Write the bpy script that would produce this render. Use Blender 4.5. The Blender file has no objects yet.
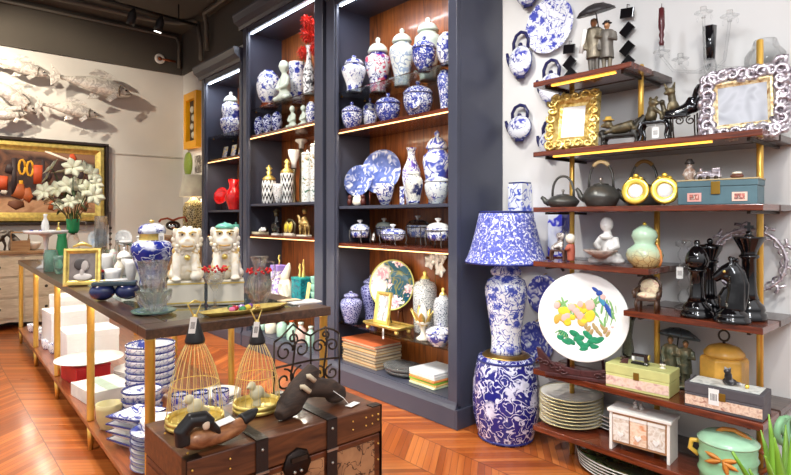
import bpy, math, random
from mathutils import Vector, Matrix, Euler
random.seed(7)
PI = math.pi
scene = bpy.context.scene
COL = scene.collection
# ---------------------------------------------------------------- camera model used to measure the room
FPX, HCAM, YH, CX = 550.0, 1.2, 217.0, 395.5
TH = math.atan(480.5/FPX)
SN, CS = math.sin(TH), math.cos(TH)
def ray(px):
    t = (px-CX)/FPX
    return SN+CS*t, CS-SN*t
def onX(px, X):
    a, b = ray(px); d = X/a
    return X, b*d, d
def onY(px, Y):
    a, b = ray(px); d = Y/b
    return a*d, Y, d
def onZ(px, py, z):
    d = (HCAM-z)*FPX/(py-YH); a, b = ray(px)
    return a*d, b*d, d
def zat(py, d): return HCAM+(YH-py)/FPX*d
def depth(x, y): return SN*x+CS*y
def facing(x, y): return math.atan2(-x, y)
WALLR = -PI/2          # things whose back is to the long wall
# ---------------------------------------------------------------- colours and materials
def lin(c): return c/12.92 if c <= .04045 else ((c+.055)/1.055)**2.4
def C(r, g, b): return (lin(r/255), lin(g/255), lin(b/255), 1)
MATS = {}
class NT:
    def __init__(s, name):
        s.m = bpy.data.materials.new(name); s.m.use_nodes = True
        s.t = s.m.node_tree; s.b = s.t.nodes['Principled BSDF']; MATS[name] = s.m
        s.tc = s.t.nodes.new('ShaderNodeTexCoord')
    def n(s, typ, **kw):
        nd = s.t.nodes.new(typ)
        for k, v in kw.items():
            if hasattr(nd, k): setattr(nd, k, v)
        return nd
    def link(s, a, b): s.t.links.new(a, b)
    def val(s, sock, v):
        if isinstance(v, bpy.types.NodeSocket): s.link(v, sock)
        else: sock.default_value = v
    def math(s, op, a, b=0.0, c=None):
        nd = s.n('ShaderNodeMath', operation=op)
        s.val(nd.inputs[0], a); s.val(nd.inputs[1], b)
        if c is not None: s.val(nd.inputs[2], c)
        return nd.outputs[0]
    def mix(s, f, a, b):
        nd = s.n('ShaderNodeMix', data_type='RGBA')
        s.val(nd.inputs[0], f); s.val(nd.inputs[6], a); s.val(nd.inputs[7], b)
        return nd.outputs[2]
    def mapr(s, v, a, b, c=0.0, d=1.0):
        nd = s.n('ShaderNodeMapRange')
        s.val(nd.inputs[0], v); nd.inputs[1].default_value = a; nd.inputs[2].default_value = b
        nd.inputs[3].default_value = c; nd.inputs[4].default_value = d
        return nd.outputs[0]
    def coord(s, scale=(1,1,1), kind='Object', rot=(0,0,0)):
        mp = s.n('ShaderNodeMapping'); s.link(s.tc.outputs[kind], mp.inputs[0])
        mp.inputs['Scale'].default_value = scale; mp.inputs['Rotation'].default_value = rot
        return mp.outputs[0]
    def noise(s, scale, detail=2.0, dist=0.0, vec=None, rough=.5):
        nd = s.n('ShaderNodeTexNoise'); nd.inputs['Scale'].default_value = scale
        nd.inputs['Detail'].default_value = detail; nd.inputs['Distortion'].default_value = dist
        nd.inputs['Roughness'].default_value = rough
        s.link(vec if vec else s.coord(), nd.inputs['Vector'])
        return nd.outputs['Fac']
    def voro(s, scale, vec=None, feature='F1', out='Distance'):
        nd = s.n('ShaderNodeTexVoronoi', feature=feature); nd.inputs['Scale'].default_value = scale
        s.link(vec if vec else s.coord(), nd.inputs['Vector'])
        return nd.outputs[out]
    def bump(s, h, strength=.3, dist=.01):
        nd = s.n('ShaderNodeBump'); nd.inputs['Strength'].default_value = strength; nd.inputs['Distance'].default_value = dist
        s.link(h, nd.inputs['Height']); s.link(nd.outputs[0], s.b.inputs['Normal'])
    def fin(s, col=None, rough=None, metal=None, **kw):
        if col is not None: s.val(s.b.inputs['Base Color'], col)
        if rough is not None: s.val(s.b.inputs['Roughness'], rough)
        if metal is not None: s.val(s.b.inputs['Metallic'], metal)
        for k, v in kw.items(): s.val(s.b.inputs[k.replace('_', ' ')], v)
        return s.m
def pm(name, rgb, rough=.5, metal=0.0, var=.12, nscale=12, bump=0.0, bscale=60, **kw):
    """plain procedural material with slight colour variation"""
    if name in MATS: return MATS[name]
    s = NT(name); c = C(*rgb)
    f = s.noise(nscale, 3)
    dk = tuple(x*(1-var) for x in c[:3])+(1,); lt = tuple(min(1, x*(1+var)) for x in c[:3])+(1,)
    col = s.mix(s.mapr(f, .3, .7), dk, lt)
    if bump: s.bump(s.noise(bscale, 3), bump)
    return s.fin(col, rough, metal, **kw)
def glow(name, rgb, strength):
    if name in MATS: return MATS[name]
    s = NT(name); c = C(*rgb)
    s.fin(c, .5); s.b.inputs['Emission Color'].default_value = c; s.b.inputs['Emission Strength'].default_value = strength
    return s.m
def glass(name, rgb=(255,255,255), rough=.03, ior=1.45, trans=1.0):
    if name in MATS: return MATS[name]
    s = NT(name)
    return s.fin(C(*rgb), rough, 0.0, Transmission_Weight=trans, IOR=ior)
def bw(name, base=(240,242,246), ink=(40,56,150), s=30.0, line=.03, flower=.3, dens=.5, rough=.14, ink2=None, invert=False, dist=.8):
    """painted porcelain: vine lines and blossoms of ink on a white glaze"""
    if name in MATS: return MATS[name]
    n = NT(name); v = n.coord()
    nz = n.noise(s, 1.5, dist, v)
    ln = n.mapr(n.math('ABSOLUTE', n.math('SUBTRACT', nz, .5)), line*.6, line*1.5, 1, 0)
    vd = n.voro(s*.55, v)
    pet = n.noise(s*2.4, 1, 0, v)
    fl = n.mapr(n.math('ADD', vd, n.math('MULTIPLY', n.math('SUBTRACT', pet, .5), .7)), flower*.8, flower*1.15, 1, 0)
    gate = n.mapr(n.noise(s*.35, 1, 0, v), dens-.04, dens+.04)
    fl = n.math('MULTIPLY', fl, gate)
    inkf = n.math('MAXIMUM', ln, fl)
    ic = C(*ink)
    if ink2: ic = n.mix(n.mapr(n.noise(s*.5, 0, 0, n.coord((1,1,1.3))), .46, .54), C(*ink), C(*ink2))
    else:
        i2 = tuple(min(1, x*1.25+.05) for x in C(*ink)[:3])+(1,)
        ic = n.mix(n.mapr(n.noise(s*1.2, 1, 0, v), .35, .65), ic, i2)
    col = n.mix(inkf, C(*base), ic)
    return n.fin(col, rough, 0.0, Coat_Weight=.3, Coat_Roughness=.05)
def cells(name, base, ink, s=40.0, w=.08, rough=.2, squash=(1,1,1), ink2=None):
    """small cell lattice glaze"""
    if name in MATS: return MATS[name]
    n = NT(name); v = n.coord(squash)
    e = n.voro(s, v, 'DISTANCE_TO_EDGE')
    f = n.mapr(e, w*.6, w*1.3)
    col = n.mix(f, C(*base), C(*ink))
    return n.fin(col, rough, 0.0, Coat_Weight=.2)
def wood(name, a, b, s=1.0, rough=.35, axis=(1,12,12), coat=.2, dist=1.2):
    if name in MATS: return MATS[name]
    n = NT(name); v = n.coord(tuple(x*s for x in axis))
    g = n.noise(2.2, 5, dist, v)
    col = n.mix(n.mapr(g, .3, .7), C(*a), C(*b))
    n.bump(g, .06)
    return n.fin(col, rough, 0.0, Coat_Weight=coat, Coat_Roughness=.1)
def patches(name, cols, s=20.0, rough=.5, dist=0.5, metal=0.0, bump=0.0):
    """blotches of several colours by noise level"""
    if name in MATS: return MATS[name]
    n = NT(name); f = n.noise(s, 2, dist)
    r = n.n('ShaderNodeValToRGB'); n.link(f, r.inputs[0])
    el = r.color_ramp.elements
    k = len(cols)
    for i in range(k):
        p = .28+.44*i/(k-1) if k > 1 else .5
        if i < 2: el[i].position = p; el[i].color = C(*cols[i])
        else:
            e = el.new(p); e.color = C(*cols[i])
    if bump: n.bump(f, bump)
    return n.fin(r.outputs[0], rough, metal)
# ---------------------------------------------------------------- mesh builder
class MB:
    def __init__(s): s.v = []; s.f = []; s.mi = []; s.sm = []; s.M = Matrix()
    def at(s, loc=(0,0,0), rot=(0,0,0), sc=(1,1,1)):
        s.M = Matrix.Translation(loc) @ Euler(rot).to_matrix().to_4x4() @ Matrix.Diagonal((*sc, 1)); return s
    def add(s, vs, fs, mi=0, sm=True):
        o = len(s.v); s.v += [tuple(s.M @ Vector(p)) for p in vs]
        s.f += [tuple(i+o for i in f) for f in fs]; s.mi += [mi]*len(fs); s.sm += [sm]*len(fs); return s
    def box(s, x0, x1, y0, y1, z0, z1, mi=0):
        vs = [(x0,y0,z0),(x1,y0,z0),(x1,y1,z0),(x0,y1,z0),(x0,y0,z1),(x1,y0,z1),(x1,y1,z1),(x0,y1,z1)]
        return s.add(vs, [(0,3,2,1),(4,5,6,7),(0,1,5,4),(1,2,6,5),(2,3,7,6),(3,0,4,7)], mi, False)
    def lathe(s, prof, n=24, c=(0,0,0), mi=0, sx=1.0, sy=1.0, lobes=0, lob=0.0, rotz=0.0, sm=True, ring=False):
        if ring: prof = list(prof)+[prof[0]]
        vs = []; fs = []; ms = []; rings = []
        for p in prof:
            r, z = p[0], p[1]
            if r <= 1e-6: rings.append([len(vs)]); vs.append((c[0], c[1], c[2]+z))
            else:
                rg = []
                for k in range(n):
                    a = 2*PI*k/n+rotz
                    rr = r*(1+lob*math.cos(lobes*a)) if lobes else r
                    rg.append(len(vs)); vs.append((c[0]+rr*sx*math.cos(a), c[1]+rr*sy*math.sin(a), c[2]+z))
                rings.append(rg)
        for i in range(len(rings)-1):
            a, b = rings[i], rings[i+1]; m = prof[i+1][2] if len(prof[i+1]) > 2 else mi
            for k in range(n):
                k2 = (k+1) % n
                if len(a) == 1 and len(b) == 1: break
                if len(a) == 1: fs.append((a[0], b[k2], b[k])) ; ms.append(m)
                elif len(b) == 1: fs.append((a[k], a[k2], b[0])); ms.append(m)
                else: fs.append((a[k], a[k2], b[k2], b[k])); ms.append(m)
        if not ring:
          for rg, rev in ((rings[0], True), (rings[-1], False)):
            if len(rg) > 1: fs.append(tuple(reversed(rg)) if rev else tuple(rg)); ms.append(mi)
        o = len(s.v); s.v += [tuple(s.M @ Vector(p)) for p in vs]
        s.f += [tuple(i+o for i in f) for f in fs]; s.mi += ms; s.sm += [sm and len(f) <= 4 for f in fs]
        return s
    def ell(s, c, r, rot=(0,0,0), n=14, m=9, mi=0):
        if isinstance(r, (int, float)): r = (r, r, r)
        R = Euler(rot).to_matrix(); vs = [tuple(Vector(c)+R @ Vector((0,0,-r[2])))]; fs = []
        for i in range(1, m):
            t = -PI/2+PI*i/m
            for k in range(n):
                a = 2*PI*k/n
                vs.append(tuple(Vector(c)+R @ Vector((r[0]*math.cos(t)*math.cos(a), r[1]*math.cos(t)*math.sin(a), r[2]*math.sin(t)))))
        vs.append(tuple(Vector(c)+R @ Vector((0,0,r[2])))); L = len(vs)-1
        for k in range(n): fs.append((0, 1+(k+1) % n, 1+k))
        for i in range(m-2):
            for k in range(n):
                a = 1+i*n; k2 = (k+1) % n
                fs.append((a+k, a+k2, a+n+k2, a+n+k))
        a = 1+(m-2)*n
        for k in range(n): fs.append((a+k, a+(k+1) % n, L))
        return s.add(vs, fs, mi)
    def tube(s, pts, r, n=8, closed=False, mi=0, flat=1.0):
        P = [Vector(p) for p in pts]; N = len(P)
        rs = list(r) if isinstance(r, (list, tuple)) else [r]*N
        vs = []; fs = []; up = None
        for i in range(N):
            a = P[i-1] if (i > 0 or closed) else P[i]; b = P[(i+1) % N] if (i < N-1 or closed) else P[i]
            t = (b-a).normalized() if (b-a).length > 1e-9 else Vector((0,0,1))
            if up is None:
                up = Vector((0,0,1)) if abs(t.z) < .9 else Vector((1,0,0))
            x = up-t*up.dot(t)
            if x.length < 1e-6: x = t.orthogonal()
            x.normalize(); up = x; y = t.cross(x)
            for k in range(n):
                q = 2*PI*k/n
                vs.append(tuple(P[i]+x*math.cos(q)*rs[i]+y*math.sin(q)*rs[i]*flat))
        for i in range(N if closed else N-1):
            o, o2 = i*n, ((i+1) % N)*n
            for k in range(n): fs.append((o+k, o+(k+1) % n, o2+(k+1) % n, o2+k))
        if not closed:
            fs.append(tuple(reversed(range(n)))); fs.append(tuple(range((N-1)*n, N*n)))
        return s.add(vs, fs, mi)
    def prism(s, poly, h0, h1, plane='xy', mi=0):
        n = len(poly)
        def P(a, b, h): return {'xy': (a,b,h), 'xz': (a,h,b), 'yz': (h,a,b)}[plane]
        vs = [P(a,b,h0) for a, b in poly]+[P(a,b,h1) for a, b in poly]
        fs = [tuple(reversed(range(n))), tuple(range(n, 2*n))]+[(i, (i+1) % n, n+(i+1) % n, n+i) for i in range(n)]
        return s.add(vs, fs, mi, False)
    def disc(s, c, r, n=24, mi=0):
        return s.add([(c[0]+r*math.cos(2*PI*k/n), c[1]+r*math.sin(2*PI*k/n), c[2]) for k in range(n)], [tuple(range(n))], mi, False)
    def leaf(s, p, d, L, w, up=(0,0,1), bend=.3, mi=0, n=5, th=.0015):
        p = Vector(p); d = Vector(d).normalized(); u = Vector(up); sd = d.cross(u)
        if sd.length < 1e-4: sd = Vector((1,0,0))
        sd.normalize(); u = sd.cross(d).normalized(); vs = []; fs = []
        for i in range(n+1):
            t = i/n; q = p+d*L*t-u*bend*L*t*t
            ww = w*math.sin(PI*min(.97, .12+t*.85))
            vs += [tuple(q-sd*ww), tuple(q+u*th+u*ww*.0), tuple(q+sd*ww), tuple(q-u*th-u*ww*.25)]
        for i in range(n):
            o = i*4
            for k in range(4): fs.append((o+k, o+(k+1) % 4, o+4+(k+1) % 4, o+4+k))
        fs.append((3,2,1,0)); fs.append((n*4, n*4+1, n*4+2, n*4+3))
        return s.add(vs, fs, mi)
    def build(s, name, mats, parent=None, bevel=0.0, loc=None, seg=2, remesh=0.0, subsurf=0):
        me = bpy.data.meshes.new(name); me.from_pydata(s.v, [], s.f)
        if not isinstance(mats, (list, tuple)): mats = [mats]
        for m in mats: me.materials.append(m)
        k = len(mats)-1
        me.polygons.foreach_set('material_index', [min(i, k) for i in s.mi])
        me.polygons.foreach_set('use_smooth', s.sm); me.update()
        o = bpy.data.objects.new(name, me); COL.objects.link(o)
        if parent is not None: o.parent = parent
        if loc: o.location = loc
        if remesh:
            md = o.modifiers.new('r', 'REMESH'); md.mode = 'VOXEL'; md.voxel_size = remesh; md.use_smooth_shade = True
            md = o.modifiers.new('s', 'SMOOTH'); md.factor = .5; md.iterations = 2
        if bevel:
            md = o.modifiers.new('b', 'BEVEL'); md.width = bevel; md.segments = seg; md.limit_method = 'ANGLE'
        if subsurf:
            md = o.modifiers.new('ss', 'SUBSURF'); md.levels = subsurf; md.render_levels = subsurf
        return o
LABELS = {}
def tag(o, label, cat, group=None):
    o['label'] = label; o['category'] = cat
    if group: o['group'] = group
    return o
def T(name, label, cat, loc=(0,0,0), rz=0.0, group=None):
    o = bpy.data.objects.new(name, None); COL.objects.link(o); o.empty_display_size = .05
    o.location = loc; o.rotation_euler = (0,0,rz)
    return tag(o, label, cat, group)
def solo(name, mb, mat, label, cat, loc=(0,0,0), rz=0.0, group=None, **kw):
    o = mb.build(name, mat, None, **kw); o.location = loc; o.rotation_euler = (0,0,rz)
    return tag(o, label, cat, group)
def struct(name, mb, mat, parent=None, **kw):
    o = mb.build(name, mat, parent, **kw)
    if parent is None: o['kind'] = 'structure'
    return o
def dup(root, loc, rz=None, label=None):
    r = root.copy(); COL.objects.link(r); r.location = loc
    if rz is not None: r.rotation_euler = (0,0,rz)
    if label: r['label'] = label
    for ch in list(root.children):
        c = ch.copy(); COL.objects.link(c); c.parent = r
        for g in ch.children:
            d = g.copy(); COL.objects.link(d); d.parent = c
    return r
def sc(prof, R, H, z0=0.0): return [(p[0]*R, z0+p[1]*H)+tuple(p[2:]) for p in prof]
# ================================================================ materials shared
M_wall = pm('wall_paint', (222,220,217), .85, var=.03, nscale=3)
M_dark = pm('dark_ceiling_paint', (82,77,71), .8, var=.05, nscale=2)
M_cab = pm('cabinet_paint', (68,71,86), .38, var=.05, nscale=4)
M_brass = pm('brushed_brass', (222,176,82), .3, .6, var=.08)
M_gold = pm('gilt', (242,212,122), .35, .75, var=.2, nscale=30)
M_mahog = wood('mahogany', (70,26,14), (128,58,30), 1.0, .25, (3,26,26), .5)
M_backwood = wood('back_panel_wood', (98,48,20), (176,98,42), 1.0, .35, (9,9,1), .3, 1.6)
M_tablewood = wood('table_wood', (52,32,22), (92,62,44), 1.0, .3, (20,2,20), .4)
M_shglass = glass('shelf_glass', (205,225,222), .02, 1.2)
M_shglass.node_tree.nodes['Principled BSDF'].inputs['Alpha'].default_value = .6
M_clear = glass('clear_glass', (250,252,252), .02, 1.3)
M_clear.node_tree.nodes['Principled BSDF'].inputs['Alpha'].default_value = .38
M_mint = glass('mint_glass', (185,232,212), .1, 1.4, .75)
M_green = glass('green_glass', (70,190,120), .1, 1.4, .55)
M_led = glow('led_white', (228,240,255), 22)
M_ledw = glow('led_warm', (255,188,70), 3)
M_ledc = glow('led_cream', (255,206,140), 3)
M_white = pm('white_glaze', (244,242,238), .18, var=.03)
M_black = pm('black_gloss', (16,15,18), .1, var=.2, Coat_Weight=.6)
M_blackm = pm('black_matte', (28,27,28), .5, var=.2)
M_tag = pm('paper_white', (240,238,232), .7, var=.03)
M_ink = pm('printed_ink', (60,56,56), .7)
M_bronze = pm('bronze_patina', (98,88,66), .4, .6, var=.45, nscale=40)
M_iron = pm('dark_iron', (62,52,44), .45, .7, var=.3, nscale=30)
# ================================================================ room
XW, YB, ZC, XL = 2.72, 7.46, 3.64, -3.2
def floor_mat():
    n = NT('chevron_parquet')
    sep = n.n('ShaderNodeSeparateXYZ'); n.link(n.tc.outputs['Object'], sep.inputs[0])
    x, y = sep.outputs[0], sep.outputs[1]
    W, pw = .26, .042
    u = n.math('PINGPONG', x, W)
    sdist = n.math('ADD', y, n.math('MULTIPLY', u, .8))
    idx = n.math('FLOOR', n.math('DIVIDE', sdist, pw)); colm = n.math('FLOOR', n.math('DIVIDE', x, W))
    cv = n.n('ShaderNodeCombineXYZ'); n.link(idx, cv.inputs[0]); n.link(colm, cv.inputs[1])
    wn = n.n('ShaderNodeTexWhiteNoise'); n.link(cv.outputs[0], wn.inputs[0])
    gv = n.n('ShaderNodeCombineXYZ'); n.link(n.math('MULTIPLY', sdist, 26), gv.inputs[0])
    n.link(n.math('MULTIPLY', u, 3.0), gv.inputs[1]); n.link(n.math('MULTIPLY', wn.outputs[0], 30), gv.inputs[2])
    g = n.noise(1.0, 4, .6, gv.outputs[0])
    f = n.math('ADD', n.math('MULTIPLY', wn.outputs[0], .55), n.math('MULTIPLY', g, .5))
    r = n.n('ShaderNodeValToRGB'); n.link(f, r.inputs[0]); e = r.color_ramp.elements
    e[0].position = .1; e[0].color = C(124,56,20); e[1].position = .95; e[1].color = C(204,122,58)
    q = e.new(.55); q.color = C(168,86,34)
    fr = n.math('FRACT', n.math('DIVIDE', sdist, pw))
    edge = n.math('MINIMUM', fr, n.math('SUBTRACT', 1.0, fr))
    e2 = n.math('MINIMUM', u, n.math('SUBTRACT', W, u))
    ed = n.math('MINIMUM', n.mapr(edge, .0, .05), n.mapr(e2, 0, .004))
    col = n.mix(ed, C(80,34,14), r.outputs[0])
    return n.fin(col, n.mapr(g, .2, .8, .26, .42), 0.0, Coat_Weight=.25, Coat_Roughness=.15)
struct('floor', MB().box(XL, 4.2, -2.2, YB+.1, -.06, 0), floor_mat())
struct('ceiling', MB().box(XL, XW+.2, -.5, YB+.1, ZC, ZC+.08), M_dark)
struct('wall_right', MB().box(XW, XW+.1, -.6, YB+.1, 0, ZC), M_wall)
struct('wall_back', MB().box(XL, XW, YB, YB+.1, 0, ZC), M_wall)
struct('trim_1', MB().box(XL, XW-.025, YB-.03, YB-.001, 3.1, ZC-.001), M_dark)           # dark bulkhead on the far wall
struct('trim_2', MB().box(XW-.025, XW-.001, 4.95, YB-.031, 3.1, ZC-.001), M_dark)  # dark bulkhead over the cabinets
struct('trim_3', MB().box(XL, XW-.001, YB-.012, YB-.001, 1.985, 1.998), pm('panel_groove', (200,194,188), .8))  # thin panel line
struct('baseboard_back', MB().box(XL, XW-.001, YB-.02, YB-.001, 0, .1), M_dark)
# pipes, sprinkler and track
M_pipe = pm('painted_pipe', (98,92,84), .5, var=.05)
mb = MB()
a = (-.55, 7.40, 3.56); b = (2.62, 7.40, 3.56)
mb.tube([(-3.0,7.395,3.58),(2.60,7.395,3.58),(2.64,7.395,3.5),(2.64,7.395,3.18)], .022, 10)
solo('sprinkler_pipe', mb, M_pipe, 'painted pipe running along the far ceiling edge down to the sprinkler', 'pipe')
mb = MB()
mb.tube([(-.9,7.0,3.6),(2.2,7.0,3.6),(2.46,6.9,3.6),(2.56,6.72,3.6),(2.58,6.6,3.56),(2.60,6.55,3.3),(2.62,6.6,3.18),(2.66,6.7,3.15)], .026, 10)
solo('conduit_pipe', mb, M_pipe, 'grey conduit that bends down the wall beside the cabinet tops', 'pipe')
mb = MB()
mb.tube([(2.56,1.6,3.6),(2.56,6.35,3.6),(2.62,6.43,3.5),(2.64,6.45,3.2)], .026, 10)
solo('ceiling_conduit', mb, M_pipe, 'grey conduit along the ceiling above the tall cabinets', 'pipe')
mb = MB().tube([(1.0,6.94,3.59),(.55,5.4,3.575),(.2,3.0,3.575)], .02, 8)
solo('branch_pipe', mb, M_pipe, 'thin pipe crossing the ceiling towards the camera', 'pipe')
t = T('sprinkler_head', 'round white sprinkler with coppery fitting on dark bulkhead', 'sprinkler', (2.40, YB-.0302, 3.26))
t.name = 'fire_sprinkler'
m = MB().at(rot=(PI/2,0,0)); m.lathe([(0,0),(.062,.004),(.066,.02),(.055,.03),(.03,.03),(.028,.02),(0,.02)], 20)
m.build('cover_plate', M_white, t)
m = MB().at(rot=(PI/2,0,0)); m.lathe([(.026,.02),(.026,.035),(.012,.05),(0,.05)], 12); m.build('nozzle', pm('copper_fitting', (150,80,48), .4, .7), t)
m = MB(); m.tube([(.03,-.02,0),(.2,-.02,0)], .016, 8); m.build('pipe_joint', MATS['copper_fitting'], t)
# track with two spot heads
t = T('track_light', 'black ceiling track carrying two small spot heads', 'light', (0,0,0))
P0 = onZ(105, 0, 3.46); P1 = onZ(186, 22, 3.46)
P0 = Vector(P0[:2]+(3.46,)); P1 = Vector(P1[:2]+(3.46,)); dv = (P1-P0)
m = MB().tube([tuple(P0-dv*.3), tuple(P1+dv*.15)], .02, 4); m.build('track', M_blackm, t)
for k in (.1,.9): MB().tube([tuple(P0+dv*k), tuple(P0+dv*k+Vector((0,0,.179)))], .008, 6).build('hanger', M_blackm, t)
M_spot = glow('spot_lens', (255,250,240), 14)
for k, on in ((.30,False),(.64,True)):
    p = P0+dv*k
    m = MB().at(tuple(p-Vector((0,0,.14))), (.35,.15,0)); m.lathe([(.0,-.05),(.042,-.05),(.045,.0),(.045,.06),(.03,.09),(.012,.13),(0,.13)], 16)
    h = m.build('spot_head', M_blackm, t)
    m = MB().at(tuple(p-Vector((0,0,.14))), (.35,.15,0)); m.lathe([(.0,-.056),(.036,-.056),(.036,-.048),(0,-.048)], 16)
    m.build('lens', M_spot if on else M_black, h)
# ================================================================ display cabinets (local x to the right, y into the wall)
XF = 2.315
CROWN = [(0,0),(-.02,0),(-.03,.03),(-.05,.045),(-.075,.06),(-.085,.10),(-.09,.115),(-.09,.13),(0,.13)]
def cabinet(label, Y0, Y1, ztop, sl, sr, shelves, cr=(1,1)):
    W = Y1-Y0; D = XW-XF-.004
    t = T('display_cabinet', label, 'cabinet', (XF, Y1, 0), WALLR)
    for x0, x1 in ((0,.022),(W-.022,W)): MB().box(x0,x1,.022,D,.0,ztop).build('side_panel', M_cab, t)
    MB().box(.022,W-.022,D-.018,D,.14,ztop).build('back_panel', M_backwood, t)
    MB().box(.022,W-.022,.022,D-.018,ztop-.03,ztop).build('top_panel', M_cab, t)
    MB().box(.022,W-.022,.0,D-.018,.125,.155).build('bottom_deck', M_cab, t)
    MB().box(0,W,.0,.022,.155,ztop).box(0,0,0,0,0,0)
    m = MB().box(0,sl-.012,-.012,.022,.125,ztop); m.box(sl-.012,sl,0,.022,.155,ztop); m.build('stile', M_cab, t, bevel=.003)
    m = MB().box(W-sr+.012,W,-.012,.022,.125,ztop); m.box(W-sr,W-sr+.012,0,.022,.155,ztop); m.build('stile', M_cab, t, bevel=.003)
    MB().box(sl,W-sr,-.006,.022,ztop-.05,ztop).build('top_rail', M_cab, t)
    MB().box(-.0,W+.0,-.026,.0,0,.112).box(W-.0,W+.014,-.026,D,0,.112).build('plinth', M_cab, t, bevel=.003)
    m = MB().prism([(-.026,.112),(.0,.112),(.0,.15),(-.012,.15),(-.018,.13)], 0, W, 'yz'); m.build('plinth_moulding', M_cab, t)
    m = MB(); m.prism([(y, ztop+z) for y, z in CROWN]+[(D,ztop+.13),(D,ztop)], -.06*cr[0], W+.06*cr[1], 'yz')
    m.build('crown_moulding', M_cab, t)
    MB().box(sl+.005,W-sr-.005,.024,.036,ztop-.058,ztop-.0505).build('led_strip', M_led, t)
    for z, kind in shelves:
        if kind == 'wood':
            s_ = MB().box(.024,W-.024,.026,D-.02,z-.022,z).build('wood_shelf', M_mahog, t)
            MB().box(.05,W-.05,.028,.036,z-.029,z-.0225).build('led_strip', M_ledc, s_)
        elif kind == 'glass':
            s_ = MB().box(.024,W-.024,.05,D-.02,z-.009,z).build('glass_shelf', M_shglass, t)
            for x in (.028,W-.04):
                for y in (.1,D-.08): MB().box(x,x+.012,y,y+.012,z-.02,z-.0095).build('shelf_pin', M_brass, s_)
        else:
            MB().box(.024,W-.024,.026,D-.02,z-.02,z).build('painted_shelf', M_cab, t)
    return t
cabinet('tall blue-grey cabinet nearest the lamp, with ginger jars, tureens and a peony plate', 2.11, 3.42, 2.80, .115, .08,
        [(2.12,'glass'),(1.84,'wood'),(1.28,'paint'),(1.01,'wood'),(.42,'glass')], (0,1))
cabinet('tall blue-grey cabinet in the middle, topped by red flowers', 3.47, 4.80, 2.95, .085, .125,
        [(2.20,'glass'),(1.95,'wood'),(1.32,'paint'),(1.04,'wood'),(.42,'glass')], (1,0))
cabinet('lower blue-grey cabinet at the far end, with red dishes', 4.83, 5.78, 2.66, .085, .06,
        [(2.05,'glass'),(1.80,'wood'),(1.27,'paint'),(1.02,'wood'),(.50,'paint')], (1,0))
# ================================================================ wall shelving unit
t = T('wall_shelving_unit', 'mahogany shelving unit on brass posts against the white wall', 'shelving', (2.30, 1.60, 0), WALLR)
EW = 1.6-.621
def board(x0, x1, zb, zt, led=None, rear=True):
    b = MB().box(x0,x1,0,.20,zb,zt).build('shelf_board', M_mahog, t, bevel=.003)
    if rear: MB().box(x0,x1,.222,.416,zb,zt).build('shelf_board', wood('dark_rear_board', (58,44,40), (98,80,72), 1.0, .3, (3,26,26), .4), t, bevel=.003)
    if led: MB().box(led[0],led[1],.02,.036,zb-.006,zb-.0005).build('led_strip', M_ledw, b)
    for x in (x0+.05,x1-.06): MB().box(x,x+.012,.03,.40,zb-.012,zb-.0005).build('bracket_arm', M_iron, b)
SH = dict(s1=1.865, s2=1.52, s3=1.248, s4a=.983, s4b=.799, s5=.452, s6=.174)
board(0, 1.6-1.105, 1.84, 1.865, (.09,.41))
board(0, EW, 1.495, 1.52, (.10,.80))
board(0, EW, 1.224, 1.248)
board(0, 1.6-1.033, .957, .983)
board(1.6-1.14, EW, .774, .799)
board(0, EW, .424, .452)
board(0, EW, .147, .174)
for px, zz in ((572,(0,1.90)),(657,(0,1.225)),(641,(1.5,1.90)),(760,(0,1.90))):
    a, b = ray(px); y = 2.511/a*b
    MB().lathe([(.0,zz[0]),(.0125,zz[0]),(.0125,zz[1]-.004),(.009,zz[1]),(0,zz[1])], 14, (1.6-y,.211,0)).build('post', M_brass, t)
# ================================================================ display table
ROT = -math.radians(1.4)
t = T('display_table', 'long glass-topped display table with brass legs and a lit lower shelf', 'table', (.635,2.11,0), ROT)
TW, TL, TZ = .80, 4.2, .79
m = MB().box(0,TW,0,.11,TZ-.04,TZ); m.box(0,TW,TL-.11,TL,TZ-.04,TZ); m.box(0,.10,.11,TL-.11,TZ-.04,TZ); m.box(TW-.10,TW,.11,TL-.11,TZ-.04,TZ)
m.build('tabletop_frame', M_tablewood, t, bevel=.004)
MB().box(.10,TW-.10,.11,TL-.11,TZ-.012,TZ-.002).build('glass_top', glass('table_glass', (200,232,222), .05, 1.3), t)
MB().box(0,TW,0,TL,.125,.15).build('lower_shelf', wood('shelf_wood_warm', (104,50,24), (158,88,46), 1.0, .3, (20,2,20), .4), t, bevel=.003)
for j in range(5):
    for x in (.022,TW-.022):
        y = .03+j*(TL-.06)/4
        m = MB().lathe([(0,0),(.012,0),(.018,.124)], 14, (x,y,0)); m.lathe([(.02,.151),(.0185,.16),(.0185,TZ-.05),(.022,TZ-.041)], 14, (x,y,0))
        m.build('leg', M_brass, t)
for x in (.04,TW-.052): MB().box(x,x+.012,.14,TL-.14,TZ-.052,TZ-.041).build('led_strip', glow('led_table', (255,248,232), 75), t)
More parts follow.
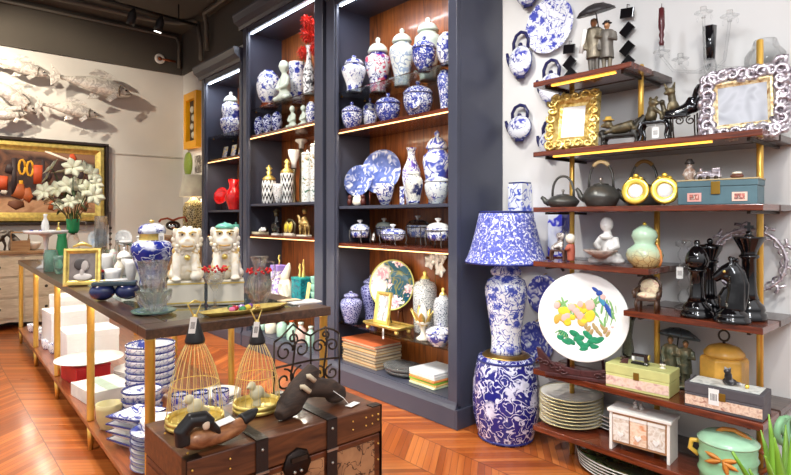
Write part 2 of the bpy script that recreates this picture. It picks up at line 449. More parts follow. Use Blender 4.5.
# ================================================================ trunk
t = T('storage_chest', 'brown wooden trunk with map panels and leather straps', 'trunk', (.60,1.613,0), 0)
LW, LD, LH = .73, .385, .486
M_trunk = wood('trunk_wood', (62,32,18), (112,66,38), 1.0, .4, (2,14,14), .2)
M_trim = wood('trunk_trim', (60,28,14), (112,56,28), 1.0, .35, (2,14,14), .3)
MB().box(0,LW,0,LD,.02,LH-.105).build('body', M_trim, t, bevel=.004)
MB().box(-.003,LW+.003,-.003,LD+.003,LH-.10,LH).build('lid', [M_trunk], t, bevel=.004)
mm = NT('old_map_print'); v = mm.coord()
base = mm.mix(mm.mapr(mm.noise(9,4,.5,v), .4, .6), C(176,128,88), C(146,104,72))
ln = mm.mapr(mm.math('ABSOLUTE', mm.math('SUBTRACT', mm.noise(16,3,.8,v), .5)), .008, .025, 1, 0)
mm.fin(mm.mix(ln, base, C(70,40,24)), .55)
for x0, x1 in ((.022,.205),(.262,.475),(.53,LW-.03)): MB().box(x0,x1,-.004,.0,.05,LH-.125).build('map_panel', MATS['old_map_print'], t)
MB().box(-.004,.0,.03,LD-.03,.05,LH-.125).build('map_panel', M_trim, t)
M_leather = pm('black_leather', (34,26,24), .4, bump=.2)
for x in (.215,.485):
    m = MB().box(x,x+.042,-.010,-.005,.02,LH+.003); m.box(x,x+.042,-.010,LD+.008,LH+.0005,LH+.005); s_ = m.build('strap', M_leather, t)
    for z in (LH-.03,LH-.15,LH-.25): MB().ell((x+.021,-.011,z), .005).build('stud', pm('steel', (190,185,175), .3, .9), s_)
    MB().box(x-.002,x+.044,-.0135,-.0105,LH-.108,LH-.10).build('buckle', MATS['steel'], s_)
m = MB().at((.365,-.006,LH-.115), (PI/2,0,0)); m.lathe([(.0,0),(.056,0),(.05,.008),(0,.010)], 8, sy=1.0)
lk = m.build('lock_plate', pm('aged_iron', (44,34,30), .4, .7), t)
MB().box(.335,.395,-.024,-.012,LH-.10,LH-.085).build('lock_hasp', M_iron, lk)
for x in (.35,.375): MB().ell((x,-.018,LH-.135), .006).build('rivet', MATS['steel'], lk)
for x in (0.0,LW-.036): MB().box(x-.005,x+.041,-.006,.03,LH+.0,LH+.003).build('corner_plate', MATS['aged_iron'], t)
for x0 in (LW+.003,-.006): MB().box(x0,x0+.003,-.005,.03,.1,LH).build('corner_strip', MATS['aged_iron'], t)
for x in (.012,LW-.014):
    for z in (LH-.03,LH-.05,LH-.14,LH-.2): MB().ell((x,-.007,z), .004, n=8, m=5).build('brass_nail', M_brass, t)
for x in (.13,.6,.66,.69):
    for z in (LH-.03,LH-.06): MB().ell((x,-.005,z), .0035, n=8, m=5).build('brass_nail', M_brass, t)
for yy in (.05,.15,.25): MB().ell((.02,yy,LH+.001), .004, n=8, m=5).build('brass_nail', M_brass, t)
# ================================================================ generators
B_GINGER = [(.0,0),(.56,0),(.58,.03),(.66,.14),(.86,.42),(1,.66),(.97,.80),(.78,.91),(.56,.95),(.54,1),(0,1)]
L_GINGER = [(0,0),(.62,0),(.66,.12),(.62,.34),(.42,.56),(.16,.66),(.10,.72),(.17,.82),(.15,.92),(0,1)]
B_TEMPLE = [(0,0),(.62,0),(.60,.06),(.56,.14),(.66,.32),(.88,.58),(1,.76),(.95,.88),(.66,.95),(.62,1),(0,1)]
L_TEMPLE = [(0,0),(.74,0),(.78,.10),(.72,.2),(.66,.34),(.46,.52),(.18,.62),(.14,.68),(.2,.78),(.16,.9),(0,1)]
B_ROUND = [(0,0),(.45,0),(.5,.03),(.8,.18),(.97,.4),(1,.55),(.9,.78),(.66,.92),(.42,.97),(.40,1),(.34,1),(.34,.9),(0,.88)]
B_TUREEN = [(0,0),(.5,0),(.5,.08),(.62,.14),(.88,.42),(.99,.7),(1,.88),(.94,.97),(.9,1),(0,1)]
L_TUREEN = [(0,0),(1,0),(1.02,.08),(.9,.3),(.6,.52),(.25,.62),(.12,.64),(.10,.72),(.18,.84),(.14,.96),(0,1)]
B_BOWL = [(0,0),(.42,0),(.44,.08),(.5,.1),(.78,.4),(.95,.75),(1,1),(.96,1),(.74,.45),(.45,.16),(0,.12)]
B_VASE = [(0,0),(.6,0),(.56,.05),(.7,.2),(1,.48),(.94,.62),(.5,.78),(.38,.86),(.42,.95),(.56,1),(.5,1),(.32,.86),(0,.8)]
B_GOURD = [(0,0),(.6,0),(.64,.03),(.92,.16),(1,.28),(.9,.42),(.56,.53),(.52,.56),(.62,.66),(.7,.74),(.62,.86),(.34,.95),(.16,1),(0,1)]
B_CYL = [(0,0),(.96,0),(1,.02),(1,.97),(.98,1),(.9,1),(.9,.8),(0,.78)]
B_CUP = [(0,0),(.6,0),(.66,.05),(.92,.4),(1,.8),(1,1),(.94,1),(.86,.4),(0,.12)]
def lathe_obj(name, prof, R, H, mat, parent, z=0.0, n=24, **kw):
    return MB().lathe(sc(prof, R, H), n, (0,0,0), **kw).build(name, mat, parent, loc=(0,0,z))
def spot(px, X, z, ytop=None, hw=None):
    x, y, d = onX(px, X)
    return (x, y, z+.0005), (zat(ytop, d)-z if ytop is not None else None), (hw*d/FPX if hw else None)
def vessel(name, label, cat, px, hw, ytop, X, z, mat, body=B_GINGER, lid=None, frac=.72, lmat=None, rz=WALLR, group=None, n=24, band=None, foot=None, kn=None):
    loc, H, Rr = spot(px, X, z, ytop, hw)
    if lid is None and not band and not foot:
        return solo(name, MB().lathe(sc(body, Rr, H), n), mat, label, cat, loc, rz, group)
    t = T(name, label, cat, loc, rz, group); z0 = 0
    if foot:
        lathe_obj('wooden_stand', [(0,0),(.9,0),(1,.3),(.8,.6),(.85,1),(0,1)], Rr*.75, foot*H, M_mahog, t); z0 = foot*H
    hb = (H-z0)*(frac if lid else 1.0)
    lathe_obj('body', body, Rr, hb, mat, t, z0, n)
    if lid:
        lathe_obj('lid', lid, Rr, H-z0-hb, lmat or mat, t, z0+hb, n)
    if band:
        for b0, b1, rr, bm in band:
            lathe_obj('band', [(0,0),(1,0),(1.02,.5),(1,1),(0,1)], rr*Rr, (b1-b0)*hb, bm, t, z0+b0*hb, n)
    return t
def handles(t, R, z, mat, s=.02, th=.004, n=2, up=False):
    for sx in (-1, 1):
        p = [(sx*R*.96, 0, z-s*.6), (sx*(R+s), 0, z-s*.5), (sx*(R+s*1.2), 0, z+s*.2), (sx*(R+s*.5), 0, z+s*.7), (sx*R*.97, 0, z+s*.5)]
        MB().tube(p, th, 6).build('handle', mat, t)
def plate_prof(R, dp): return [(0,0),(R*.6,0),(R*.66,dp*.2),(R*.99,dp*.92),(R,dp),(R*.985,dp*1.08),(R*.68,dp*.45),(R*.6,dp*.28),(0,dp*.26)]
def standing_plate(name, label, px, cy, hw, X, z, mat, tilt=.22, rz=None, standmat=None, cat='plate', rim=None, group=None, dec=None):
    """a plate leaning on a small easel on the shelf"""
    x, y, d = onX(px, X); R = hw*d/FPX; cz = zat(cy, d)-z
    if rz is None: rz = facing(x, y)*.42+WALLR*.58
    t = T(name, label, cat, (x, y, z+.0005), rz, group)
    mb = MB().lathe(plate_prof(R, R*.13), 40)
    M = Matrix.Translation((0,0,cz)) @ Euler((PI/2-tilt,0,0)).to_matrix().to_4x4()
    o = mb.build('dish', mat, t); o.matrix_local = M
    if rim:
        r = MB().lathe([(R*.975,R*.13),(R*1.012,R*.135),(R*1.012,R*.15),(R*.96,R*.148),(R*.95,R*.125)], 40, ring=True).build('rim', rim, o)
    if dec: dec(o, R)
    sm = standmat or M_mahog
    low = cz-R*math.cos(tilt)
    for sx in (-1,1):
        w = R*.42
        m = MB().tube([(sx*w,-R*.26-.012,.004),(sx*w,-R*.26-.02,max(.01,low+.012)),(sx*w,-R*.26+.01,max(.006,low-.004)),(sx*w*.7,R*.12+.02,max(.006,low-.004)),(sx*w*.7,R*.34,.004)], .004, 6)
        m.build('stand_foot', sm, t)
    return t
def blob(name, shapes, mat, parent=None, vox=.004):
    m = MB()
    for s in shapes:
        if s[0] == 'e': m.ell(s[1], s[2], s[3] if len(s) > 3 else (0,0,0), 16, 11)
        elif s[0] == 't': m.tube(s[1], s[2], 12)
        elif s[0] == 'b': m.box(*s[1])
        else: m.lathe(s[1], 16, s[2])
    return m.build(name, mat, parent, remesh=vox)
def price_tag(parent, p, w=.018, h=.036, rz=0.0, L=.02, tilt=0.0):
    """string and barcode tag hanging down from point p of its thing"""
    m = MB().box(-w/2,w/2,-.0006,.0006,-h,0); o = m.build('price_tag', M_tag, parent)
    o.location = (p[0], p[1], p[2]-L); o.rotation_euler = (0,tilt,rz)
    m = MB()
    for k in range(5): m.box(-w*.3+k*w*.13, -w*.3+k*w*.13+w*.06, -.001, -.0006, -h*.72, -h*.3)
    m.build('printed_bars', M_ink, o)
    MB().tube([(p[0],p[1],p[2]),(p[0],p[1]+.001,p[2]-L)], .0008, 5).build('string', M_tag, parent)
    return o
# porcelain glazes
BW1 = bw('blue_white_blossom', s=34, line=.05, flower=.34, dens=.46)
BW2 = bw('blue_white_fine', s=56, line=.08, flower=.3, dens=.46)
BW3 = bw('blue_white_scroll', s=44, line=.11, flower=.26, dens=.5)
BW4 = bw('blue_white_bold', s=18, flower=.42, dens=.44, ink=(34,46,140))
BW5 = bw('blue_white_pale', s=30, ink=(112,130,190), line=.06, flower=.28)
BW6 = bw('dark_cobalt', base=(34,42,120), ink=(196,204,230), s=26, line=.04, flower=.34, dens=.5)
BW7 = bw('polychrome', s=22, ink=(52,40,140), ink2=(214,84,110), flower=.46, dens=.42)
M_pear = pm('celadon_white', (214,226,214), .2, var=.04)
M_cream = pm('cream_glaze', (240,232,212), .25, var=.05)
# ================================================================ cabinet nearest the lamp
z = 2.12
vessel('temple_jar', 'small blue-flowered lidded jar at the left end of the top glass shelf, nearest cabinet', 'jar', 354, 12.5, 55, 2.435, z, bw('bw_floret', s=30, flower=.36, dens=.42, line=.01), B_TEMPLE, L_TEMPLE, .74)
vessel('temple_jar', 'white lidded jar with purple, pink and blue blotches on the top glass shelf', 'jar', 378, 13.5, 37, 2.575, z, BW7, B_TEMPLE, L_TEMPLE, .7, M_pear)
vessel('temple_jar', 'tall pale lidded jar with faint blue sprays on the top glass shelf', 'jar', 402, 13, 28, 2.58, z, bw('pale_spray', base=(236,240,236), ink=(150,168,196), s=18, flower=.3, line=.03, dens=.55), B_TEMPLE, L_TEMPLE, .74, M_pear)
vessel('temple_jar', 'tallest plain white lidded jar at the right of the top glass shelf', 'jar', 428, 14, 17, 2.60, z, M_pear, B_TEMPLE, L_TEMPLE, .76)
vessel('ginger_jar', 'squat blue scroll jar with lid in front of the tallest white jar', 'jar', 424, 12, 36, 2.42, z, BW3, B_TUREEN, L_TUREEN, .62)
vessel('ginger_jar', 'blue banded jar at the right end of the top glass shelf, half behind the post', 'jar', 446, 9.5, 33, 2.42, z, BW4, B_ROUND)
z = 1.84
def tureen(label, px, hw, ytop, X, zz, mat, frac=.62, hs=.018, group=None, cat='tureen'):
    t = vessel('tureen', label, cat, px, hw, ytop, X, zz, mat, B_TUREEN, L_TUREEN, frac, group=group)
    _, H, R = spot(px, X, zz, ytop, hw)
    handles(t, R, H*frac*.62, mat, hs, .0045)
    return t
tureen('small scroll-painted tureen at the left end of the upper wood shelf, nearest cabinet', 352, 10.5, 102, 2.43, z, BW2)
tureen('little blue tureen tucked behind between two larger tureens on the upper wood shelf', 370, 7.5, 98, 2.57, z, BW1, hs=.01)
tureen('broad blue scroll tureen in the middle of the upper wood shelf', 388, 12.5, 93, 2.44, z, BW3)
t = tureen('largest tureen with a round medallion on the upper wood shelf', 418, 15, 81, 2.47, z, BW2, .64)
_, H, R = spot(418, 2.47, z, 81, 15)
o = MB().lathe([(0,0),(R*.4,0),(R*.4,.004),(R*.34,.006),(0,.007)], 24).build('medallion', [BW4], t); o.location = (R*.5,-R*.80,H*.34); o.rotation_euler = (PI/2-.25,0,.5)
vessel('ginger_jar', 'blue-painted open jar at the right end of the upper wood shelf, nearest cabinet', 'jar', 445, 8, 71, 2.45, z, BW2, B_TEMPLE)
z = 1.28
standing_plate('dragon_plate', 'large round plate with blue dragons standing at the back of the middle shelf', 382, 172, 22.5, 2.60, z, bw('dragon_scroll', s=15, ink=(84,104,176), line=.12, flower=.26, dens=.5, base=(232,236,246)), .16)
standing_plate('dragon_plate', 'smaller blue-dragon plate standing in front at the left of the middle shelf', 359, 181, 16, 2.50, z, bw('dragon_scroll_b', s=19, ink=(84,104,176), line=.12, flower=.26, dens=.5, base=(236,240,248)), .2)
vessel('square_bowl', 'blue-painted flared bowl in front of the large dragon plate', 'bowl', 385, 13, 184, 2.40, z, BW1, B_BOWL, n=4)
vessel('gourd_vase', 'narrow-necked vase with purple-blue shoulders behind the horse jar', 'vase', 411.5, 9.5, 148, 2.60, z, bw('gourd_flower', s=26, ink=(84,64,160), flower=.36), B_VASE)
vessel('ginger_jar', 'white jar with dark blue horses around its middle', 'jar', 414, 9, 169, 2.41, z, bw('horse_jar', s=20, flower=.4, dens=.46, line=.005, ink=(32,40,90), base=(232,232,222)), B_GINGER, L_GINGER, .84, band=[(.04,.12,.66,BW6)])
vessel('temple_jar', 'big temple jar with cobalt figures and pointed lid, right of the middle shelf', 'jar', 437, 14.5, 130, 2.58, z, bw('temple_cobalt', s=12, flower=.55, dens=.44, ink=(58,72,170)), B_TEMPLE, L_TEMPLE, .74)
vessel('tureen', 'white lidded bowl with blue sprigs in front of the big temple jar', 'bowl', 437, 12.5, 173, 2.40, z, bw('sprig', s=24, flower=.33, line=.015, dens=.5, base=(230,238,238)), B_TUREEN, L_TUREEN, .7)
t = T('figure_group', 'tiny dark red figures beside a pale shell at the left of the middle shelf', 'ornament', spot(357, 2.38, z)[0], WALLR)
blob('shell', [('e',(0,0,.028),(.05,.022,.03)),('e',(.02,0,.05),(.02,.018,.03)),('e',(-.02,0,.045),(.018,.018,.03))], M_cream, t, .004)
for x in (-.088,.068): blob('figure', [('e',(x,0,.026),(.02,.018,.027)),('e',(x,0,.062),(.015,.015,.016))], pm('oxblood', (84,34,26), .35), t, .004)
t = T('upright_tile', 'little upright blue-and-white card between the bowl and the horse jar', 'ornament', spot(402, 2.36, z)[0], WALLR)
MB().box(-.019,.019,-.004,.004,0,.115).build('panel', BW1, t, bevel=.002)
# chafing dishes on racks
z = 1.01
M_rack = pm('pewter_wire', (130,124,120), .35, .85)
def chafing(label, px, hw, ytop, X, lidmat, mat=BW1, hh=.56, glasslid=False, legs=True):
    loc, H, R = spot(px, X, z, ytop, hw)
    t = T('casserole_dish', label, 'casserole dish', loc, WALLR, 'porcelain casseroles in wire warming racks')
    b0 = H*.26; b1 = H*.68
    MB().lathe([(0,0),(R*.78,0),(R*.9,(b1-b0)*.3),(R*.97,b1-b0),(R*.9,b1-b0),(0,b1-b0-.004)], 28, sy=.72).build('dish', mat, t, loc=(0,0,b0))
    o = MB().lathe([(0,0),(R*.95,0),(R*.96,.006),(R*.7,H*.14),(R*.3,H*.19),(0,H*.2)], 28, sy=.72).build('lid', lidmat, t, loc=(0,0,b1+.0005))
    MB().lathe([(0,0),(.009,0),(.008,.008),(.02,.018),(.02,.026),(0,.03)], 14).build('knob', M_white, o, loc=(0,0,H*.2-.001))
    MB().tube([(R*math.cos(a)*1.03, R*.75*math.sin(a), b1-.014) for a in [2*PI*k/28 for k in range(28)]], .003, 6, True).build('rack_ring', M_rack, t)
    for a in (.7,2.44,3.84,5.58):
        x, y = R*1.03*math.cos(a), R*.75*math.sin(a)
        MB().tube([(x,y,b1-.014),(x*1.03,y*1.05,H*.3),(x*.92,y*.95,H*.12),(x*1.08,y*1.05,.003)], .0035, 6).build('rack_leg', M_rack, t)
    return t
chafing('blue-flowered casserole with domed lid, leftmost of the wire warming racks', 360, 12, 221, 2.44, BW5)
d2 = chafing('blue casserole with a white knob and hanging tag, in a wire rack', 393, 15, 226, 2.43, BW1)
price_tag(d2, (-.10,-.085,.085), .02, .045, 0, .01, .3)
chafing('casserole with a grey-blue lid standing behind the first gap of the warming shelf', 384, 10.5, 219, 2.62, M_pear, BW5)
chafing('casserole with a clear glass lid and white knob at the back of the warming shelf', 418, 14, 216, 2.61, M_shglass, BW5)
chafing('white-lidded casserole in a wire rack at the right end of the warming shelf', 438, 14, 219, 2.42, M_white, BW1)
# peony shelf
z = .42
vessel('ginger_jar', 'small blue cell-patterned ginger jar at the left of the peony shelf', 'jar', 351, 11.5, 291, 2.43, z, cells('cobalt_cells', (176,180,214), (58,60,130), 70, .12), B_GINGER, L_GINGER, .82)
vessel('ginger_jar', 'tall blue cell-patterned jar half hidden behind the peony plate', 'jar', 371, 10.5, 275, 2.60, z, cells('cobalt_cells_b', (150,154,200), (48,50,116), 60, .14), B_TEMPLE, L_TEMPLE, .82)
def peony_mat():
    n = NT('peony_print'); v = n.coord()
    vd = n.voro(8.5, v); c = n.voro(8.5, v, 'F1', 'Color')
    pet = n.noise(46, 1, 0, v)
    fl = n.mapr(n.math('ADD', vd, n.math('MULTIPLY', n.math('SUBTRACT', pet, .5), .6)), .42, .48, 1, 0)
    sep = n.n('ShaderNodeSeparateColor'); n.link(c, sep.inputs[0])
    fc = n.mix(n.mapr(pet, .4, .6), C(250,228,232), C(232,150,168))
    lf = n.mapr(n.math('ABSOLUTE', n.math('SUBTRACT', n.noise(9,1,1.5,v), .5)), .02, .03, 1, 0)
    bg = n.mix(lf, C(22,82,104), C(120,128,70))
    sepv = n.n('ShaderNodeSeparateXYZ'); n.link(v, sepv.inputs[0])
    side = n.mapr(n.math('ADD', sepv.outputs[0], n.math('MULTIPLY', n.noise(8,1,0,v), .25)), .06, .085)
    bg2 = n.mix(side, C(238,232,214), bg)
    return n.fin(n.mix(fl, bg2, fc), .2)
t = standing_plate('peony_plate', 'large round plate of pink peonies on teal with a yellow-green rim', 393, 285, 25, 2.60, z, peony_mat(), .15, rim=pm('lime_gilt', (206,204,112), .35, .3))
t2 = T('gilt_tray', 'long gilt tray of scrolled feet in front of the peony plate', 'tray', spot(388, 2.44, z)[0], WALLR)
m = MB().box(-.17,.17,-.07,.07,.03,.042); m.build('tray_base', M_gold, t2, bevel=.003)
for k in range(4): MB().ell(((-.15,.15,-.15,.15)[k],(-.055,-.055,.055,.055)[k],.015), (.016,.016,.0155)).build('foot', M_gold, t2)
MB().tube([(-.175,-.075,.048),(.175,-.075,.048),(.175,.075,.048),(-.175,.075,.048)], .008, 6, True).build('tray_rim', M_gold, t2)
price_tag(t2, (.05,-.085,.04), .014, .07, 0, .005)
def frame(name, label, loc, rz, w, h, bw_, tilt, fm, pic, th=.02, orn=0, om=None, cat='picture frame', strut=True, roll=0.0, back=True):
    """picture frame leaning back by tilt on a strut; front is local -Y"""
    t = T(name, label, cat, loc, rz)
    E = bpy.data.objects  # frame bars
    Mx = Euler((-tilt,0,0)).to_matrix().to_4x4() @ Euler((0,roll,0)).to_matrix().to_4x4()
    m = MB(); m.M = Mx
    prof = [(0,-th*.2),(bw_*.15,-th*.9),(bw_*.5,-th),(bw_*.8,-th*.5),(bw_,-th*.35),(bw_,0),(0,0)]
    corners = [(-w/2,0),(w/2,0),(w/2,h),(-w/2,h)]; ins = [(1,1),(-1,1),(-1,-1),(1,-1)]
    vs = []; fs = []; K = len(prof)
    for (cx, cz), (ix, iz) in zip(corners, ins):
        for p, y in prof: vs.append((cx+ix*p, y, cz+iz*p))
    for c in range(4):
        for k in range(K):
            a = c*K+k; b = c*K+(k+1) % K; c2 = ((c+1) % 4)*K
            fs.append((a, b, c2+(k+1) % K, c2+k))
    m.add(vs, fs, 0, False)
    fo = m.build('frame_moulding', fm, t)
    m = MB(); m.M = Mx; m.box(-w/2+bw_*.9, w/2-bw_*.9, -th*.3, 0, bw_*.9, h-bw_*.9); m.build('picture', pic, t)
    if strut:
        dx = h*.75*math.sin(tilt); zt = h*.75*math.cos(tilt)
        m = MB().prism([(-w*.08,0),(w*.08,0),(w*.05,1),(-w*.05,1)], 0, 1, 'xz')
        p0 = Vector((0, dx+h*.28, .002)); p1 = Vector((0, dx+.004, zt))
        m2 = MB().tube([tuple(p0), tuple(p1)], [w*.06, w*.05], 4, flat=.25); m2.build('strut', M_blackm, t)
    return t
def portrait_mat(name, a, b, s=14):
    return patches(name, [a, b, a], s, .4, .8)
loc = spot(381, 2.40, z)[0]
frame('photo_frame', 'small gilt frame with a pale photo standing on the gilt tray', (2.405, loc[1], z+.0428), WALLR, .155, .225, .028, .16, M_gold, patches('pale_photo', [(196,200,204),(236,236,232),(120,120,124),(226,226,222)], 16, .3), .02)
vessel('ginger_jar', 'tall grey-green crackle jar with a gilt stopper at the back right of the peony shelf', 'jar', 425, 12.2, 270, 2.605, z, cells('grey_crackle', (206,208,208), (70,84,92), 95, .16), [(0,0),(.9,0),(.95,.03),(1,.5),(1,.84),(.8,.93),(.42,.96),(.42,1),(0,1)], [(0,0),(.4,0),(.3,.2),(.12,.4),(.2,.7),(0,1)], .86, M_gold, n=10)
vessel('ginger_jar', 'shorter grey-blue crackle jar with a gilt stopper at the right end of the peony shelf', 'jar', 443, 9.8, 287, 2.50, z, cells('grey_crackle_b', (196,200,206), (64,76,96), 90, .17), [(0,0),(.9,0),(.95,.03),(1,.5),(1,.80),(.8,.93),(.42,.96),(.42,1),(0,1)], [(0,0),(.4,0),(.3,.2),(.12,.4),(.2,.7),(0,1)], .85, M_gold, n=10)
t = T('leaf_candle_holder', 'gilded leafy candle holder with a white flame-shaped candle on the peony shelf', 'candle holder', spot(423, 2.43, z)[0], WALLR)
MB().lathe([(0,0),(.04,0),(.042,.012),(.02,.03),(.012,.05),(.018,.08),(.04,.105),(.045,.12),(.03,.12),(0,.1)], 16).build('base', M_cream, t)
MB().lathe([(0,.105),(.028,.11),(.034,.15),(.022,.19),(.006,.225),(0,.23)], 16).build('candle', M_white, t)
for k in range(7):
    a = 2*PI*k/7
    MB().leaf((.03*math.cos(a),.03*math.sin(a),.09+.02*(k%2)), (math.cos(a)*.35,math.sin(a)*.35,1), .11, .022, (math.cos(a),math.sin(a),0), -.2).build('leaf', M_gold, t)
t = vessel('tureen', 'low blue-and-white covered dish at the right front corner of the peony shelf', 'tureen', 439, 13.5, 323, 2.395, z, BW4, B_TUREEN, L_TUREEN, .58)
t = T('white_orchid', 'white orchid sprig with a bare twig stem above the grey crackle jars', 'flower', spot(436, 2.66, z)[0], WALLR)
_, hh, _ = spot(436, 2.66, z, 262)
MB().tube([(0,0,0),(.005,0,hh*.5),(-.01,0,hh*.85),(-.02,-.01,hh)], .0035, 6).build('stem', pm('twig', (110,84,40), .6), t)
MB().tube([(-.005,0,hh*.8),(.03,0,hh*.95),(.05,-.01,hh*.9)], .003, 6).build('stem', MATS['twig'], t)
for (fx, fz, s) in ((-.035,hh,.055),(.02,hh+.02,.05),(.06,hh*.9,.052),(.075,hh+.04,.048)):
    for k in range(5):
        a = 2*PI*k/5
        MB().leaf((fx,-.015,fz), (math.cos(a),-.5,math.sin(a)), s, s*.5, (0,-1,0), .3).build('petal', M_white, t)
# bottom deck: books, wrapped plates, folders
z = .155
bc = [(120,100,84),(196,150,90),(92,96,88),(150,120,76),(108,104,110),(206,160,80),(96,84,76),(168,92,58)]
x, y, d = onX(371, 2.47)
ordn = ['bottom','second from bottom','third from bottom','fourth from bottom','fourth from top','third from top','second from top','orange topmost']
for k in range(8):
    o = T('large_book', f'{ordn[k]} large flat book of the stack on the cabinet floor', 'book', (2.475+random.uniform(-.004,.004), y+random.uniform(-.006,.006), z+.0005+k*.0205), WALLR+random.uniform(-.02,.02), 'large books stacked on the cabinet floor')
    w = .195; dp = .12
    cm = pm('book_cloth_%d' % k, bc[k] if k < 7 else (206,104,58), .5)
    m = MB().box(-w,w,-dp,dp,0,.003); m.build('cover', cm, o)
    MB().box(-w,w,-dp,dp,.0172,.0202).build('cover', cm, o)
    MB().box(-w+.004,w-.004,-dp+.006,dp-.004,.003,.0172).build('pages', pm('page_edges', (206,190,160), .8), o)
M_wrap = glass('plastic_wrap', (238,240,240), .12, 1.2, .85)
x, y, d = onX(403, 2.44)
for k, (dx, dy) in enumerate(((0,0),(.012,.01),(-.01,.004))):
    o = solo('glass_platter', MB().lathe([(0,0),(.09,0),(.145,.012),(.155,.03),(.152,.034),(.09,.01),(0,.009)], 36, sx=1.0, sy=.75), M_wrap,
         ('lowest','middle','uppermost')[k]+' clear wrapped platter between the books and the folders', 'platter', (2.455+dx, y+dy, z+.0005+k*.0125), WALLR, 'wrapped clear platters')
x, y, d = onX(432, 2.46)
for k, c in enumerate(((226,234,190),(238,196,120),(150,206,70),(240,150,80),(238,238,228),(244,240,236),(236,238,240))):
    o = solo('folded_placemat', MB().box(-.115,.115,-.12,.12,0,.0125), pm('placemat_%d' % k, c, .5, bump=.1, bscale=30),
         ('lowest pale green','amber','bright green','orange','ivory','white','topmost plastic-white')[k]+' placemat in the pile at the right of the cabinet floor', 'placemat',
         (2.475+random.uniform(-.006,.006), y-.012+random.uniform(-.006,.006), z+.0005+k*.0132), WALLR+random.uniform(-.06,.06), 'placemats on the cabinet floor', bevel=.004)
# ================================================================ middle cabinet
z = 2.20
t = vessel('bottle_vase', 'white long-necked vase with dark flecks holding the red flowers', 'vase', 309, 6.5, 46, 2.43, z, bw('fleck_vase', s=20, ink=(50,50,60), flower=.3, line=.03, dens=.5), [(0,0),(.85,0),(.9,.03),(1,.3),(.9,.5),(.45,.68),(.36,.85),(.5,1),(.4,1),(.3,.85),(0,.8)])
x, y, d = onX(309, 2.43)
M_red = pm('red_petal', (222,50,34), .5, var=.3, nscale=50)
for i, (px, py, r) in enumerate(((306,52,7),(308,34,8.5),(313,39,8),(309,22,6.5),(315,52,6),(313,27,7))):
    R = r*d/FPX; Y2 = onX(px, 2.43)[1]
    t = T('red_chrysanthemum', ('lowest left','round central','right-hand','topmost','lowest right, half hidden','upper right')[i]+' red pompom flower in the fleck vase of the middle cabinet', 'flower', (2.43+(i%3)*.02-.02, Y2, zat(py, d)), WALLR, 'red pompom flowers')
    MB().ell((0,0,0), R*.55).build('heart', M_red, t)
    m = MB()
    for k in range(60):
        g = math.acos(1-2*(k+.5)/60); a = k*2.39996
        dv = Vector((math.sin(g)*math.cos(a), math.sin(g)*math.sin(a), math.cos(g)))
        m.leaf(tuple(dv*R*.45), tuple(dv), R*.65, R*.16, (0,0,1) if abs(dv.z) < .9 else (1,0,0), .25, n=3)
    o = m.build('petals', M_red, t); o['kind'] = 'stuff'
    MB().tube([(0,0,-R*.4),(0,0,-.04-.02*(i%2)), (0,(i%3)*.01-.01,-.12)], .003, 5).build('stem', pm('stem_green', (60,90,40), .6), t)
vessel('round_jar', 'globe-shaped blue blossom jar on a dark wood stand, middle cabinet', 'jar', 268.5, 12, 71, 2.46, z, bw('globe_blossom', s=24, flower=.36, dens=.42, line=.02), B_ROUND, foot=.13)
def sitting_figure(name, label, cat, px, ytop, X, zz, mat, rz=WALLR, wide=1.0):
    loc, H, _ = spot(px, X, zz+.003, ytop)
    t = T(name, label, cat, loc, rz); u = H
    w = wide
    blob('body', [('e',(0,0,.12*u),(.24*u*w,.17*u,.125*u)),('e',(0,.01*u,.36*u),(.17*u*w,.13*u,.26*u)),('e',(0,.01*u,.56*u),(.15*u*w,.10*u,.12*u)),
        ('t',[(-.15*u*w,0,.58*u),(-.22*u*w,-.06*u,.38*u),(-.06*u,-.17*u,.30*u)],[.06*u,.055*u,.04*u]),
        ('t',[(.15*u*w,0,.58*u),(.22*u*w,-.06*u,.38*u),(.06*u,-.17*u,.30*u)],[.06*u,.055*u,.04*u]),
        ('t',[(0,0,.6*u),(0,-.01*u,.74*u)],[.07*u,.06*u]),
        ('e',(0,-.015*u,.84*u),(.115*u,.125*u,.155*u)),('e',(0,-.14*u,.83*u),(.02*u,.025*u,.03*u)),
        ('e',(-.115*u,0,.83*u),(.025*u,.03*u,.05*u)),('e',(.115*u,0,.83*u),(.025*u,.03*u,.05*u)),
        ('e',(-.2*u*w,-.08*u,.09*u),(.13*u,.11*u,.075*u)),('e',(.2*u*w,-.08*u,.09*u),(.13*u,.11*u,.075*u))], mat, t, max(.003,.03*u))
    return t
sitting_figure('seated_figurine', 'pale green-white seated figurine beside the globe jar on the top shelf', 'figurine', 284.5, 60, 2.44, z, M_pear)
vessel('brush_pot', 'blue blossom cylinder pot behind the pale seated figurine', 'pot', 297, 8.2, 63, 2.58, z, bw('pot_blossom', s=24, flower=.36, dens=.42, line=.02), B_CYL, foot=.14)
z = 1.95
for i, (px, yt) in enumerate(((259.5,117),(268,114.5),(277,112))):
    vessel('small_pot', ('left','middle','right')[i]+'most'*(i!=1)+' of the three dark blue small pots on the upper wood shelf', 'pot', px, 5.6, yt, 2.42, z, BW6, B_ROUND, group='dark blue small pots')
sitting_figure('seated_figurine', 'pale figurine beside the three dark blue pots, upper wood shelf', 'figurine', 292.5, 105.5, 2.42, z, M_pear, wide=1.2)
sitting_figure('seated_figurine', 'smaller pale figurine between the larger one and a blue jar, upper wood shelf', 'figurine', 303.5, 105, 2.44, z, M_pear, wide=.9)
vessel('small_pot', 'blue jar at the right end of the upper wood shelf, middle cabinet', 'pot', 311, 5.5, 102, 2.42, z, BW1, B_ROUND)
z = 1.32
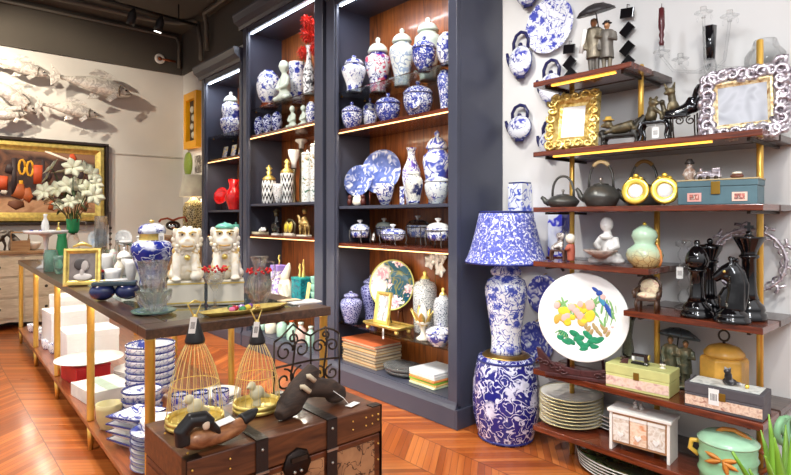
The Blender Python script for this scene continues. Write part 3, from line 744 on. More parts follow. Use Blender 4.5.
def zig():
    n = NT('zigzag_glaze'); sep = n.n('ShaderNodeSeparateXYZ'); n.link(n.tc.outputs['Object'], sep.inputs[0])
    ang = n.math('MULTIPLY', n.math('ARCTAN2', sep.outputs[1], sep.outputs[0]), 12/(2*PI))
    zz = n.math('PINGPONG', ang, .5)
    f = n.math('FRACT', n.math('ADD', n.math('MULTIPLY', sep.outputs[2], 13), n.math('MULTIPLY', zz, 1.4)))
    return n.fin(n.mix(n.math('LESS_THAN', f, .42), C(242,242,240), C(22,22,26)), .2)
M_zig = zig()
finial = [(0,0),(.9,0),(.95,.12),(.5,.3),(.25,.36),(.45,.55),(.2,.62),(.5,.8),(.3,.85),(.12,1),(0,1)]
vessel('zigzag_jar', 'left black-and-white zigzag jar with a gilt crystal finial', 'jar', 269, 7, 165, 2.44, z, M_zig, [(0,0),(.9,0),(1,.03),(1,.97),(.9,1),(0,1)], finial, .6, M_gold)
vessel('zigzag_jar', 'right, taller black-and-white zigzag jar with a gilt crystal finial', 'jar', 287, 6.8, 159, 2.46, z, M_zig, [(0,0),(.8,0),(.86,.03),(1,.97),(.9,1),(0,1)], finial, .68, M_gold)
t = vessel('lattice_bowl', 'small pierced white bowl between the two zigzag jars', 'bowl', 278, 5.5, 184, 2.38, z, cells('pierced_white', (236,238,238), (90,94,96), 60, .3), B_BOWL)
t = T('funnel_candlestick', 'candlestick with a white funnel cup on a twisted gold stem', 'candlestick', spot(294, 2.53, z)[0], WALLR)
_, H, R = spot(294, 2.53, z, 150, 7)
MB().lathe([(0,0),(R*.5,0),(R*.5,.01),(R*.24,.03),(R*.3,H*.3),(R*.2,H*.5),(R*.3,H*.62),(R*.18,H*.66),(0,H*.66)], 16, lobes=5, lob=.12).build('stem', M_bronze, t)
MB().lathe([(0,H*.66),(R*.35,H*.66),(R*.4,H*.76),(R*.8,H*.9),(R*.85,H),(R*.75,H),(R*.3,H*.8),(0,H*.78)], 20).build('cup', M_white, t)
t = T('tall_candlestick', 'tall gold candlestick with a small white drip cup behind the white canisters', 'candlestick', spot(301.5, 2.63, z)[0], WALLR)
_, H, R = spot(301.5, 2.63, z, 139, 7)
MB().lathe([(0,0),(R*.7,0),(R*.7,.012),(R*.3,.03),(R*.34,H*.35),(R*.22,H*.5),(R*.34,H*.66),(R*.22,H*.85),(0,H*.85)], 16, lobes=5, lob=.12).build('stem', M_bronze, t)
MB().lathe([(0,H*.85),(R*.35,H*.85),(R*.4,H*.92),(R*.9,H*.96),(R*.9,H*.99),(R*.3,H),(0,H)], 20).build('cup', M_white, t)
M_can = bw('canister_sprig', base=(244,246,244), ink=(70,120,96), s=20, flower=.28, dens=.56, line=.012, ink2=(170,150,90))
vessel('canister', 'white canister with green sprigs and a lid at the right of the dark shelf', 'canister', 307.5, 6, 150, 2.46, z, M_can, B_CYL, [(0,0),(1.02,0),(1.02,.3),(.9,.5),(.2,.6),(.2,1),(0,1)], .9)
vessel('canister', 'second white canister at the far right, partly behind the post of the middle cabinet', 'canister', 315, 5, 141, 2.44, z, M_can, B_CYL, [(0,0),(1.02,0),(1.02,.3),(.9,.5),(.2,.6),(.2,1),(0,1)], .9)
z = 1.04
t = solo('closed_book', MB().box(-.075,.075,-.05,.05,0,.022), pm('ivory_book', (222,214,180), .5), 'thin ivory book lying at the left of the lower wood shelf', 'book', spot(260, 2.41, z)[0], WALLR, bevel=.003)
t = T('lizard_figurine', 'white curled lizard figurine on the ivory book', 'figurine', (2.41, onX(263,2.41)[1], 1.0635), WALLR)
blob('body', [('t',[(-.045,0,.014),(-.02,0,.03),(.0,0,.022),(.025,0,.03),(.05,0,.012)],[.006,.016,.013,.016,.008]),('e',(-.05,0,.02),(.016,.012,.012)),('e',(-.03,-.012,.012),(.008,.02,.012)),('e',(.025,-.012,.012),(.008,.02,.012))], M_white, t, .004)
t = T('dark_bird_figurine', 'slender dark bird with raised beak behind the ivory book', 'figurine', spot(264, 2.54, z)[0], WALLR)
blob('body', [('e',(.03,0,.035),(.045,.025,.032),(0,-.2,0)),('t',[(.0,0,.055),(-.03,0,.085),(-.045,0,.11)],[.018,.012,.01]),('t',[(-.045,0,.11),(-.08,0,.118)],[.01,.003]),('t',[(.02,0,.02),(.02,0,0)],[.01,.02])], M_bronze, t, .005)
t = T('black_bust', 'black bust in a wide-brimmed hat on a white block, lower wood shelf', 'figurine', spot(277, 2.42, z)[0], WALLR)
MB().box(-.05,.05,-.03,.03,0,.014).build('plinth', M_white, t, bevel=.002)
_, H, _ = spot(277, 2.42, z, 209)
blob('body', [('e',(0,0,.06),(.052,.035,.05)),('t',[(-.04,0,.02),(-.055,-.01,.07),(-.02,-.02,.1)],[.018,.02,.015]),('t',[(.04,0,.02),(.055,-.01,.07),(.02,-.02,.1)],[.018,.02,.015]),('t',[(0,0,.09),(0,0,H*.72)],[.03,.018])], M_black, t, .005)
blob('head', [('e',(0,-.004,H*.8),(.02,.022,.026)),('e',(0,0,H*.9),(.036,.036,.006)),('e',(0,0,H*.95),(.02,.02,.014))], M_bronze, t, .004)
t = T('owl_frame', 'twin oval gold frame with two yellow discs, lower wood shelf', 'picture frame', spot(289.5, 2.42, z)[0], WALLR)
MB().box(-.07,.07,-.02,.02,0,.022).build('base', M_cream, t, bevel=.003)
for sx in (-1,1):
    o = MB().lathe([(0,0),(.034,0),(.04,.006),(.034,.012),(.026,.01),(0,.009)], 24, sx=.92, sy=1.25).build('oval_frame', M_gold, t, loc=(sx*.034,-.006,.072)); o.rotation_euler = (PI/2-.15,0,0)
    MB().lathe([(0,0),(.022,0),(.02,.006),(0,.008)], 20, sx=.92, sy=1.25).build('disc', pm('yellow_enamel', (240,220,60), .3), o, loc=(0,0,.009))
MB().tube([(-.07,.01,.02),(-.075,.01,.1),(-.03,.01,.135),(.03,.01,.13),(.078,.01,.1),(.07,.01,.02)], .011, 8).build('bow', M_bronze, t)
t = T('camel_figurine', 'golden pack camel figurine at the right of the lower wood shelf', 'figurine', spot(304, 2.42, z)[0], WALLR)
_, H, _ = spot(304, 2.42, z, 207)
MB().box(-.075,.075,-.03,.03,0,.012).build('base', M_cream, t, bevel=.003)
leg = []
for x in (-.035,.045):
    for y in (-.016,.016): leg.append(('t',[(x,y,.01),(x+.004,y,.045),(x,y,.09)],[.008,.009,.015]))
blob('body', leg+[('e',(.005,0,.105),(.058,.03,.03)),('e',(.005,0,.135),(.028,.026,.03)),('t',[(-.04,0,.11),(-.065,0,.12),(-.075,0,.16)],[.02,.014,.012]),('e',(-.088,0,.168),(.022,.012,.013)),('t',[(.06,0,.11),(.07,0,.06)],[.006,.004]),('e',(.012,0,H*.85),(.022,.022,.026))], patches('antique_gold', [(90,64,30),(196,160,90),(224,200,150)], 30, .4, .5, .4), t, .005)
# shelf behind the table
z = .42
t = T('gift_box', 'white and violet box behind the glass jug, with a gilt sprig on top', 'box', spot(279, 2.46, z)[0], WALLR)
_, H, R = spot(279, 2.46, z, 265, 7)
MB().box(-R,R,-.05,.05,0,H-.05).build('box_body', bw('violet_print', ink=(150,130,210), s=14), t, bevel=.003)
MB().box(-R-.003,R+.003,-.053,.053,H-.05,H).build('lid', pm('violet_card', (150,126,206), .5), t, bevel=.003)
MB().tube([(0,0,H),(.01,0,H+.04),(-.01,0,H+.06),(.012,0,H+.09)], .007, 6).build('sprig', M_gold, t)
t = T('shell_ornament', 'large cream curled shell ornament behind the table corner', 'ornament', spot(286, 2.41, z)[0], WALLR)
_, H, R = spot(285.5, 2.40, z, 262, 8)
blob('shell', [('e',(0,0,H*.34),(R*1.0,.05,H*.33)),('t',[(-R*.6,0,H*.5),(0,-.01,H*.68),(R*.55,0,H*.88),(R*.75,0,H*.99)],[.035,.04,.026,.006]),('t',[(R*.8,-.02,H*.25),(R*.6,-.04,H*.5),(0,-.05,H*.55),(-R*.3,-.05,H*.38),(0,-.055,H*.3)],[.02,.022,.02,.016,.01]),('e',(0,0,.028),(R*.9,.05,.024))], M_cream, t, .006)
t = T('teal_tin', 'teal patterned tin with gilt candle figures on its lid at the right behind the table', 'tin', spot(302, 2.47, z)[0], WALLR)
_, H, R = spot(302, 2.47, z, 277, 9)
MB().box(-R,R,-.06,.06,0,H*.93).build('tin_body', bw('teal_print', base=(20,140,150), ink=(10,86,104), s=16, flower=.4), t, bevel=.004)
MB().box(-R-.002,R+.002,-.062,.062,H*.93,H).build('lid', pm('teal_enamel', (30,150,150), .3), t, bevel=.004)
for x, hh in ((-R*.45,.11),(R*.3,.15)): blob('candle_figure', [('t',[(x,0,H),(x+.006,0,H+hh*.5),(x-.004,0,H+hh*.7),(x+.004,0,H+hh)],[.016,.009,.012,.004])], M_gold, t, .004)
t = solo('folded_card', MB().box(-.022,.022,-.003,.003,0,.25), pm('yellow_card', (226,214,140), .6), 'pale yellow card leaning in front of the teal tin', 'card', (2.385, onX(305,2.385)[1], .4205), WALLR); t.rotation_euler = (-.1,.12,WALLR)
for k in range(5):
    solo('mint_bowl', MB().lathe(sc(B_CUP, .036, .06), 20), pm('mint_glaze', (150,206,186), .25), ('lowest','second','middle','fourth','uppermost')[k]+' mint bowl of the narrow stack beside the teal tin', 'bowl', (2.42, onX(315,2.42)[1], z+.0005+k*.0605), WALLR, 'mint bowls behind the table')
z = .155
mintb = pm('mint_bottle', (176,214,196), .2, var=.08)
for i, (px, hw, yt, mt, lb) in enumerate(((254,5,318,'s','pale grey-mint bottle furthest left'),(262,5,320,'m','mint bottle left of the cream one'),(271,6,319,'c','cream bottle with pale shoulders'),(282,5.5,317,'m','mint bottle right of the cream one'),(292,5.5,319,'r','bottle with an orange cap'),(301,5.5,322,'p','pink-tinted bottle'),(311,5.5,326,'m','mint bottle furthest right'))):
    mm_ = {'s': pm('grey_mint', (186,206,200), .2), 'm': mintb, 'c': M_cream, 'r': mintb, 'p': pm('pink_bottle', (228,190,180), .25)}[mt]
    t = vessel('scent_bottle', lb+' on the middle cabinet floor, under the table edge', 'bottle', px, hw, yt, 2.42, z, mm_, [(0,0),(.9,0),(1,.04),(1,.62),(.8,.78),(.45,.86),(.42,1),(0,1)], [(0,0),(.5,0),(.52,.9),(.4,1),(0,1)], .86, pm('orange_cap', (226,100,50), .4) if mt == 'r' else M_pear, group='bottles on the middle cabinet floor')
# ================================================================ far cabinet
z = 2.05
vessel('shallow_bowl', 'blue-and-white lobed bowl under the lidded jar, far cabinet', 'bowl', 231, 11, 119.5, 2.49, z, BW1, [(0,0),(.6,0),(.62,.1),(.9,.5),(1,.95),(.95,1),(.8,.6),(.7,.55),(0,.5)])
x, y, d = onX(231, 2.49); zz = z+.0005+(zat(119.5, d)-z)*.5
vessel('temple_jar', 'blue-and-white lidded jar with a pointed finial standing in a bowl, far cabinet', 'jar', 231, 9.3, 91.5, 2.49, zz, bw('far_jar', s=16, flower=.45, dens=.46), [(0,0),(.6,0),(.64,.03),(.86,.25),(1,.7),(.92,.88),(.7,.95),(.66,1),(0,1)], L_TEMPLE, .7, M_pear)
z = 1.80
FL = patches('floral_tin', [(240,240,240),(70,80,170),(240,238,236),(236,196,70),(244,242,240)], 24, .3, .6)
for i, (px, dz) in enumerate(((224,0),(232.5,0),(240,0))):
    solo('floral_tile', MB().box(-.045,.045,-.006,.006,0,.14), FL, ('left','middle','right')[i]+' of three floral tiles leaning in a row, far cabinet', 'tile', (2.45-.0*i, onX(px,2.45)[1], z+.003), WALLR, 'floral tiles in the far cabinet', bevel=.003).rotation_euler = (-.18,0,WALLR)
z = 1.27
M_redg = pm('red_glaze', (206,22,22), .12, var=.2, nscale=20, Coat_Weight=.6)
standing_plate('red_dish', 'round red dish with a pierced rim standing in the far cabinet', 221.5, 196, 8.6, 2.45, z, M_redg, .2, standmat=M_blackm)
t = vessel('red_vase', 'broad red vase with a flared neck beside the red dish', 'vase', 234, 8.5, 179.5, 2.44, z, M_redg, [(0,0),(.6,0),(.62,.04),(.95,.3),(1,.45),(.85,.62),(.6,.7),(.55,.8),(.7,1),(.6,1),(.48,.8),(0,.7)])
z = 1.02
vessel('teal_pot', 'teal glazed lidded pot low in the far cabinet, above the right lion', 'pot', 236, 6, 222, 2.43, z, pm('teal_glaze', (110,190,170), .2), B_TUREEN, L_TUREEN, .6)
vessel('teal_pot', 'smaller teal dish left of the teal lidded pot, far cabinet', 'pot', 226, 4, 225, 2.43, z, pm('teal_glaze', (110,190,170), .2), B_BOWL)
vessel('white_vase', 'tall plain white cylinder vase in the far cabinet, behind the right lion', 'vase', 239.5, 4.5, 246, 2.44, .50, M_white, B_CYL)
# ================================================================ far wall: painting, fish, dresser
M_frameblk = pm('dark_frame', (44,32,26), .35)
def cave():
    n = NT('cave_painting'); v = n.coord((1,1,1))
    sep = n.n('ShaderNodeSeparateXYZ'); n.link(v, sep.inputs[0])
    b = n.noise(6, 4, 1.2, v)
    r = n.n('ShaderNodeValToRGB'); n.link(b, r.inputs[0]); e = r.color_ramp.elements
    e[0].position = .3; e[0].color = C(34,26,30); e[1].position = .75; e[1].color = C(128,86,64)
    q = e.new(.5); q.color = C(66,46,42)
    g = n.mix(n.mapr(n.noise(9,3,.8,v), .35, .65), C(168,122,88), C(212,168,132))
    h = n.math('ADD', sep.outputs[2], n.math('MULTIPLY', n.noise(3,2,0,v), .14))
    low = n.mapr(h, .31, .35, 1, 0)
    rf = n.mapr(n.math('ADD', h, n.math('MULTIPLY', sep.outputs[0], .12)), .82, .88)
    return n.fin(n.mix(rf, n.mix(low, r.outputs[0], g), C(150,112,88)), .5)
FX, FY, FZ = 1.008, YB-.003, 1.14
t = frame('wall_painting', 'large gilt and black framed painting of villagers under drying cloths', (FX, FY, FZ), 0, 1.5, .92, .11, 0, M_gold, cave(), .05, cat='painting', strut=False)
m = MB()
for x0, x1, z0, z1 in ((-.785,.785,-.035,.0),(-.785,.785,.92,.955),(-.785,-.75,0,.92),(.75,.785,0,.92)): m.box(x0,x1,-.06,0,z0,z1)
m.build('outer_frame', M_frameblk, t, bevel=.006)
def onpaint(px, py):
    x, y, d = onY(px, YB-.02); return x-FX, zat(py, d)-FZ
pic = [c for c in t.children if c.name.startswith('picture')][0]
def daub(nm, pts, r, mat):
    m = MB(); P = []
    for px, py in pts:
        x, z = onpaint(px, py); P.append((x, -.018, z))
    m.tube(P, r, 8, flat=.22); m.build(nm, mat, pic)
Y1 = pm('paint_yellow', (232,170,40), .6); Y2 = pm('paint_vermilion', (206,84,44), .6); Y3 = pm('paint_umber', (112,66,44), .6); Y4 = pm('paint_white', (226,218,206), .6); Y5 = pm('paint_shadow', (58,46,50), .6); Y6 = pm('paint_rust', (170,88,44), .6)
for gx, gy in ((22,167),(30,168.5)): daub('yellow_garland', [(gx+3.2*math.cos(a*.7), gy+7.5*math.sin(a*.7)) for a in range(10)], .012, Y1)
for gx, gy, gm in ((47,176,Y5),(62,190,Y3),(52,205,Y6),(80,176,Y5),(72,158,Y2),(84,206,Y3),(9,168,Y5),(33,194,Y5)): daub('cave_figure', [(gx,gy-4),(gx+1,gy),(gx-1,gy+5)], [.02,.04,.035], gm)
daub('red_cloth', [(38,165),(38,184)], [.05,.045], Y2); daub('red_cloth', [(4,176),(3,190)], .04, Y2)
daub('villager', [(21,184),(20,192),(17,198)], [.03,.06,.06], Y6); daub('villager', [(27,188),(29,196),(25,200)], [.03,.055,.05], Y6)
daub('yellow_scarf', [(19,183),(23,183)], .03, Y1); daub('white_hen', [(20,199),(24,197)], [.03,.02], Y4); daub('basket', [(8,203),(16,205),(24,204)], [.02,.055,.03], Y3)
daub('hut_post', [(14,158),(14,196)], .022, Y5); daub('hut_post', [(43,160),(43,200)], .016, Y5); daub('roof_edge', [(45,151),(70,161),(94,166)], .014, Y4)
daub('white_goose', [(3,194),(5,190)], .03, Y4)
# silver fish
M_fish = patches('silver_leaf', [(214,206,198),(250,246,240),(190,182,178),(248,244,238)], 14, .28, 1.0, .3)
M_fishd = pm('tarnished_silver', (120,104,88), .4, .6)
def fish(label, px, py, Lpx, roll=0.0, off=.17, flip=1, hh=.205, seed=0):
    x, y, d = onY(px, YB-off); z = zat(py, d); L = Lpx*d/FPX
    t = T('fish_sculpture', label, 'wall sculpture', (x, y, z), 0, 'silver fish on the far wall')
    def X(a): return flip*(a-.5)*L
    prof = [(.06,.05),(.14,.045),(.28,.10),(.45,.17),(.62,.19),(.76,.165),(.86,.125),(.94,.075),(.985,.03)]
    vs = []; fs = []; n = 14
    for a, r in prof:
        for k in range(n):
            q = 2*PI*k/n
            vs.append((X(a), math.cos(q)*r*L*.42, math.sin(q)*r*L*hh*3.2+.02*L*math.sin(a*PI)))
    for i in range(len(prof)-1):
        for k in range(n): fs.append((i*n+k, i*n+(k+1) % n, (i+1)*n+(k+1) % n, (i+1)*n+k))
    fs.append(tuple(range(n))); fs.append(tuple(range((len(prof)-1)*n, len(prof)*n)))
    Mx = Euler((0,roll,0)).to_matrix().to_4x4()
    m = MB(); m.M = Mx; m.add(vs, fs); o = m.build('body', M_fish, t)
    def fin(nm, pl, y0, y1):
        m = MB(); m.M = Mx; m.prism([(X(a), b*L) for a, b in pl], y0*L, y1*L, 'xz'); m.build(nm, M_fish, t, bevel=.003)
    fin('tail_fin', [(.10,.02),(.04,.06),(-.06,.15),(-.02,.03),(-.05,-.02),(-.03,-.14),(.05,-.05),(.10,-.01)], -.012, .012)
    fin('dorsal_fin', [(.40,.15),(.46,.24),(.58,.25),(.74,.20),(.78,.15)], -.008, .008)
    fin('belly_fin', [(.46,-.11),(.42,-.21),(.54,-.17),(.58,-.13)], -.008, .008)
    fin('pectoral_fin', [(.74,-.05),(.64,-.16),(.70,-.2),(.79,-.10)], -.085, -.07)
    for a, b in ((.90,.035),): 
        m = MB(); m.M = Mx; m.ell((X(a), -.045*L, b*L), .016*L); m.build('eye', M_black, t)
    m = MB(); m.M = Mx; m.tube([(X(.99),-.012*L,.0),(X(.93),-.045*L,-.012*L),(X(.90),-.05*L,-.03*L)], .006*L, 6); m.build('mouth', M_fishd, t)
    m = MB(); m.M = Mx; m.tube([(X(.82),-.055*L,.09*L),(X(.795),-.075*L,.02*L),(X(.82),-.06*L,-.07*L)], .008*L, 6); m.build('gill', M_fishd, t)
    MB().tube([(0,0,0),(0,off+.003,0)], .01, 8).build('wall_rod', M_fishd, t)
    return t
fish('largest silver fish, upper right of the shoal on the far wall', 95, 86, 70, .12, .18)
fish('silver fish swimming right, lower one directly under the largest fish', 70, 110, 54, .10, .16)
fish('silver fish at the upper left of the shoal, above the largest fish tail', 18, 67, 54, .16, .16)
fish('silver fish swimming left at the left edge, angled steeply down', 8, 94, 60, .62, .15)
fish('silver fish at the lower left of the shoal, just above the painting', 4, 116, 42, -.2, .16)
# dresser
t = T('dresser', 'cream and wood chest of drawers under the painting', 'dresser', (.45, 7.08, 0), 0)
M_limed = wood('limed_wood', (196,180,154), (226,212,188), 1.0, .6, (3,14,14), 0); M_natw = wood('natural_wood', (150,112,76), (188,148,106), 1.0, .5, (2,14,14), .1)
DW = .86
MB().box(-DW,DW,.0,.34,.10,.80).build('carcass', M_limed, t, bevel=.004)
MB().box(-DW-.02,DW+.02,-.02,.345,.80,.832).build('top', M_natw, t, bevel=.006)
m = MB().prism([(-DW,.10),(-DW,.06),(-DW*.8,.0),(-DW*.7,.055),(-DW*.35,.085),(0,.04),(DW*.35,.085),(DW*.7,.055),(DW*.8,.0),(DW,.06),(DW,.10)], -.004, .02, 'xz'); m.build('apron', M_limed, t)
for x in (-DW+.04,DW-.04): MB().box(x-.03,x+.03,.28,.34,0,.10).build('rear_foot', M_limed, t)
nc = 4
for c in range(nc):
    for r in range(3):
        x0 = -DW+.03+c*(2*DW-.03)/nc; x1 = x0+(2*DW-.03)/nc-.03; z0 = .125+r*.222
        o = MB().box(x0,x1,-.014,.0,z0,z0+.20).build('drawer', wood('drawer_wood', (202,182,150), (232,216,190), 1.0, .6, (3,14,14), 0), t, bevel=.004)
        MB().ell(((x0+x1)/2,-.026,z0+.10), .016, n=10, m=6).build('knob', M_iron, o)
def onfar(px, py_base_z, Yp): x, y, d = onY(px, Yp); return x, y, d
x, y, d = onY(7, 7.2)
t = T('carved_figures', 'dark and white carved leaping animals on the dresser, left edge', 'ornament', (x, 7.24, .8325), 0)
for k, (dx, fl) in enumerate(((-.06,1),(.07,-1))):
    blob('animal', [('t',[(dx-.07*fl,0,.02),(dx-.03*fl,0,.1),(dx+.02*fl,0,.16),(dx+.08*fl,0,.2)],[.012,.03,.03,.016]),('e',(dx+.1*fl,0,.21),(.035,.018,.018),(0,.3*fl,0)),('t',[(dx+.02*fl,0,.15),(dx+.05*fl,0,.06),(dx+.04*fl,0,.005)],[.02,.012,.012]),('t',[(dx-.03*fl,0,.1),(dx-.06*fl,0,.03),(dx-.07*fl,0,.0)],[.018,.01,.016])], patches('ebony_white', [(30,26,26),(60,48,40),(214,206,196)], 10, .3), t, .006)
x, y, d = onY(20, 7.2)
t = T('wooden_crate', 'small open wooden crate with a handle on the dresser', 'crate', (x, 7.2, .8325), 0)
m = MB(); w = .085
m.box(-w,w,-.07,.07,0,.01); m.box(-w,w,-.07,-.06,.01,.11); m.box(-w,w,.06,.07,.01,.11); m.box(-w,-w+.01,-.06,.06,.01,.13); m.box(w-.01,w,-.06,.06,.01,.13); m.build('box', M_natw, t)
MB().tube([(-w+.005,0,.12),(-w+.005,0,.2),(w-.005,0,.2),(w-.005,0,.12)], .008, 6).build('handle', M_natw, t)
x, y, d = onY(33, 7.2)
solo('white_bowl', MB().lathe(sc(B_BOWL,.09,.09), 24), M_white, 'white bowl on the dresser right of the wooden crate', 'bowl', (x, 7.24, .8325))
# lamp on a side chest in the corner
t = T('side_chest', 'tan wooden chest in the far corner carrying a lamp', 'chest', (2.42, 6.82, 0), WALLR)
MB().box(-.36,.36,-.22,.29,.04,.94).build('carcass', M_natw, t, bevel=.005); MB().box(-.38,.38,-.24,.295,.94,.97).build('top', M_natw, t, bevel=.005)
for x in (-.33,.33):
    for y in (-.19,.25): MB().box(x-.03,x+.03,y-.03,y+.03,0,.04).build('foot', M_natw, t)
for k in range(3): 
    o = MB().box(-.33,.33,-.232,-.22,.08+k*.28,.34+k*.28).build('drawer', M_natw, t, bevel=.004); MB().ell((0,-.24,.21+k*.28), .016, n=10, m=6).build('knob', M_brass, o)
x, y, d = onY(193.5, 6.72)
t = T('table_lamp', 'lamp with a cream shade and pale mosaic cylinder base on the corner chest', 'lamp', (x, y, .9705))
zt = zat(197, d)-.97; zs = zat(175, d)-.97
MB().lathe([(0,0),(.09,0),(.1,.01),(.125,.06),(.125,zt*.72),(.10,zt*.86),(.05,zt*.92),(.03,zt),(0,zt)], 24).build('base', cells('mosaic', (226,206,150), (110,96,60), 40, .1), t)
MB().lathe([(.165,0),(.118,zs-zt),(.113,zs-zt),(.16,0)], 32, ring=True).build('lamp_shade', pm('shade_linen', (250,240,222), .8, Transmission_Weight=.2), t, loc=(0,0,zt))
MB().lathe([(0,0),(.012,0),(.012,.06),(0,.06)], 10).build('socket', M_brass, t, loc=(0,0,zt+.0005))
lb = bpy.data.lights.new('lamp_bulb', 'POINT'); lb.energy = 9; lb.color = (1,.82,.6); lb.shadow_soft_size = .03
ob = bpy.data.objects.new('lamp_bulb', lb); COL.objects.link(ob); ob.location = (x, y, .97+zt+.11)
x, y, d = onY(182, 6.50)
t = T('oval_mirror', 'small oval mirror with rust ribbons leaning on the corner chest', 'mirror', (2.26, y+.02, .9705), -.35)
o = MB().lathe([(.055,0),(.07,.004),(.068,.012),(.055,.012)], 28, sx=1.15, sy=.8, ring=True).build('mirror_frame', M_iron, t, loc=(0,0,.13)); o.rotation_euler = (PI/2-.2,0,0)
o2 = MB().lathe([(0,0),(.056,0),(.056,.006),(0,.006)], 28, sx=1.15, sy=.8).build('glass', pm('mirror_silver', (225,225,225), .05, 1.0), o)
MB().tube([(0,0,.0),(0,0,.075)], .012, 8).build('stand', M_iron, t)
for k, sx in enumerate((-1,1)): MB().tube([(0,-.01,.19),(sx*.06,-.015,.215),(sx*.13,-.01,.20+.03*k),(sx*.15,-.005,.17)], .012, 6, flat=.4).build('ribbon', pm('rust_ribbon', (168,70,34), .6), t)
# corner pictures on the long wall
def onwall(px, py, off=0.0): x, y, d = onX(px, XW-off); return y, zat(py, d)
ya, za = onwall(189, 96); yb, zb = onwall(201.5, 147)
t = T('shadow_box', 'bright yellow shadow box hanging high in the far corner', 'picture frame', (XW-.001, (ya+yb)/2, zb), WALLR)
w, h = (ya-yb), za-zb
M_yel = pm('yellow_lacquer', (250,178,22), .35, var=.04)
m = MB()
for b in ((-w/2,-w/2+.07,0,h),(w/2-.07,w/2,0,h),(-w/2+.07,w/2-.07,0,.09),(-w/2+.07,w/2-.07,h-.09,h)): m.box(b[0],b[1],-.07,-.0,b[2],b[3])
m.build('frame', M_yel, t); MB().box(-w/2+.07,w/2-.07,-.012,0,.09,h-.09).build('backing', pm('box_backing', (66,60,50), .6), t)
for k in range(4): MB().ell((.02*(-1)**k,-.03,.17+k*.11), (.05,.02,.045)).build('rosette', pm('box_rosette', (206,204,190), .5), t)
ya, za = onwall(194, 153); yb, zb = onwall(204, 176)
frame('wall_print', 'narrow white frame with a dark figure print, below the yellow shadow box', (XW-.002, (ya+yb)/2, zb), WALLR, ya-yb, za-zb, .045, 0, M_white, patches('dark_print', [(226,222,214),(60,50,44),(226,222,214)], 9, .5), .02, strut=False)
ya, za = onwall(185.5, 153); yb, zb = onwall(192.5, 176)
t = T('leaf_plaque', 'pointed green leaf plaque on the far corner wall', 'wall plaque', (XW+.0008, (ya+yb)/2, (za+zb)/2), WALLR)
o = MB().lathe([(0,0),(1,.0),(.97,.1),(.5,.14),(0,.15)], 24).build('plaque', pm('leaf_green', (150,176,72), .4, bump=.2), t); o.scale = ((ya-yb)/2,(za-zb)/2,.25); o.rotation_euler = (PI/2,0,0)
# ================================================================ on the display table
TABZ = .79
def tab(px, py, z=TABZ): x, y, d = onZ(px, py, z); return (x, y, z+.0008), d
def tvessel(name, label, cat, px, hw, ytop, yb, mat, body, lid=None, frac=.7, lmat=None, z=TABZ, rz=None, group=None, n=24, **kw):
    loc, d = tab(px, yb, z); R = hw*d/FPX; H = zat(ytop, d)-z
    if rz is None: rz = facing(loc[0], loc[1])
    if lid is None: return solo(name, MB().lathe(sc(body,R,H), n, **kw), mat, label, cat, loc, rz, group)
    t = T(name, label, cat, loc, rz, group)
    lathe_obj('body', body, R, H*frac, mat, t, 0, n); lathe_obj('lid', lid, R, H*(1-frac), lmat or mat, t, H*frac, n)
    return t
CAKE = [(0,0),(.42,0),(.42,.03),(.2,.1),(.1,.3),(.09,.6),(.14,.82),(.3,.88),(.95,.92),(1,1),(.97,1),(.9,.955),(0,.95)]
tvessel('cake_stand', 'white pedestal cake stand at the far left end of the display table', 'cake stand', 46, 19.5, 230.5, 268, M_white, CAKE, n=32)
(cx, cy, cz), cd = tab(46, 268); ctop = .0008+TABZ+(zat(230.5,cd)-TABZ)*.955
def oncake(dx, dy): return (cx+dx, cy+dy, ctop)
solo('bud_vase', MB().lathe(sc([(0,0),(.7,0),(.75,.05),(1,.3),(.8,.55),(.4,.75),(.35,.85),(.55,1),(.45,1),(.2,.85),(0,.8)], .03, .145), 18), M_white, 'white bud vase on the cake stand', 'vase', oncake(-.005,.0))
t = T('hand_bell', 'tiny gold bell on the cake stand', 'bell', oncake(.085,-.01)); MB().lathe([(0,0),(.022,0),(.02,.01),(.012,.03),(.004,.04),(0,.04)], 14).build('bell', M_gold, t); MB().lathe([(0,.04),(.004,.04),(.006,.06),(.003,.08),(0,.082)], 10).build('handle', M_gold, t)
for k, (dx, dy) in enumerate(((-.10,-.01),(-.045,-.04))): solo('blue_trinket', MB().lathe([(0,0),(.012,0),(.016,.008),(.01,.018),(0,.02)], 12), pm('cobalt_glaze', (40,48,150), .2), ('left','right')[k]+' of two tiny cobalt trinkets on the cake stand', 'trinket', oncake(dx,dy), 0, 'cobalt trinkets on the cake stand')
tvessel('glass_jar', 'square mint glass jar below the cake stand', 'jar', 51, 6.5, 250, 271.5, M_mint, [(0,0),(.95,0),(1,.03),(1,.8),(.85,.9),(.85,1),(.75,1),(.75,.85),(.9,.78),(.9,.06),(0,.05)], n=8)
tvessel('glass_jar', 'mint glass tumbler right of the square mint jar', 'tumbler', 59, 5, 256, 274, M_mint, B_CUP)
tvessel('glass_bowl', 'low mint glass bowl between the mint jar and the gold photo frame', 'bowl', 66, 7, 259, 268, M_mint, B_BOWL)
tvessel('glass_jug', 'green glass jug under the flowers, left of the clear vase', 'jug', 62, 5.5, 232, 262, M_green, [(0,0),(.7,0),(.8,.05),(1,.35),(.85,.65),(.7,.85),(.85,1),(.78,1),(.62,.85),(0,.82)])
loc, d = tab(73, 261); R = 6*d/FPX; H = zat(219, d)-TABZ
t = T('flower_vase', 'footed clear vase with a green collar holding the white flowers', 'vase', loc)
MB().lathe(sc([(0,0),(.8,0),(.82,.02),(.3,.08),(.3,.14),(1,.3),(.95,.5),(.6,.66),(0,.66)], R, H), 24).build('bowl', M_clear, t)
MB().lathe(sc([(0,.66),(.62,.66),(.95,.74),(1,.98),(1.02,1),(.92,1),(.9,.76),(0,.72)], R, H), 24).build('collar', pm('green_collar', (60,178,110), .25), t)
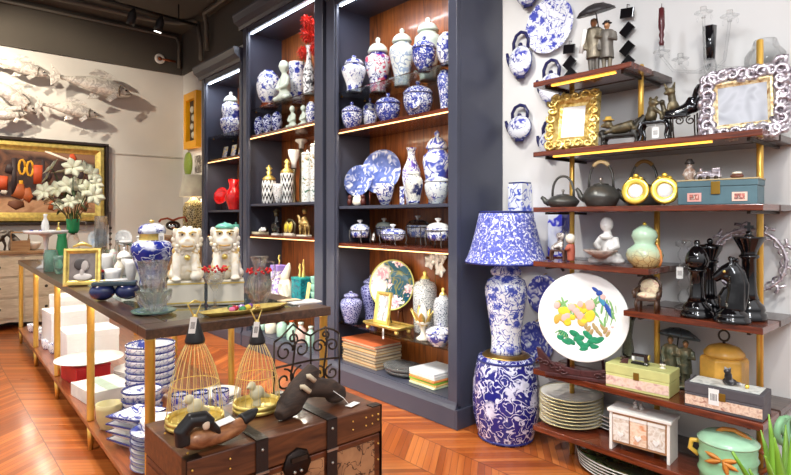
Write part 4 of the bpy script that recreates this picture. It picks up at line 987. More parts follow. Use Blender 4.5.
o = MB().tube([(R*.95,0,H*.95),(R*1.9,0,H*.93),(R*1.9,0,H*.72),(R*.95,0,H*.74)], .006, 8).build('handle', M_clear, t)
fl = [(44,192,1),(52,168,1),(57,190,1),(63,172,1),(68,186,1),(73,168,1),(78,186,1),(80,199,0),(86,170,1),(88,190,1),(94,196,1),(92,175,1),(60,205,0),(52,198,1),(96,184,0),(70,202,0),(47,178,0)]
M_petal = pm('ivory_petal', (250,250,216), .5, var=.06); M_leafg = pm('leaf_dark_green', (66,88,44), .5, var=.3); M_twig = MATS['twig']
for k, (px, py, big) in enumerate(fl):
    dd = d+(-.12,.1,0,.16,-.06)[k % 5]; a, b = ray(px); fx, fy = a*dd-loc[0], b*dd-loc[1]; fz = zat(py, dd)-loc[2]
    col_ = ('leftmost','upper left','central left','top left of centre','central','topmost','right of centre','low right','upper right','right','rightmost','far upper right','low left','left','far right','low central','highest left')[k]
    q = T('lily_stem', col_+' stem of ivory lilies in the footed vase', 'flower', (loc[0], loc[1], loc[2]+H*.62), 0, 'ivory lilies in the footed vase')
    fz -= H*.62; s0 = ((k % 4)*.008-.012, (k % 3)*.008-.008, .0)
    MB().tube([s0, (fx*.25,fy*.25,fz*.45), (fx*.7,fy*.7,fz*.8), (fx,fy,fz)], .004, 6).build('stem', pm('stem_green', (60,90,40), .6) if k % 2 else M_twig, q)
    if big or True:
        dirv = Vector((fx,fy-.25,.10)).normalized(); e1 = dirv.orthogonal().normalized(); e2 = dirv.cross(e1)
        for w in range(6):
            ang = 2*PI*w/6; dv = dirv*.55+(e1*math.cos(ang)+e2*math.sin(ang))
            MB().leaf((fx,fy,fz), tuple(dv), .095 if big else .07, .040 if big else .028, tuple(dirv), .28, n=4).build('petal', M_petal, q)
    MB().leaf((fx*.55,fy*.55,fz*.68), (fx+.02,fy-.02,.1*(-1)**k), .09, .016, (0,0,1), .3).build('leaf', M_leafg, q)
loc, d = tab(101, 262); 
tvessel('hurricane_glass', 'tall clear glass hurricane cylinder at the far end of the table', 'candle holder', 101, 6, 216, 260.5, M_clear, [(0,0),(.9,0),(.95,.02),(1,.98),(1,1),(.92,1),(.88,.06),(0,.05)])
t = T('bead_chain_stand', 'thin dark stand with hanging beads right of the hurricane cylinder', 'ornament', tab(110, 262)[0]); 
_, dd = tab(110, 262); hh = zat(212, dd)-TABZ
MB().lathe([(0,0),(.03,0),(.03,.008),(.005,.012),(.005,hh),(0,hh)], 12).build('stand', M_iron, t)
for k in range(4): MB().ell((.0,-.012,hh*.35+k*.05), .013, n=10, m=6).build('bead', M_iron, t)
def tplate(label, px, cy, hw, yb, mat):
    loc, d = tab(px, yb); R = hw*d/FPX; cz_ = zat(cy, d)-TABZ
    t = T('display_plate', label, 'plate', loc, facing(loc[0], loc[1]))
    o = MB().lathe(plate_prof(R, R*.14), 32, lobes=16, lob=.015).build('dish', mat, t); o.matrix_local = Matrix.Translation((0,0,cz_)) @ Euler((PI/2-.2,0,0)).to_matrix().to_4x4()
    for sx in (-1,1): MB().tube([(sx*.04,-.04,.003),(sx*.035,-.012,cz_-R*.85),(sx*.035,-.035,cz_-R*.9)], .004, 6).build('easel_leg', M_brass, t)
    MB().tube([(-.037,-.02,cz_-R*.9),(.037,-.02,cz_-R*.9)], .003, 6).build('easel_bar', M_brass, t)
    MB().tube([(0,.06,.003),(0,R*.2+.012,cz_-R*.2)], .004, 6).build('easel_leg', M_brass, t)
tplate('white plate with a pale blue centre on a stand above the gold photo frame', 98.5, 239, 9.5, 260, bw('pale_centre', s=12, ink=(186,206,226), flower=.5, line=.01, base=(244,246,246)))
tplate('smaller pressed-glass plate on a stand, right of the pale blue centred plate', 123.5, 238, 8, 261, bw('glassy_plate', s=20, ink=(206,208,206), flower=.4, line=.06, base=(236,236,232)))
CUPS = [('white_mug','white mug behind the photo frame','mug',107,5.5,254,272,M_white,B_CUP),
 ('napkin_ring','small green and pink posy ornament among the white china','ornament',113,4,249,267,patches('posy',[(120,180,120),(240,236,230),(230,150,150)],30,.4),B_ROUND),
 ('gold_rim_dish','white footed dish with a broad gold rim behind the blue jar','dish',125,7,241,265,M_white,CAKE),
 ('white_pot','white lidded sugar pot left of the cobalt jar','pot',124,6.5,247,275,M_white,B_TUREEN),
 ('white_cup','white cup beside the cobalt jar, in front of the sugar pot','cup',131,5.5,260,281,M_white,B_CUP),
 ('white_bowl','low white bowl behind the blue twin planter','bowl',113,7.5,269,285,M_white,B_BOWL),
 ('glass_sphere','clear glass ball vase among the white china','vase',104,5,247,266,M_clear,B_ROUND),
 ('mint_dish','low mint glass dish left of the white mug','dish',101,6,258,270,M_mint,B_BOWL),
 ('mint_tumbler','small mint tumbler left of the cream jug','tumbler',110.5,3.6,250,263,M_mint,B_CUP),
 ('glass_candlestick','short clear glass candlestick left of the gold-rimmed dish','candlestick',117,3.5,240,266,M_clear,B_VASE),
 ('mint_bowl','mint footed bowl far behind the gold-rimmed dish','bowl',131,6,243,263,M_mint,CAKE),
 ('gold_cup','little gold cup behind the photo frame','cup',95,4.5,250,265,M_gold,B_CUP),
 ('white_vase','slim white vase behind the cobalt jar','vase',139,5,236,268,M_white,B_VASE),
 ('cream_jug','cream jug right behind the red candle','jug',119,5,258,279,M_cream,B_VASE)]
for nm, lb_, ct, px, hw, yt, yb_, mt, pf in CUPS:
    if ct == 'pot': tvessel(nm, lb_, ct, px, hw, yt, yb_, mt, pf, L_TUREEN, .62)
    else:
        o = tvessel(nm, lb_, ct, px, hw, yt, yb_, mt, pf)
t = T('napkin_roll', 'rolled white napkin with a gold ring behind the blue planter', 'napkin', tab(114, 287.5)[0], .1)
MB().tube([(-.07,0,.025),(.07,0,.025)], .0245, 14).build('roll', M_white, t); MB().tube([(-.062,0,.025),(-.05,0,.025)], .0255, 14).build('ring', M_gold, t)
loc, d = tab(82, 286)
pf = frame('photo_frame', 'ornate gold frame with a black-and-white portrait on the table', loc, facing(loc[0], loc[1])-.12, .2, .225, .032, .2, M_gold, patches('portrait_ground', [(92,84,82),(130,120,116),(70,64,64)], 8, .4), .022)
# portrait: head turned to the right, curls, white collar
Mt = Euler((-.2,0,0)).to_matrix().to_4x4()
for nm, c, r, mt in (('collar',(.004,-.011,.052),(.05,.006,.022),pm('grey_light', (206,200,196), .5)),('neck',(.0,-.0115,.078),(.013,.006,.03),pm('grey_face', (182,174,170), .5)),('face',(.012,-.013,.118),(.023,.006,.032),pm('grey_face', (182,174,170), .5)),('hair',(-.008,-.0112,.128),(.036,.006,.036),pm('grey_hair', (66,60,60), .5))):
    m = MB(); m.M = Mt; m.ell(c, r); m.build(nm, mt, pf)
m = MB(); m.M = Mt
m.tube([(-.05,-.02,.232),(-.02,-.022,.245),(0,-.022,.25),(.02,-.022,.245),(.05,-.02,.232)], [.006,.009,.012,.009,.006], 8); m.build('crest', M_gold, pf)
loc, d = tab(98, 283)
t = T('candle_glass', 'red candle in a dark blue glass beside the photo frame', 'candle', loc); R = 5.8*d/FPX; H = zat(269.5, d)-TABZ
MB().lathe([(0,0),(R*.9,0),(R,.004),(R,H*.78),(0,H*.78)], 20).build('glass', pm('navy_glass', (34,38,66), .1), t); MB().lathe([(0,H*.781),(R*.97,H*.781),(R*.97,H*.93),(R*.3,H),(0,H)], 20).build('candle', pm('red_wax', (176,22,26), .4), t)
loc, d = tab(115, 300); s = d/FPX
t = T('twin_planter', 'dark blue glazed planter of two bulging halves at the table edge', 'planter', loc, facing(loc[0], loc[1])-.16)
M_bl = pm('midnight_glaze', (32,44,92), .12, var=.3, nscale=25, Coat_Weight=.5)
for sx in (-1,1): MB().ell((sx*11.5*s,0,8.8*s), (11.8*s,10*s,8.8*s), n=20, m=12).build('bowl', M_bl, t)
MB().box(-20*s,20*s,-8*s,8*s,14.5*s,18.5*s).build('rim', pm('slate_glaze', (62,78,88), .2), t, bevel=.006)
loc, d = tab(152, 285); R = 20*d/FPX; H = zat(220, d)-TABZ
t = T('ginger_jar', 'cobalt ginger jar with white blossoms and gilt collar behind the crystal vase', 'jar', loc, facing(loc[0], loc[1]))
M_cob = bw('cobalt_blossom', base=(28,42,140), ink=(214,218,232), s=20, line=.02, flower=.5, dens=.42)
MB().lathe(sc([(0,0),(.6,0),(.6,.05),(.55,.1),(.75,.3),(.98,.5),(1,.58),(.85,.66),(.62,.69),(0,.69)], R, H), 32).build('body', M_cob, t)
MB().lathe(sc([(0,.69),(.60,.69),(.6,.70),(.56,.78),(.6,.79),(0,.79)], R, H), 32).build('collar', M_gold, t)
o = MB().lathe(sc([(0,.79),(.64,.79),(.66,.84),(.56,.91),(.3,.945),(0,.95)], R, H), 32).build('lid', M_cob, t)
MB().lathe(sc([(0,.945),(.12,.945),(.06,.955),(.13,.975),(.1,.995),(0,1)], R, H), 16).build('knob', M_gold, o)
price_tag(t, (R*.42,-R*.55,H*.80), .03, .06, .2, 0)
def crystal(prof, n, lob): return dict(lobes=n//2, lob=lob, n=n)
loc, d = tab(153, 301); R = 14.5*d/FPX; H = zat(261, d)-TABZ
solo('crystal_vase', MB().lathe(sc([(0,0),(.62,0),(.66,.03),(.5,.12),(.62,.3),(.86,.7),(1,1),(.94,1),(.78,.7),(.5,.3),(0,.2)], R, H), 40, lobes=10, lob=.05), M_clear, 'flared cut-crystal vase standing in front of the cobalt jar', 'vase', loc)
loc, d = tab(154, 313); R = 21*d/FPX
t = T('crystal_bowl', 'spiky cut-crystal bowl on a mint glass base near the table corner', 'bowl', loc)
MB().lathe([(0,0),(R*.8,0),(R*.98,.008),(R,.014),(R*.8,.010),(0,.010)], 40, lobes=20, lob=.015).build('base_plate', M_mint, t)
R2 = 15.5*d/FPX; H2 = zat(289, d)-TABZ
MB().lathe([(0,.0105),(R2*.45,.0105),(R2*.5,.02),(R2*.95,H2*.6),(R2*1.02,H2*.95),(R2*.92,H2*.9),(R2*.4,.04),(0,.036)], 44, lobes=11, lob=.13).build('bowl', M_clear, t)
# guardian lions
M_lion = patches('ivory_gilded', [(238,228,206),(246,240,226),(240,232,212),(226,186,96)], 22, .3, .6)
M_lionp = pm('ivory_glaze', (240,232,214), .3, var=.05)
def lion(label, px, yb, cap, mirror):
    loc, d = tab(px, yb); s = d/FPX
    t = T('guardian_lion', label, 'lion statue', loc, facing(loc[0], loc[1]))
    w = 17*s; hp = 24*s
    o = MB().box(-w,w,-w*.72,w*.72,0,hp).build('pedestal', M_lionp, t, bevel=.004)
    for z in (.08,.86): MB().box(-w*1.02,w*1.02,-w*.75,w*.75,hp*z,hp*z+.007).build('gilt_line', M_gold, o)
    u = 58*s; f = mirror
    def q(x, y, z): return (x*u*f, y*u, hp+z*u)
    blob('body', [('e',q(.0,.06,.20),(.26*u,.22*u,.21*u)),('e',q(.0,-.02,.40),(.20*u,.18*u,.22*u)),('e',q(-.17,.0,.10),(.13*u,.2*u,.11*u)),('e',q(.17,.0,.10),(.13*u,.2*u,.11*u)),
        ('t',[q(-.13,-.12,.46),q(-.15,-.2,.22),q(-.15,-.22,.03)],[.085*u,.07*u,.065*u]),('t',[q(.13,-.12,.46),q(.15,-.2,.24),q(.15,-.24,.16)],[.085*u,.07*u,.065*u]),
        ('e',q(-.15,-.27,.035),(.085*u,.10*u,.042*u)),('e',q(.16,-.26,.08),(.10*u,.10*u,.085*u)),
        ('e',q(.02,-.06,.70),(.20*u,.19*u,.20*u)),('e',q(.02,-.22,.64),(.14*u,.10*u,.095*u)),('e',q(.02,-.27,.70),(.06*u,.05*u,.04*u)),('e',q(.02,-.24,.56),(.12*u,.07*u,.045*u)),
        ('e',q(-.07,-.2,.79),(.05*u,.04*u,.035*u)),('e',q(.11,-.2,.79),(.05*u,.04*u,.035*u)),('e',q(-.17,-.06,.83),(.05*u,.04*u,.07*u)),('e',q(.21,-.06,.83),(.05*u,.04*u,.07*u)),
        ('t',[q(.0,.24,.2),q(.05,.3,.45),q(.0,.26,.62)],[.05*u,.07*u,.03*u])], M_lion, t, .0042)
    for k in range(12):
        a = PI*(k/11)*1.5-PI*.25
        MB().ell(q(.02+.21*math.cos(a), -.02+.06*abs(math.cos(a*2)), .68+.2*math.sin(a)), (.055*u,.07*u,.055*u), n=8, m=6).build('mane_curl', M_lion, t)
    for k in range(9):
        a = PI*(k/8)*1.2+PI*.9
        MB().ell(q(.02+.17*math.cos(a), -.20-.02*math.sin(a), .56+.10*math.sin(a)), (.038*u,.035*u,.038*u), n=8, m=6).build('beard_curl', M_lion, t)
    for sx in (-1,1):
        for k in range(3): MB().ell(q(.18*sx, -.08+.05*k, .30+.10*k), (.05*u,.05*u,.06*u), n=8, m=6).build('haunch_curl', pm('worn_gilt', (226,196,120), .35, .4), t)
        MB().tube([q(.02+.03*sx,-.245,.80),q(.02+.08*sx,-.25,.83),q(.02+.14*sx,-.2,.82)], .016*u, 6).build('brow', MATS['worn_gilt'], t)
    for sx in (-.06,.10): MB().ell(q(sx,-.245,.785), .018*u, n=8, m=6).build('eye', M_black, t)
    MB().tube([q(-.07,-.30,.595),q(.02,-.325,.585),q(.11,-.30,.595)], .012*u, 6).build('mouth', pm('muzzle_gold', (200,160,80), .4), t)
    MB().ell(q(.02,-.22,.40), .05*u, n=10, m=6).build('bell', M_gold, t)
    if cap: MB().lathe([(0,0),(.15*u,0),(.16*u,.03*u),(.1*u,.075*u),(.03*u,.09*u),(0,.11*u)], 16).build('cap', MATS['teal_glaze'], t, loc=q(.02,-.04,.875))
lion('left ivory guardian lion with gilded mane, on a gold-lined pedestal', 186, 304, False, 1)
lion('right ivory guardian lion wearing a teal cap, on a gold-lined pedestal', 226, 303, True, -1)
M_berry = pm('red_berry', (200,20,24), .25, var=.25, nscale=50)
def wreath(parent, R, z, n=26, r=.0085):
    for k in range(n):
        a = 2*PI*k/n; rr = R*(1+.12*((k*7) % 3-1))
        MB().ell((rr*math.cos(a), rr*math.sin(a), z+.008*((k*5) % 3-1)), r*(1+.25*((k*3) % 3-1)), n=8, m=5).build('berry', M_berry, parent)
loc, d = tab(215, 309.5); R = 10*d/FPX; H = zat(268, d)-TABZ
t = T('glass_goblet', 'clear glass goblet in front of the right lion', 'goblet', loc)
MB().lathe(sc([(0,0),(.7,0),(.72,.03),(.14,.1),(.12,.4),(.5,.55),(.95,.75),(1,.93),(.94,.93),(.85,.75),(0,.6)], R, H), 24).build('cup', M_clear, t)
t2 = T('berry_wreath', 'ring of red berries lying on the glass goblet', 'wreath', (loc[0], loc[1], loc[2]+H*.93)); wreath(t2, R*1.05, .008); 
for k in range(5): MB().leaf((R*math.cos(k*1.3),R*math.sin(k*1.3),.012), (math.cos(k*1.3),math.sin(k*1.3),.4), .03, .008, (0,0,1), .2, n=3).build('leaf', M_gold, t2)
loc, d = tab(259, 305); R = 13*d/FPX; H = zat(256.5, d)-TABZ
t = T('glass_jug', 'round clear glass jug with a flared pleated neck near the table front', 'jug', loc)
MB().lathe(sc([(0,0),(.55,0),(.6,.03),(.9,.2),(1,.38),(.85,.56),(.48,.68),(.42,.78),(.62,.95),(.72,1),(.66,1),(.36,.8),(.4,.7),(.78,.56),(.92,.38),(0,.06)], R, H), 40, lobes=10, lob=.035).build('body', M_clear, t)
MB().tube([(R*.5,.0,H*.88),(R*1.25,0,H*.86),(R*1.4,0,H*.6),(R*.95,0,H*.42)], .007, 8).build('handle', M_clear, t)
t2 = T('berry_wreath', 'ring of red berries around the neck of the glass jug', 'wreath', (loc[0], loc[1], loc[2]+H*.70)); wreath(t2, R*.82, 0, 24)
loc, d = tab(246, 312.5); s = d/FPX
t = T('gilt_leaf_tray', 'long gold leaf-edged tray of coloured crystals at the table front', 'tray', (loc[0], loc[1]+.012, loc[2]), ROT+.03)
m = MB().lathe([(0,0),(.85,0),(1.0,.10),(1.02,.12),(.98,.12),(.84,.03),(0,.03)], 40, lobes=7, lob=.05); 
for i in range(len(m.v)): x_, y_, z_ = m.v[i]; m.v[i] = (x_*46*s, y_*.062, z_*.16)
m.build('tray', M_gold, t)
CR = [('pink',(-.06,-.005),(222,120,160)),('red',(-.035,.018),(190,40,60)),('green',(-.02,-.02),(70,150,90)),('yellow',(.02,.01),(232,200,70)),('lilac',(.0,.03),(170,130,200)),('amber',(.055,-.012),(220,160,60)),('dark green',(-.045,.038),(40,110,80)),('violet',(.04,.03),(120,70,160))]
for nm, (dx, dy), c in CR:
    m = MB().ell((0,0,.0125), (.017,.014,.0125), (0,0,dx*20), 7, 4); o = solo('crystal', m, pm('gem_'+nm.replace(' ','_'), c, .08, Coat_Weight=.5), nm+' faceted crystal on the gold leaf tray', 'crystal', (loc[0]+dx, loc[1]+.012+dy, loc[2]+.0052), 0, 'crystals on the gold tray')
for k, (px, py, w_, h_, c) in enumerate(((303,302.5,.075,.05,(236,230,222)),(291,301.5,.05,.045,(222,196,160)))):
    loc, d = tab(px, py); solo('brochure', MB().box(-w_,w_,-h_,h_,0,.006), pm('brochure_%d' % k, c, .6), ('white','tan')[k]+' brochure lying at the right end of the table front', 'brochure', loc, ROT+.08*k-.05)
loc, d = tab(57.5, 281.5); solo('onion_ornament', MB().lathe(sc([(0,0),(.6,0),(1,.3),(.9,.55),(.2,.85),(.05,1),(0,1)], .016, .035), 16), pm('lilac_glaze', (206,190,210), .2), 'tiny lilac onion-shaped ornament left of the photo frame', 'ornament', (loc[0]+.06, loc[1]+.1, loc[2]))
# ================================================================ lower shelf of the table
LS = .15
def low(px, py): return tab(px, py, LS)
def xy(px, X=None, Y=None):
    return onX(px, X) if X is not None else onY(px, Y)
M_bwp = bw('plate_rim_blue', s=16, flower=.4, dens=.46)
ORD = ['bottom','second from bottom','third from bottom','fourth from bottom','fifth from bottom','sixth from bottom','seventh from bottom','eighth from bottom','topmost']
x, y, d = xy(140, Y=2.42)
M_edge = pm('navy_rim', (44,52,120), .2)
for k in range(9):
    t = T('dinner_plate', f'{ORD[k]} plate of the round stack by the near table leg, behind the trunk', 'plate', (.775+.003*(k%2), 2.40, LS+.0005+k*.0175), 0, 'round plates by the near table leg')
    R = .112
    MB().lathe(plate_prof(R, .020), 32).build('dish', M_bwp if k > 5 else M_white, t)
    MB().lathe([(R*.97,.0175),(R*1.012,.0195),(R*1.012,.0225),(R*.97,.0215)], 32, ring=True).build('rim', M_edge if k > 4 else pm('rim_line', (120,120,160), .2), t)
solo('rice_bowl', MB().lathe(sc(B_BOWL, .075, .055), 28), M_bwp, 'small blue-and-white bowl on top of the round plate stack by the near leg', 'bowl', (.775,2.40,LS+.0005+8*.0175+.0085))
for k in range(4):
    t = T('square_dish', f'{("lowest","second","third","uppermost")[k]} deep square blue-rimmed dish of the stack beside the round plates', 'dish', (.775,2.70,LS+.0005+k*.036), .35+.05*k, 'square dishes on the table shelf')
    w = .098
    m = MB().lathe([(0,0),(w*.75,0),(w*.8,.004),(w*1.30,.034),(w*1.34,.040),(w*1.26,.040),(w*.78,.010),(0,.008)], 4, rotz=PI/4); m.build('dish', M_bwp if k == 3 else M_white, t, bevel=.004)
    MB().lathe([(w*1.26,.0335),(w*1.345,.0345),(w*1.345,.041),(w*1.26,.041)], 4, rotz=PI/4, ring=True).build('rim', M_edge, t)
BWB = bw('bowl_sprig', s=22, flower=.36, dens=.44, line=.015, ink=(52,66,160))
for k in range(3):
    t = T('rice_bowl', ('bottom','middle','top')[k]+' bowl of the short blue-and-white stack in front of the tall bowl stack', 'bowl', (.875,2.97,LS+.0005+k*.045), 0, 'short stack of blue bowls')
    MB().lathe(sc(B_BOWL, .098, .082), 28).build('bowl', BWB, t); MB().lathe([(.090,.076),(.0985,.077),(.0985,.084),(.090,.0835)], 28, ring=True).build('rim', M_edge, t)
for k in range(7):
    t = T('serving_bowl', ('bottom','second from bottom','third from bottom','fourth','third from top','second from top','top')[k]+' bowl of the tall blue-flowered stack on the table shelf', 'bowl', (1.03,3.34,LS+.0005+k*.036), 0, 'tall stack of serving bowls')
    MB().lathe(sc(B_BOWL, .135, .10), 32).build('bowl', BWB, t); MB().lathe([(.126,.094),(.1355,.095),(.1355,.102),(.126,.1015)], 32, ring=True).build('rim', M_edge, t)
tvessel('beige_bowl', 'plain olive-beige bowl at the shelf edge behind the square dishes', 'bowl', 109, 12, 403, 428, pm('olive_beige', (196,184,134), .4), B_CUP, z=LS)
t = T('boxed_book', 'thick pale book lying at the shelf edge behind the beige bowl', 'book', (.83,3.56,LS+.0005), .12); MB().box(-.12,.12,-.16,.16,0,.075).build('cover', pm('pale_cover', (226,228,220), .5), t, bevel=.003); MB().box(-.03,.03,-.161,.161,.0755,.0765).build('ribbon', pm('sage_ribbon', (180,196,176), .6), t)
t = T('red_box', 'red gift box under a white platter on the table shelf', 'box', (.80,4.02,LS+.0005), .1); MB().box(-.07,.13,-.17,.13,0,.1).build('box_body', pm('red_card', (190,30,34), .5), t, bevel=.003); MB().box(-.072,.132,-.172,.132,.1005,.115).build('lid', pm('red_card', (190,30,34), .5), t, bevel=.003)
solo('white_platter', MB().lathe([(0,0),(.12,0),(.13,.004),(.20,.022),(.2,.027),(.12,.010),(0,.009)], 40), M_white, 'large round white platter resting on the red gift box', 'platter', (.85,3.98,LS+.1165), 0)
for k in range(4): solo('white_platter', MB().lathe([(0,0),(.09,0),(.1,.004),(.155,.020),(.155,.024),(.1,.010),(0,.009)], 36), M_white, ('lowest','second','third','uppermost')[k]+' oval white platter in the pile behind the pale book', 'platter', (1.12,3.86,LS+.0005+k*.012), .3, 'oval white platters')
for k, (X_, Y_, w, h, yy) in enumerate(((.98,4.62,.17,.22,.16),(.95,5.14,.16,.30,.16),(1.12,5.62,.2,.36,.15))):
    t = T('white_carton', ('lower','taller','tallest, farthest')[k]+' white carton standing on the table shelf behind the platters', 'box', (X_,Y_,LS+.0005), .05*k, 'white cartons on the table shelf')
    MB().box(-w,w,-yy,yy,0,h-.05).build('carton', pm('white_carton', (246,246,244), .6, var=.02), t, bevel=.003); MB().box(-w-.003,w+.003,-yy-.003,yy+.003,h-.0495,h).build('lid', pm('white_carton', (246,246,244), .6), t, bevel=.003)
solo('square_platter', MB().lathe([(0,0),(.11,0),(.17,.025),(.175,.03),(.1,.012),(0,.010)], 4, rotz=PI/4+.3), M_white, 'square white platter lying between the red box and the cartons', 'platter', (.88,4.33,LS+.0005), 0)
for k, (px, Y_) in enumerate(((24,5.98),(29,5.72),(33,5.55),(38,5.28),(42,5.12),(44,4.93))):
    X_ = .79+.02*(k % 2)+.012*(5-k)/3; zz = LS+.0005
    solo('teacup', MB().lathe(sc(B_CUP, .042, .075), 20), BWB, ('farthest','second farthest','third farthest','third nearest','second nearest','nearest')[k]+' blue-flowered teacup in the row at the far end of the table shelf', 'cup', (X_, Y_, zz), 0, 'teacups at the far end of the table shelf')
for k, (X_, Y_) in enumerate(((.84,5.85),(.88,5.40),(.82,5.02))):
    solo('teacup_saucer', MB().lathe(sc(B_BOWL,.06,.05), 20), BWB, ('far','middle','near')[k]+' small blue bowl behind the teacup row on the table shelf', 'bowl', (X_+.06, Y_, LS+.0005))
# right part, seen through the cages
t = T('deep_platter', 'blue-patterned rectangular dish seen behind the left cage', 'dish', (1.02,2.64,LS+.0005), -.15)
m = MB().lathe([(0,0),(.09,0),(.125,.05),(.13,.055),(.12,.055),(.085,.012),(0,.01)], 4, rotz=PI/4, sx=1.1, sy=.85); m.build('dish', bw('blue_check', base=(236,238,246), ink=(66,76,180), s=26, flower=.5, dens=.36), t, bevel=.004)
for k in range(5):
    solo('blue_plate', MB().lathe(plate_prof(.13, .022), 32), bw('blue_rim_plate', s=20, flower=.5, dens=.4, ink=(80,70,190)), ('lowest','second','third','fourth','uppermost')[k]+' violet-blue plate of the stack at the right of the shelf, behind the right cage', 'plate', (1.29,2.62+.004*(k%2),LS+.0005+k*.013), 0, 'violet-blue plates behind the right cage')
for k in range(4):
    solo('white_plate', MB().lathe(plate_prof(.125, .02), 32), M_white, ('lowest','second','third','uppermost')[k]+' plain white plate of the stack behind the violet-blue plates', 'plate', (1.30,3.02,LS+.0005+k*.012), 0, 'plain white plates on the table shelf')
for k in range(3): 
    t = T('tall_beaker', ('left','middle','right')[k]+' blue-patterned tall beaker behind the left cage', 'beaker', (1.05+.095*k,2.93-.04*k,LS+.0005), 0, 'blue beakers behind the left cage')
    MB().lathe(sc(B_CUP, .044, .12), 24).build('cup', bw('beaker_blue', s=30, flower=.4, dens=.4, ink=(70,70,180)), t); MB().lathe([(.040,.112),(.0445,.113),(.0445,.12),(.04,.12)], 24, ring=True).build('rim', M_edge, t)
# ================================================================ on the trunk
TR = .486+.0035
def trunk(px, py): x, y, d = onZ(px, py, TR); return (x, y, TR+.0005), d
def cage(label, px, pyb, hw, yapex, n=22):
    loc, d = trunk(px, pyb); R = hw*d/FPX; H = zat(yapex, d)-TR
    t = T('birdcage', label, 'birdcage', loc, .3)
    MB().lathe([(0,0),(R,0),(R*1.03,.004),(R*1.03,.012),(R*.97,.014),(0,.014)], 32).build('base', M_gold, t)
    MB().lathe([(R*.96,.014),(R*1.02,.016),(R*1.02,.03),(R*.96,.031)], 32, ring=True).build('base_band', M_gold, t)
    hc = H*.80
    for k in range(n):
        a = 2*PI*k/n; P = []
        for i in range(9):
            u = i/8; r = R*(.98-.14*u-.62*u**2.6)
            P.append((r*math.cos(a), r*math.sin(a), .02+(hc-.02)*u))
        MB().tube(P, .0011, 5).build('bar', pm('pale_gilt_wire', (244,222,150), .4, .4), t)
    for u in (.45,):
        r = R*(.98-.14*u-.62*u**2.6); MB().tube([(r*math.cos(2*PI*k/28), r*math.sin(2*PI*k/28), .02+(hc-.02)*u) for k in range(28)], .0015, 5, True).build('hoop', M_gold, t)
    MB().lathe([(0,hc-.012),(R*.34,hc-.012),(R*.36,hc-.004),(R*.12,H-.004),(0,H)], 24).build('cap', M_blackm, t)
    o = MB().tube([(0,0,H-.002),(-.012,0,H+.02),(-.03,0,H+.05),(.0,0,H+.06),(.026,0,H+.05),(.012,0,H+.02),(0,0,H)], .0035, 6, flat=.5).build('ribbon_loop', M_gold, t)
    MB().ell((0,0,H+.004), .009, n=10, m=6).build('knot', M_gold, t)
    price_tag(t, (-R*.22,-R*.22,H+.012), .024, .055, -.2, .004, .15)
    o = blob('bird', [('e',(0,0,.06),(.03,.022,.026),(0,-.3,0)),('e',(-.026,0,.092),(.016,.015,.016)),('t',[(.02,0,.05),(.06,0,.03)],[.014,.006]),('t',[(-.04,0,.092),(-.053,0,.088)],[.005,.002]),('t',[(0,0,.04),(0,0,.014)],[.012,.018])], pm('bird_ivory', (226,216,180), .4, bump=.2), t, .003)
    return t
cage('left gilt wire birdcage with a black cone cap, standing on the trunk', 195, 424, 27.5, 318)
cage('right gilt wire birdcage with a black cone cap, beside the scroll-iron rack', 257, 409, 23, 323)
# decoy duck
loc, d = trunk(217, 446)
t = T('decoy_duck', 'carved wooden duck decoy with tucked black head on the trunk', 'duck decoy', (loc[0]+.004, loc[1]+.018, loc[2]), .12)
blob('body', [('e',(0,0,.030),(.112,.040,.0305)),('e',(-.05,0,.034),(.06,.038,.034)),('t',[(.06,0,.034),(.125,0,.05)],[.024,.012])], wood('duck_wood', (112,58,30), (186,130,84), 1.0, .4, (6,14,14), .2), t, .004)
blob('tail', [('t',[(.09,0,.048),(.13,0,.058),(.155,.004,.07)],[.022,.018,.006]),('e',(.10,.012,.055),(.05,.012,.008),(0,-.25,0))], pm('duck_dark', (30,28,28), .4), t, .004)
blob('head', [('t',[(-.105,.0,.03),(-.112,.0,.07),(-.085,-.006,.098),(-.05,-.014,.095),(-.03,-.022,.075)],[.026,.024,.025,.026,.02]),('t',[(-.035,-.022,.078),(-.012,-.03,.055),(-.004,-.032,.04)],[.016,.010,.005])], pm('duck_head', (24,22,22), .35), t, .004)
MB().ell((-.05,-.034,.082), (.014,.007,.016), (0,.3,0), n=10, m=6).build('cheek', pm('duck_cheek', (226,206,180), .5), t)
m = MB(); m.at((.02,-.012,.0665), (.25,-.06,.1)); m.box(-.034,.034,-.014,.014,-.001,.001); m.build('paper_slip', M_tag, t)
# driftwood carving
M_drift = wood('driftwood', (36,26,20), (70,50,38), 1.0, .75, (3,16,16), 0, 2.0)
loc, d = trunk(284, 419)
t = T('driftwood_carving', 'rough dark driftwood carving with pale pegs in front of the scroll-iron rack', 'carving', (loc[0], loc[1], TR+.0005), 0)
b = blob('log', [('t',[(.0,0,.035),(.05,.015,.06),(.10,.035,.095),(.155,.05,.14)],[.036,.045,.042,.028]),('t',[(-.03,-.015,.02),(.0,.0,.03),(.03,.01,.035)],[.02,.034,.038]),('t',[(.09,.03,.075),(.15,.025,.075),(.21,.02,.06),(.265,.015,.032)],[.03,.036,.036,.022]),('e',(.03,.01,.03),(.05,.04,.03)),('e',(.235,.02,.026),(.045,.032,.026))], M_drift, t, .006)
for p, q in (((.055,-.02,.105),(.085,-.035,.085)),((.085,-.012,.135),(.115,-.02,.115))): MB().tube([p, ((p[0]+q[0])/2-.008,(p[1]+q[1])/2,(p[2]+q[2])/2+.012), q], .009, 8).build('peg', pm('pale_peg', (206,190,160), .6), t)
m = MB(); m.at((.27,-.04,.0012), (0,0,.3)); m.box(-.028,.028,-.014,.014,-.0007,.0007); m.build('price_tag', M_tag, t)
MB().tube([(.20,-.014,.06),(.235,-.03,.03),(.255,-.038,.003)], .0012, 5).build('string', M_tag, t)
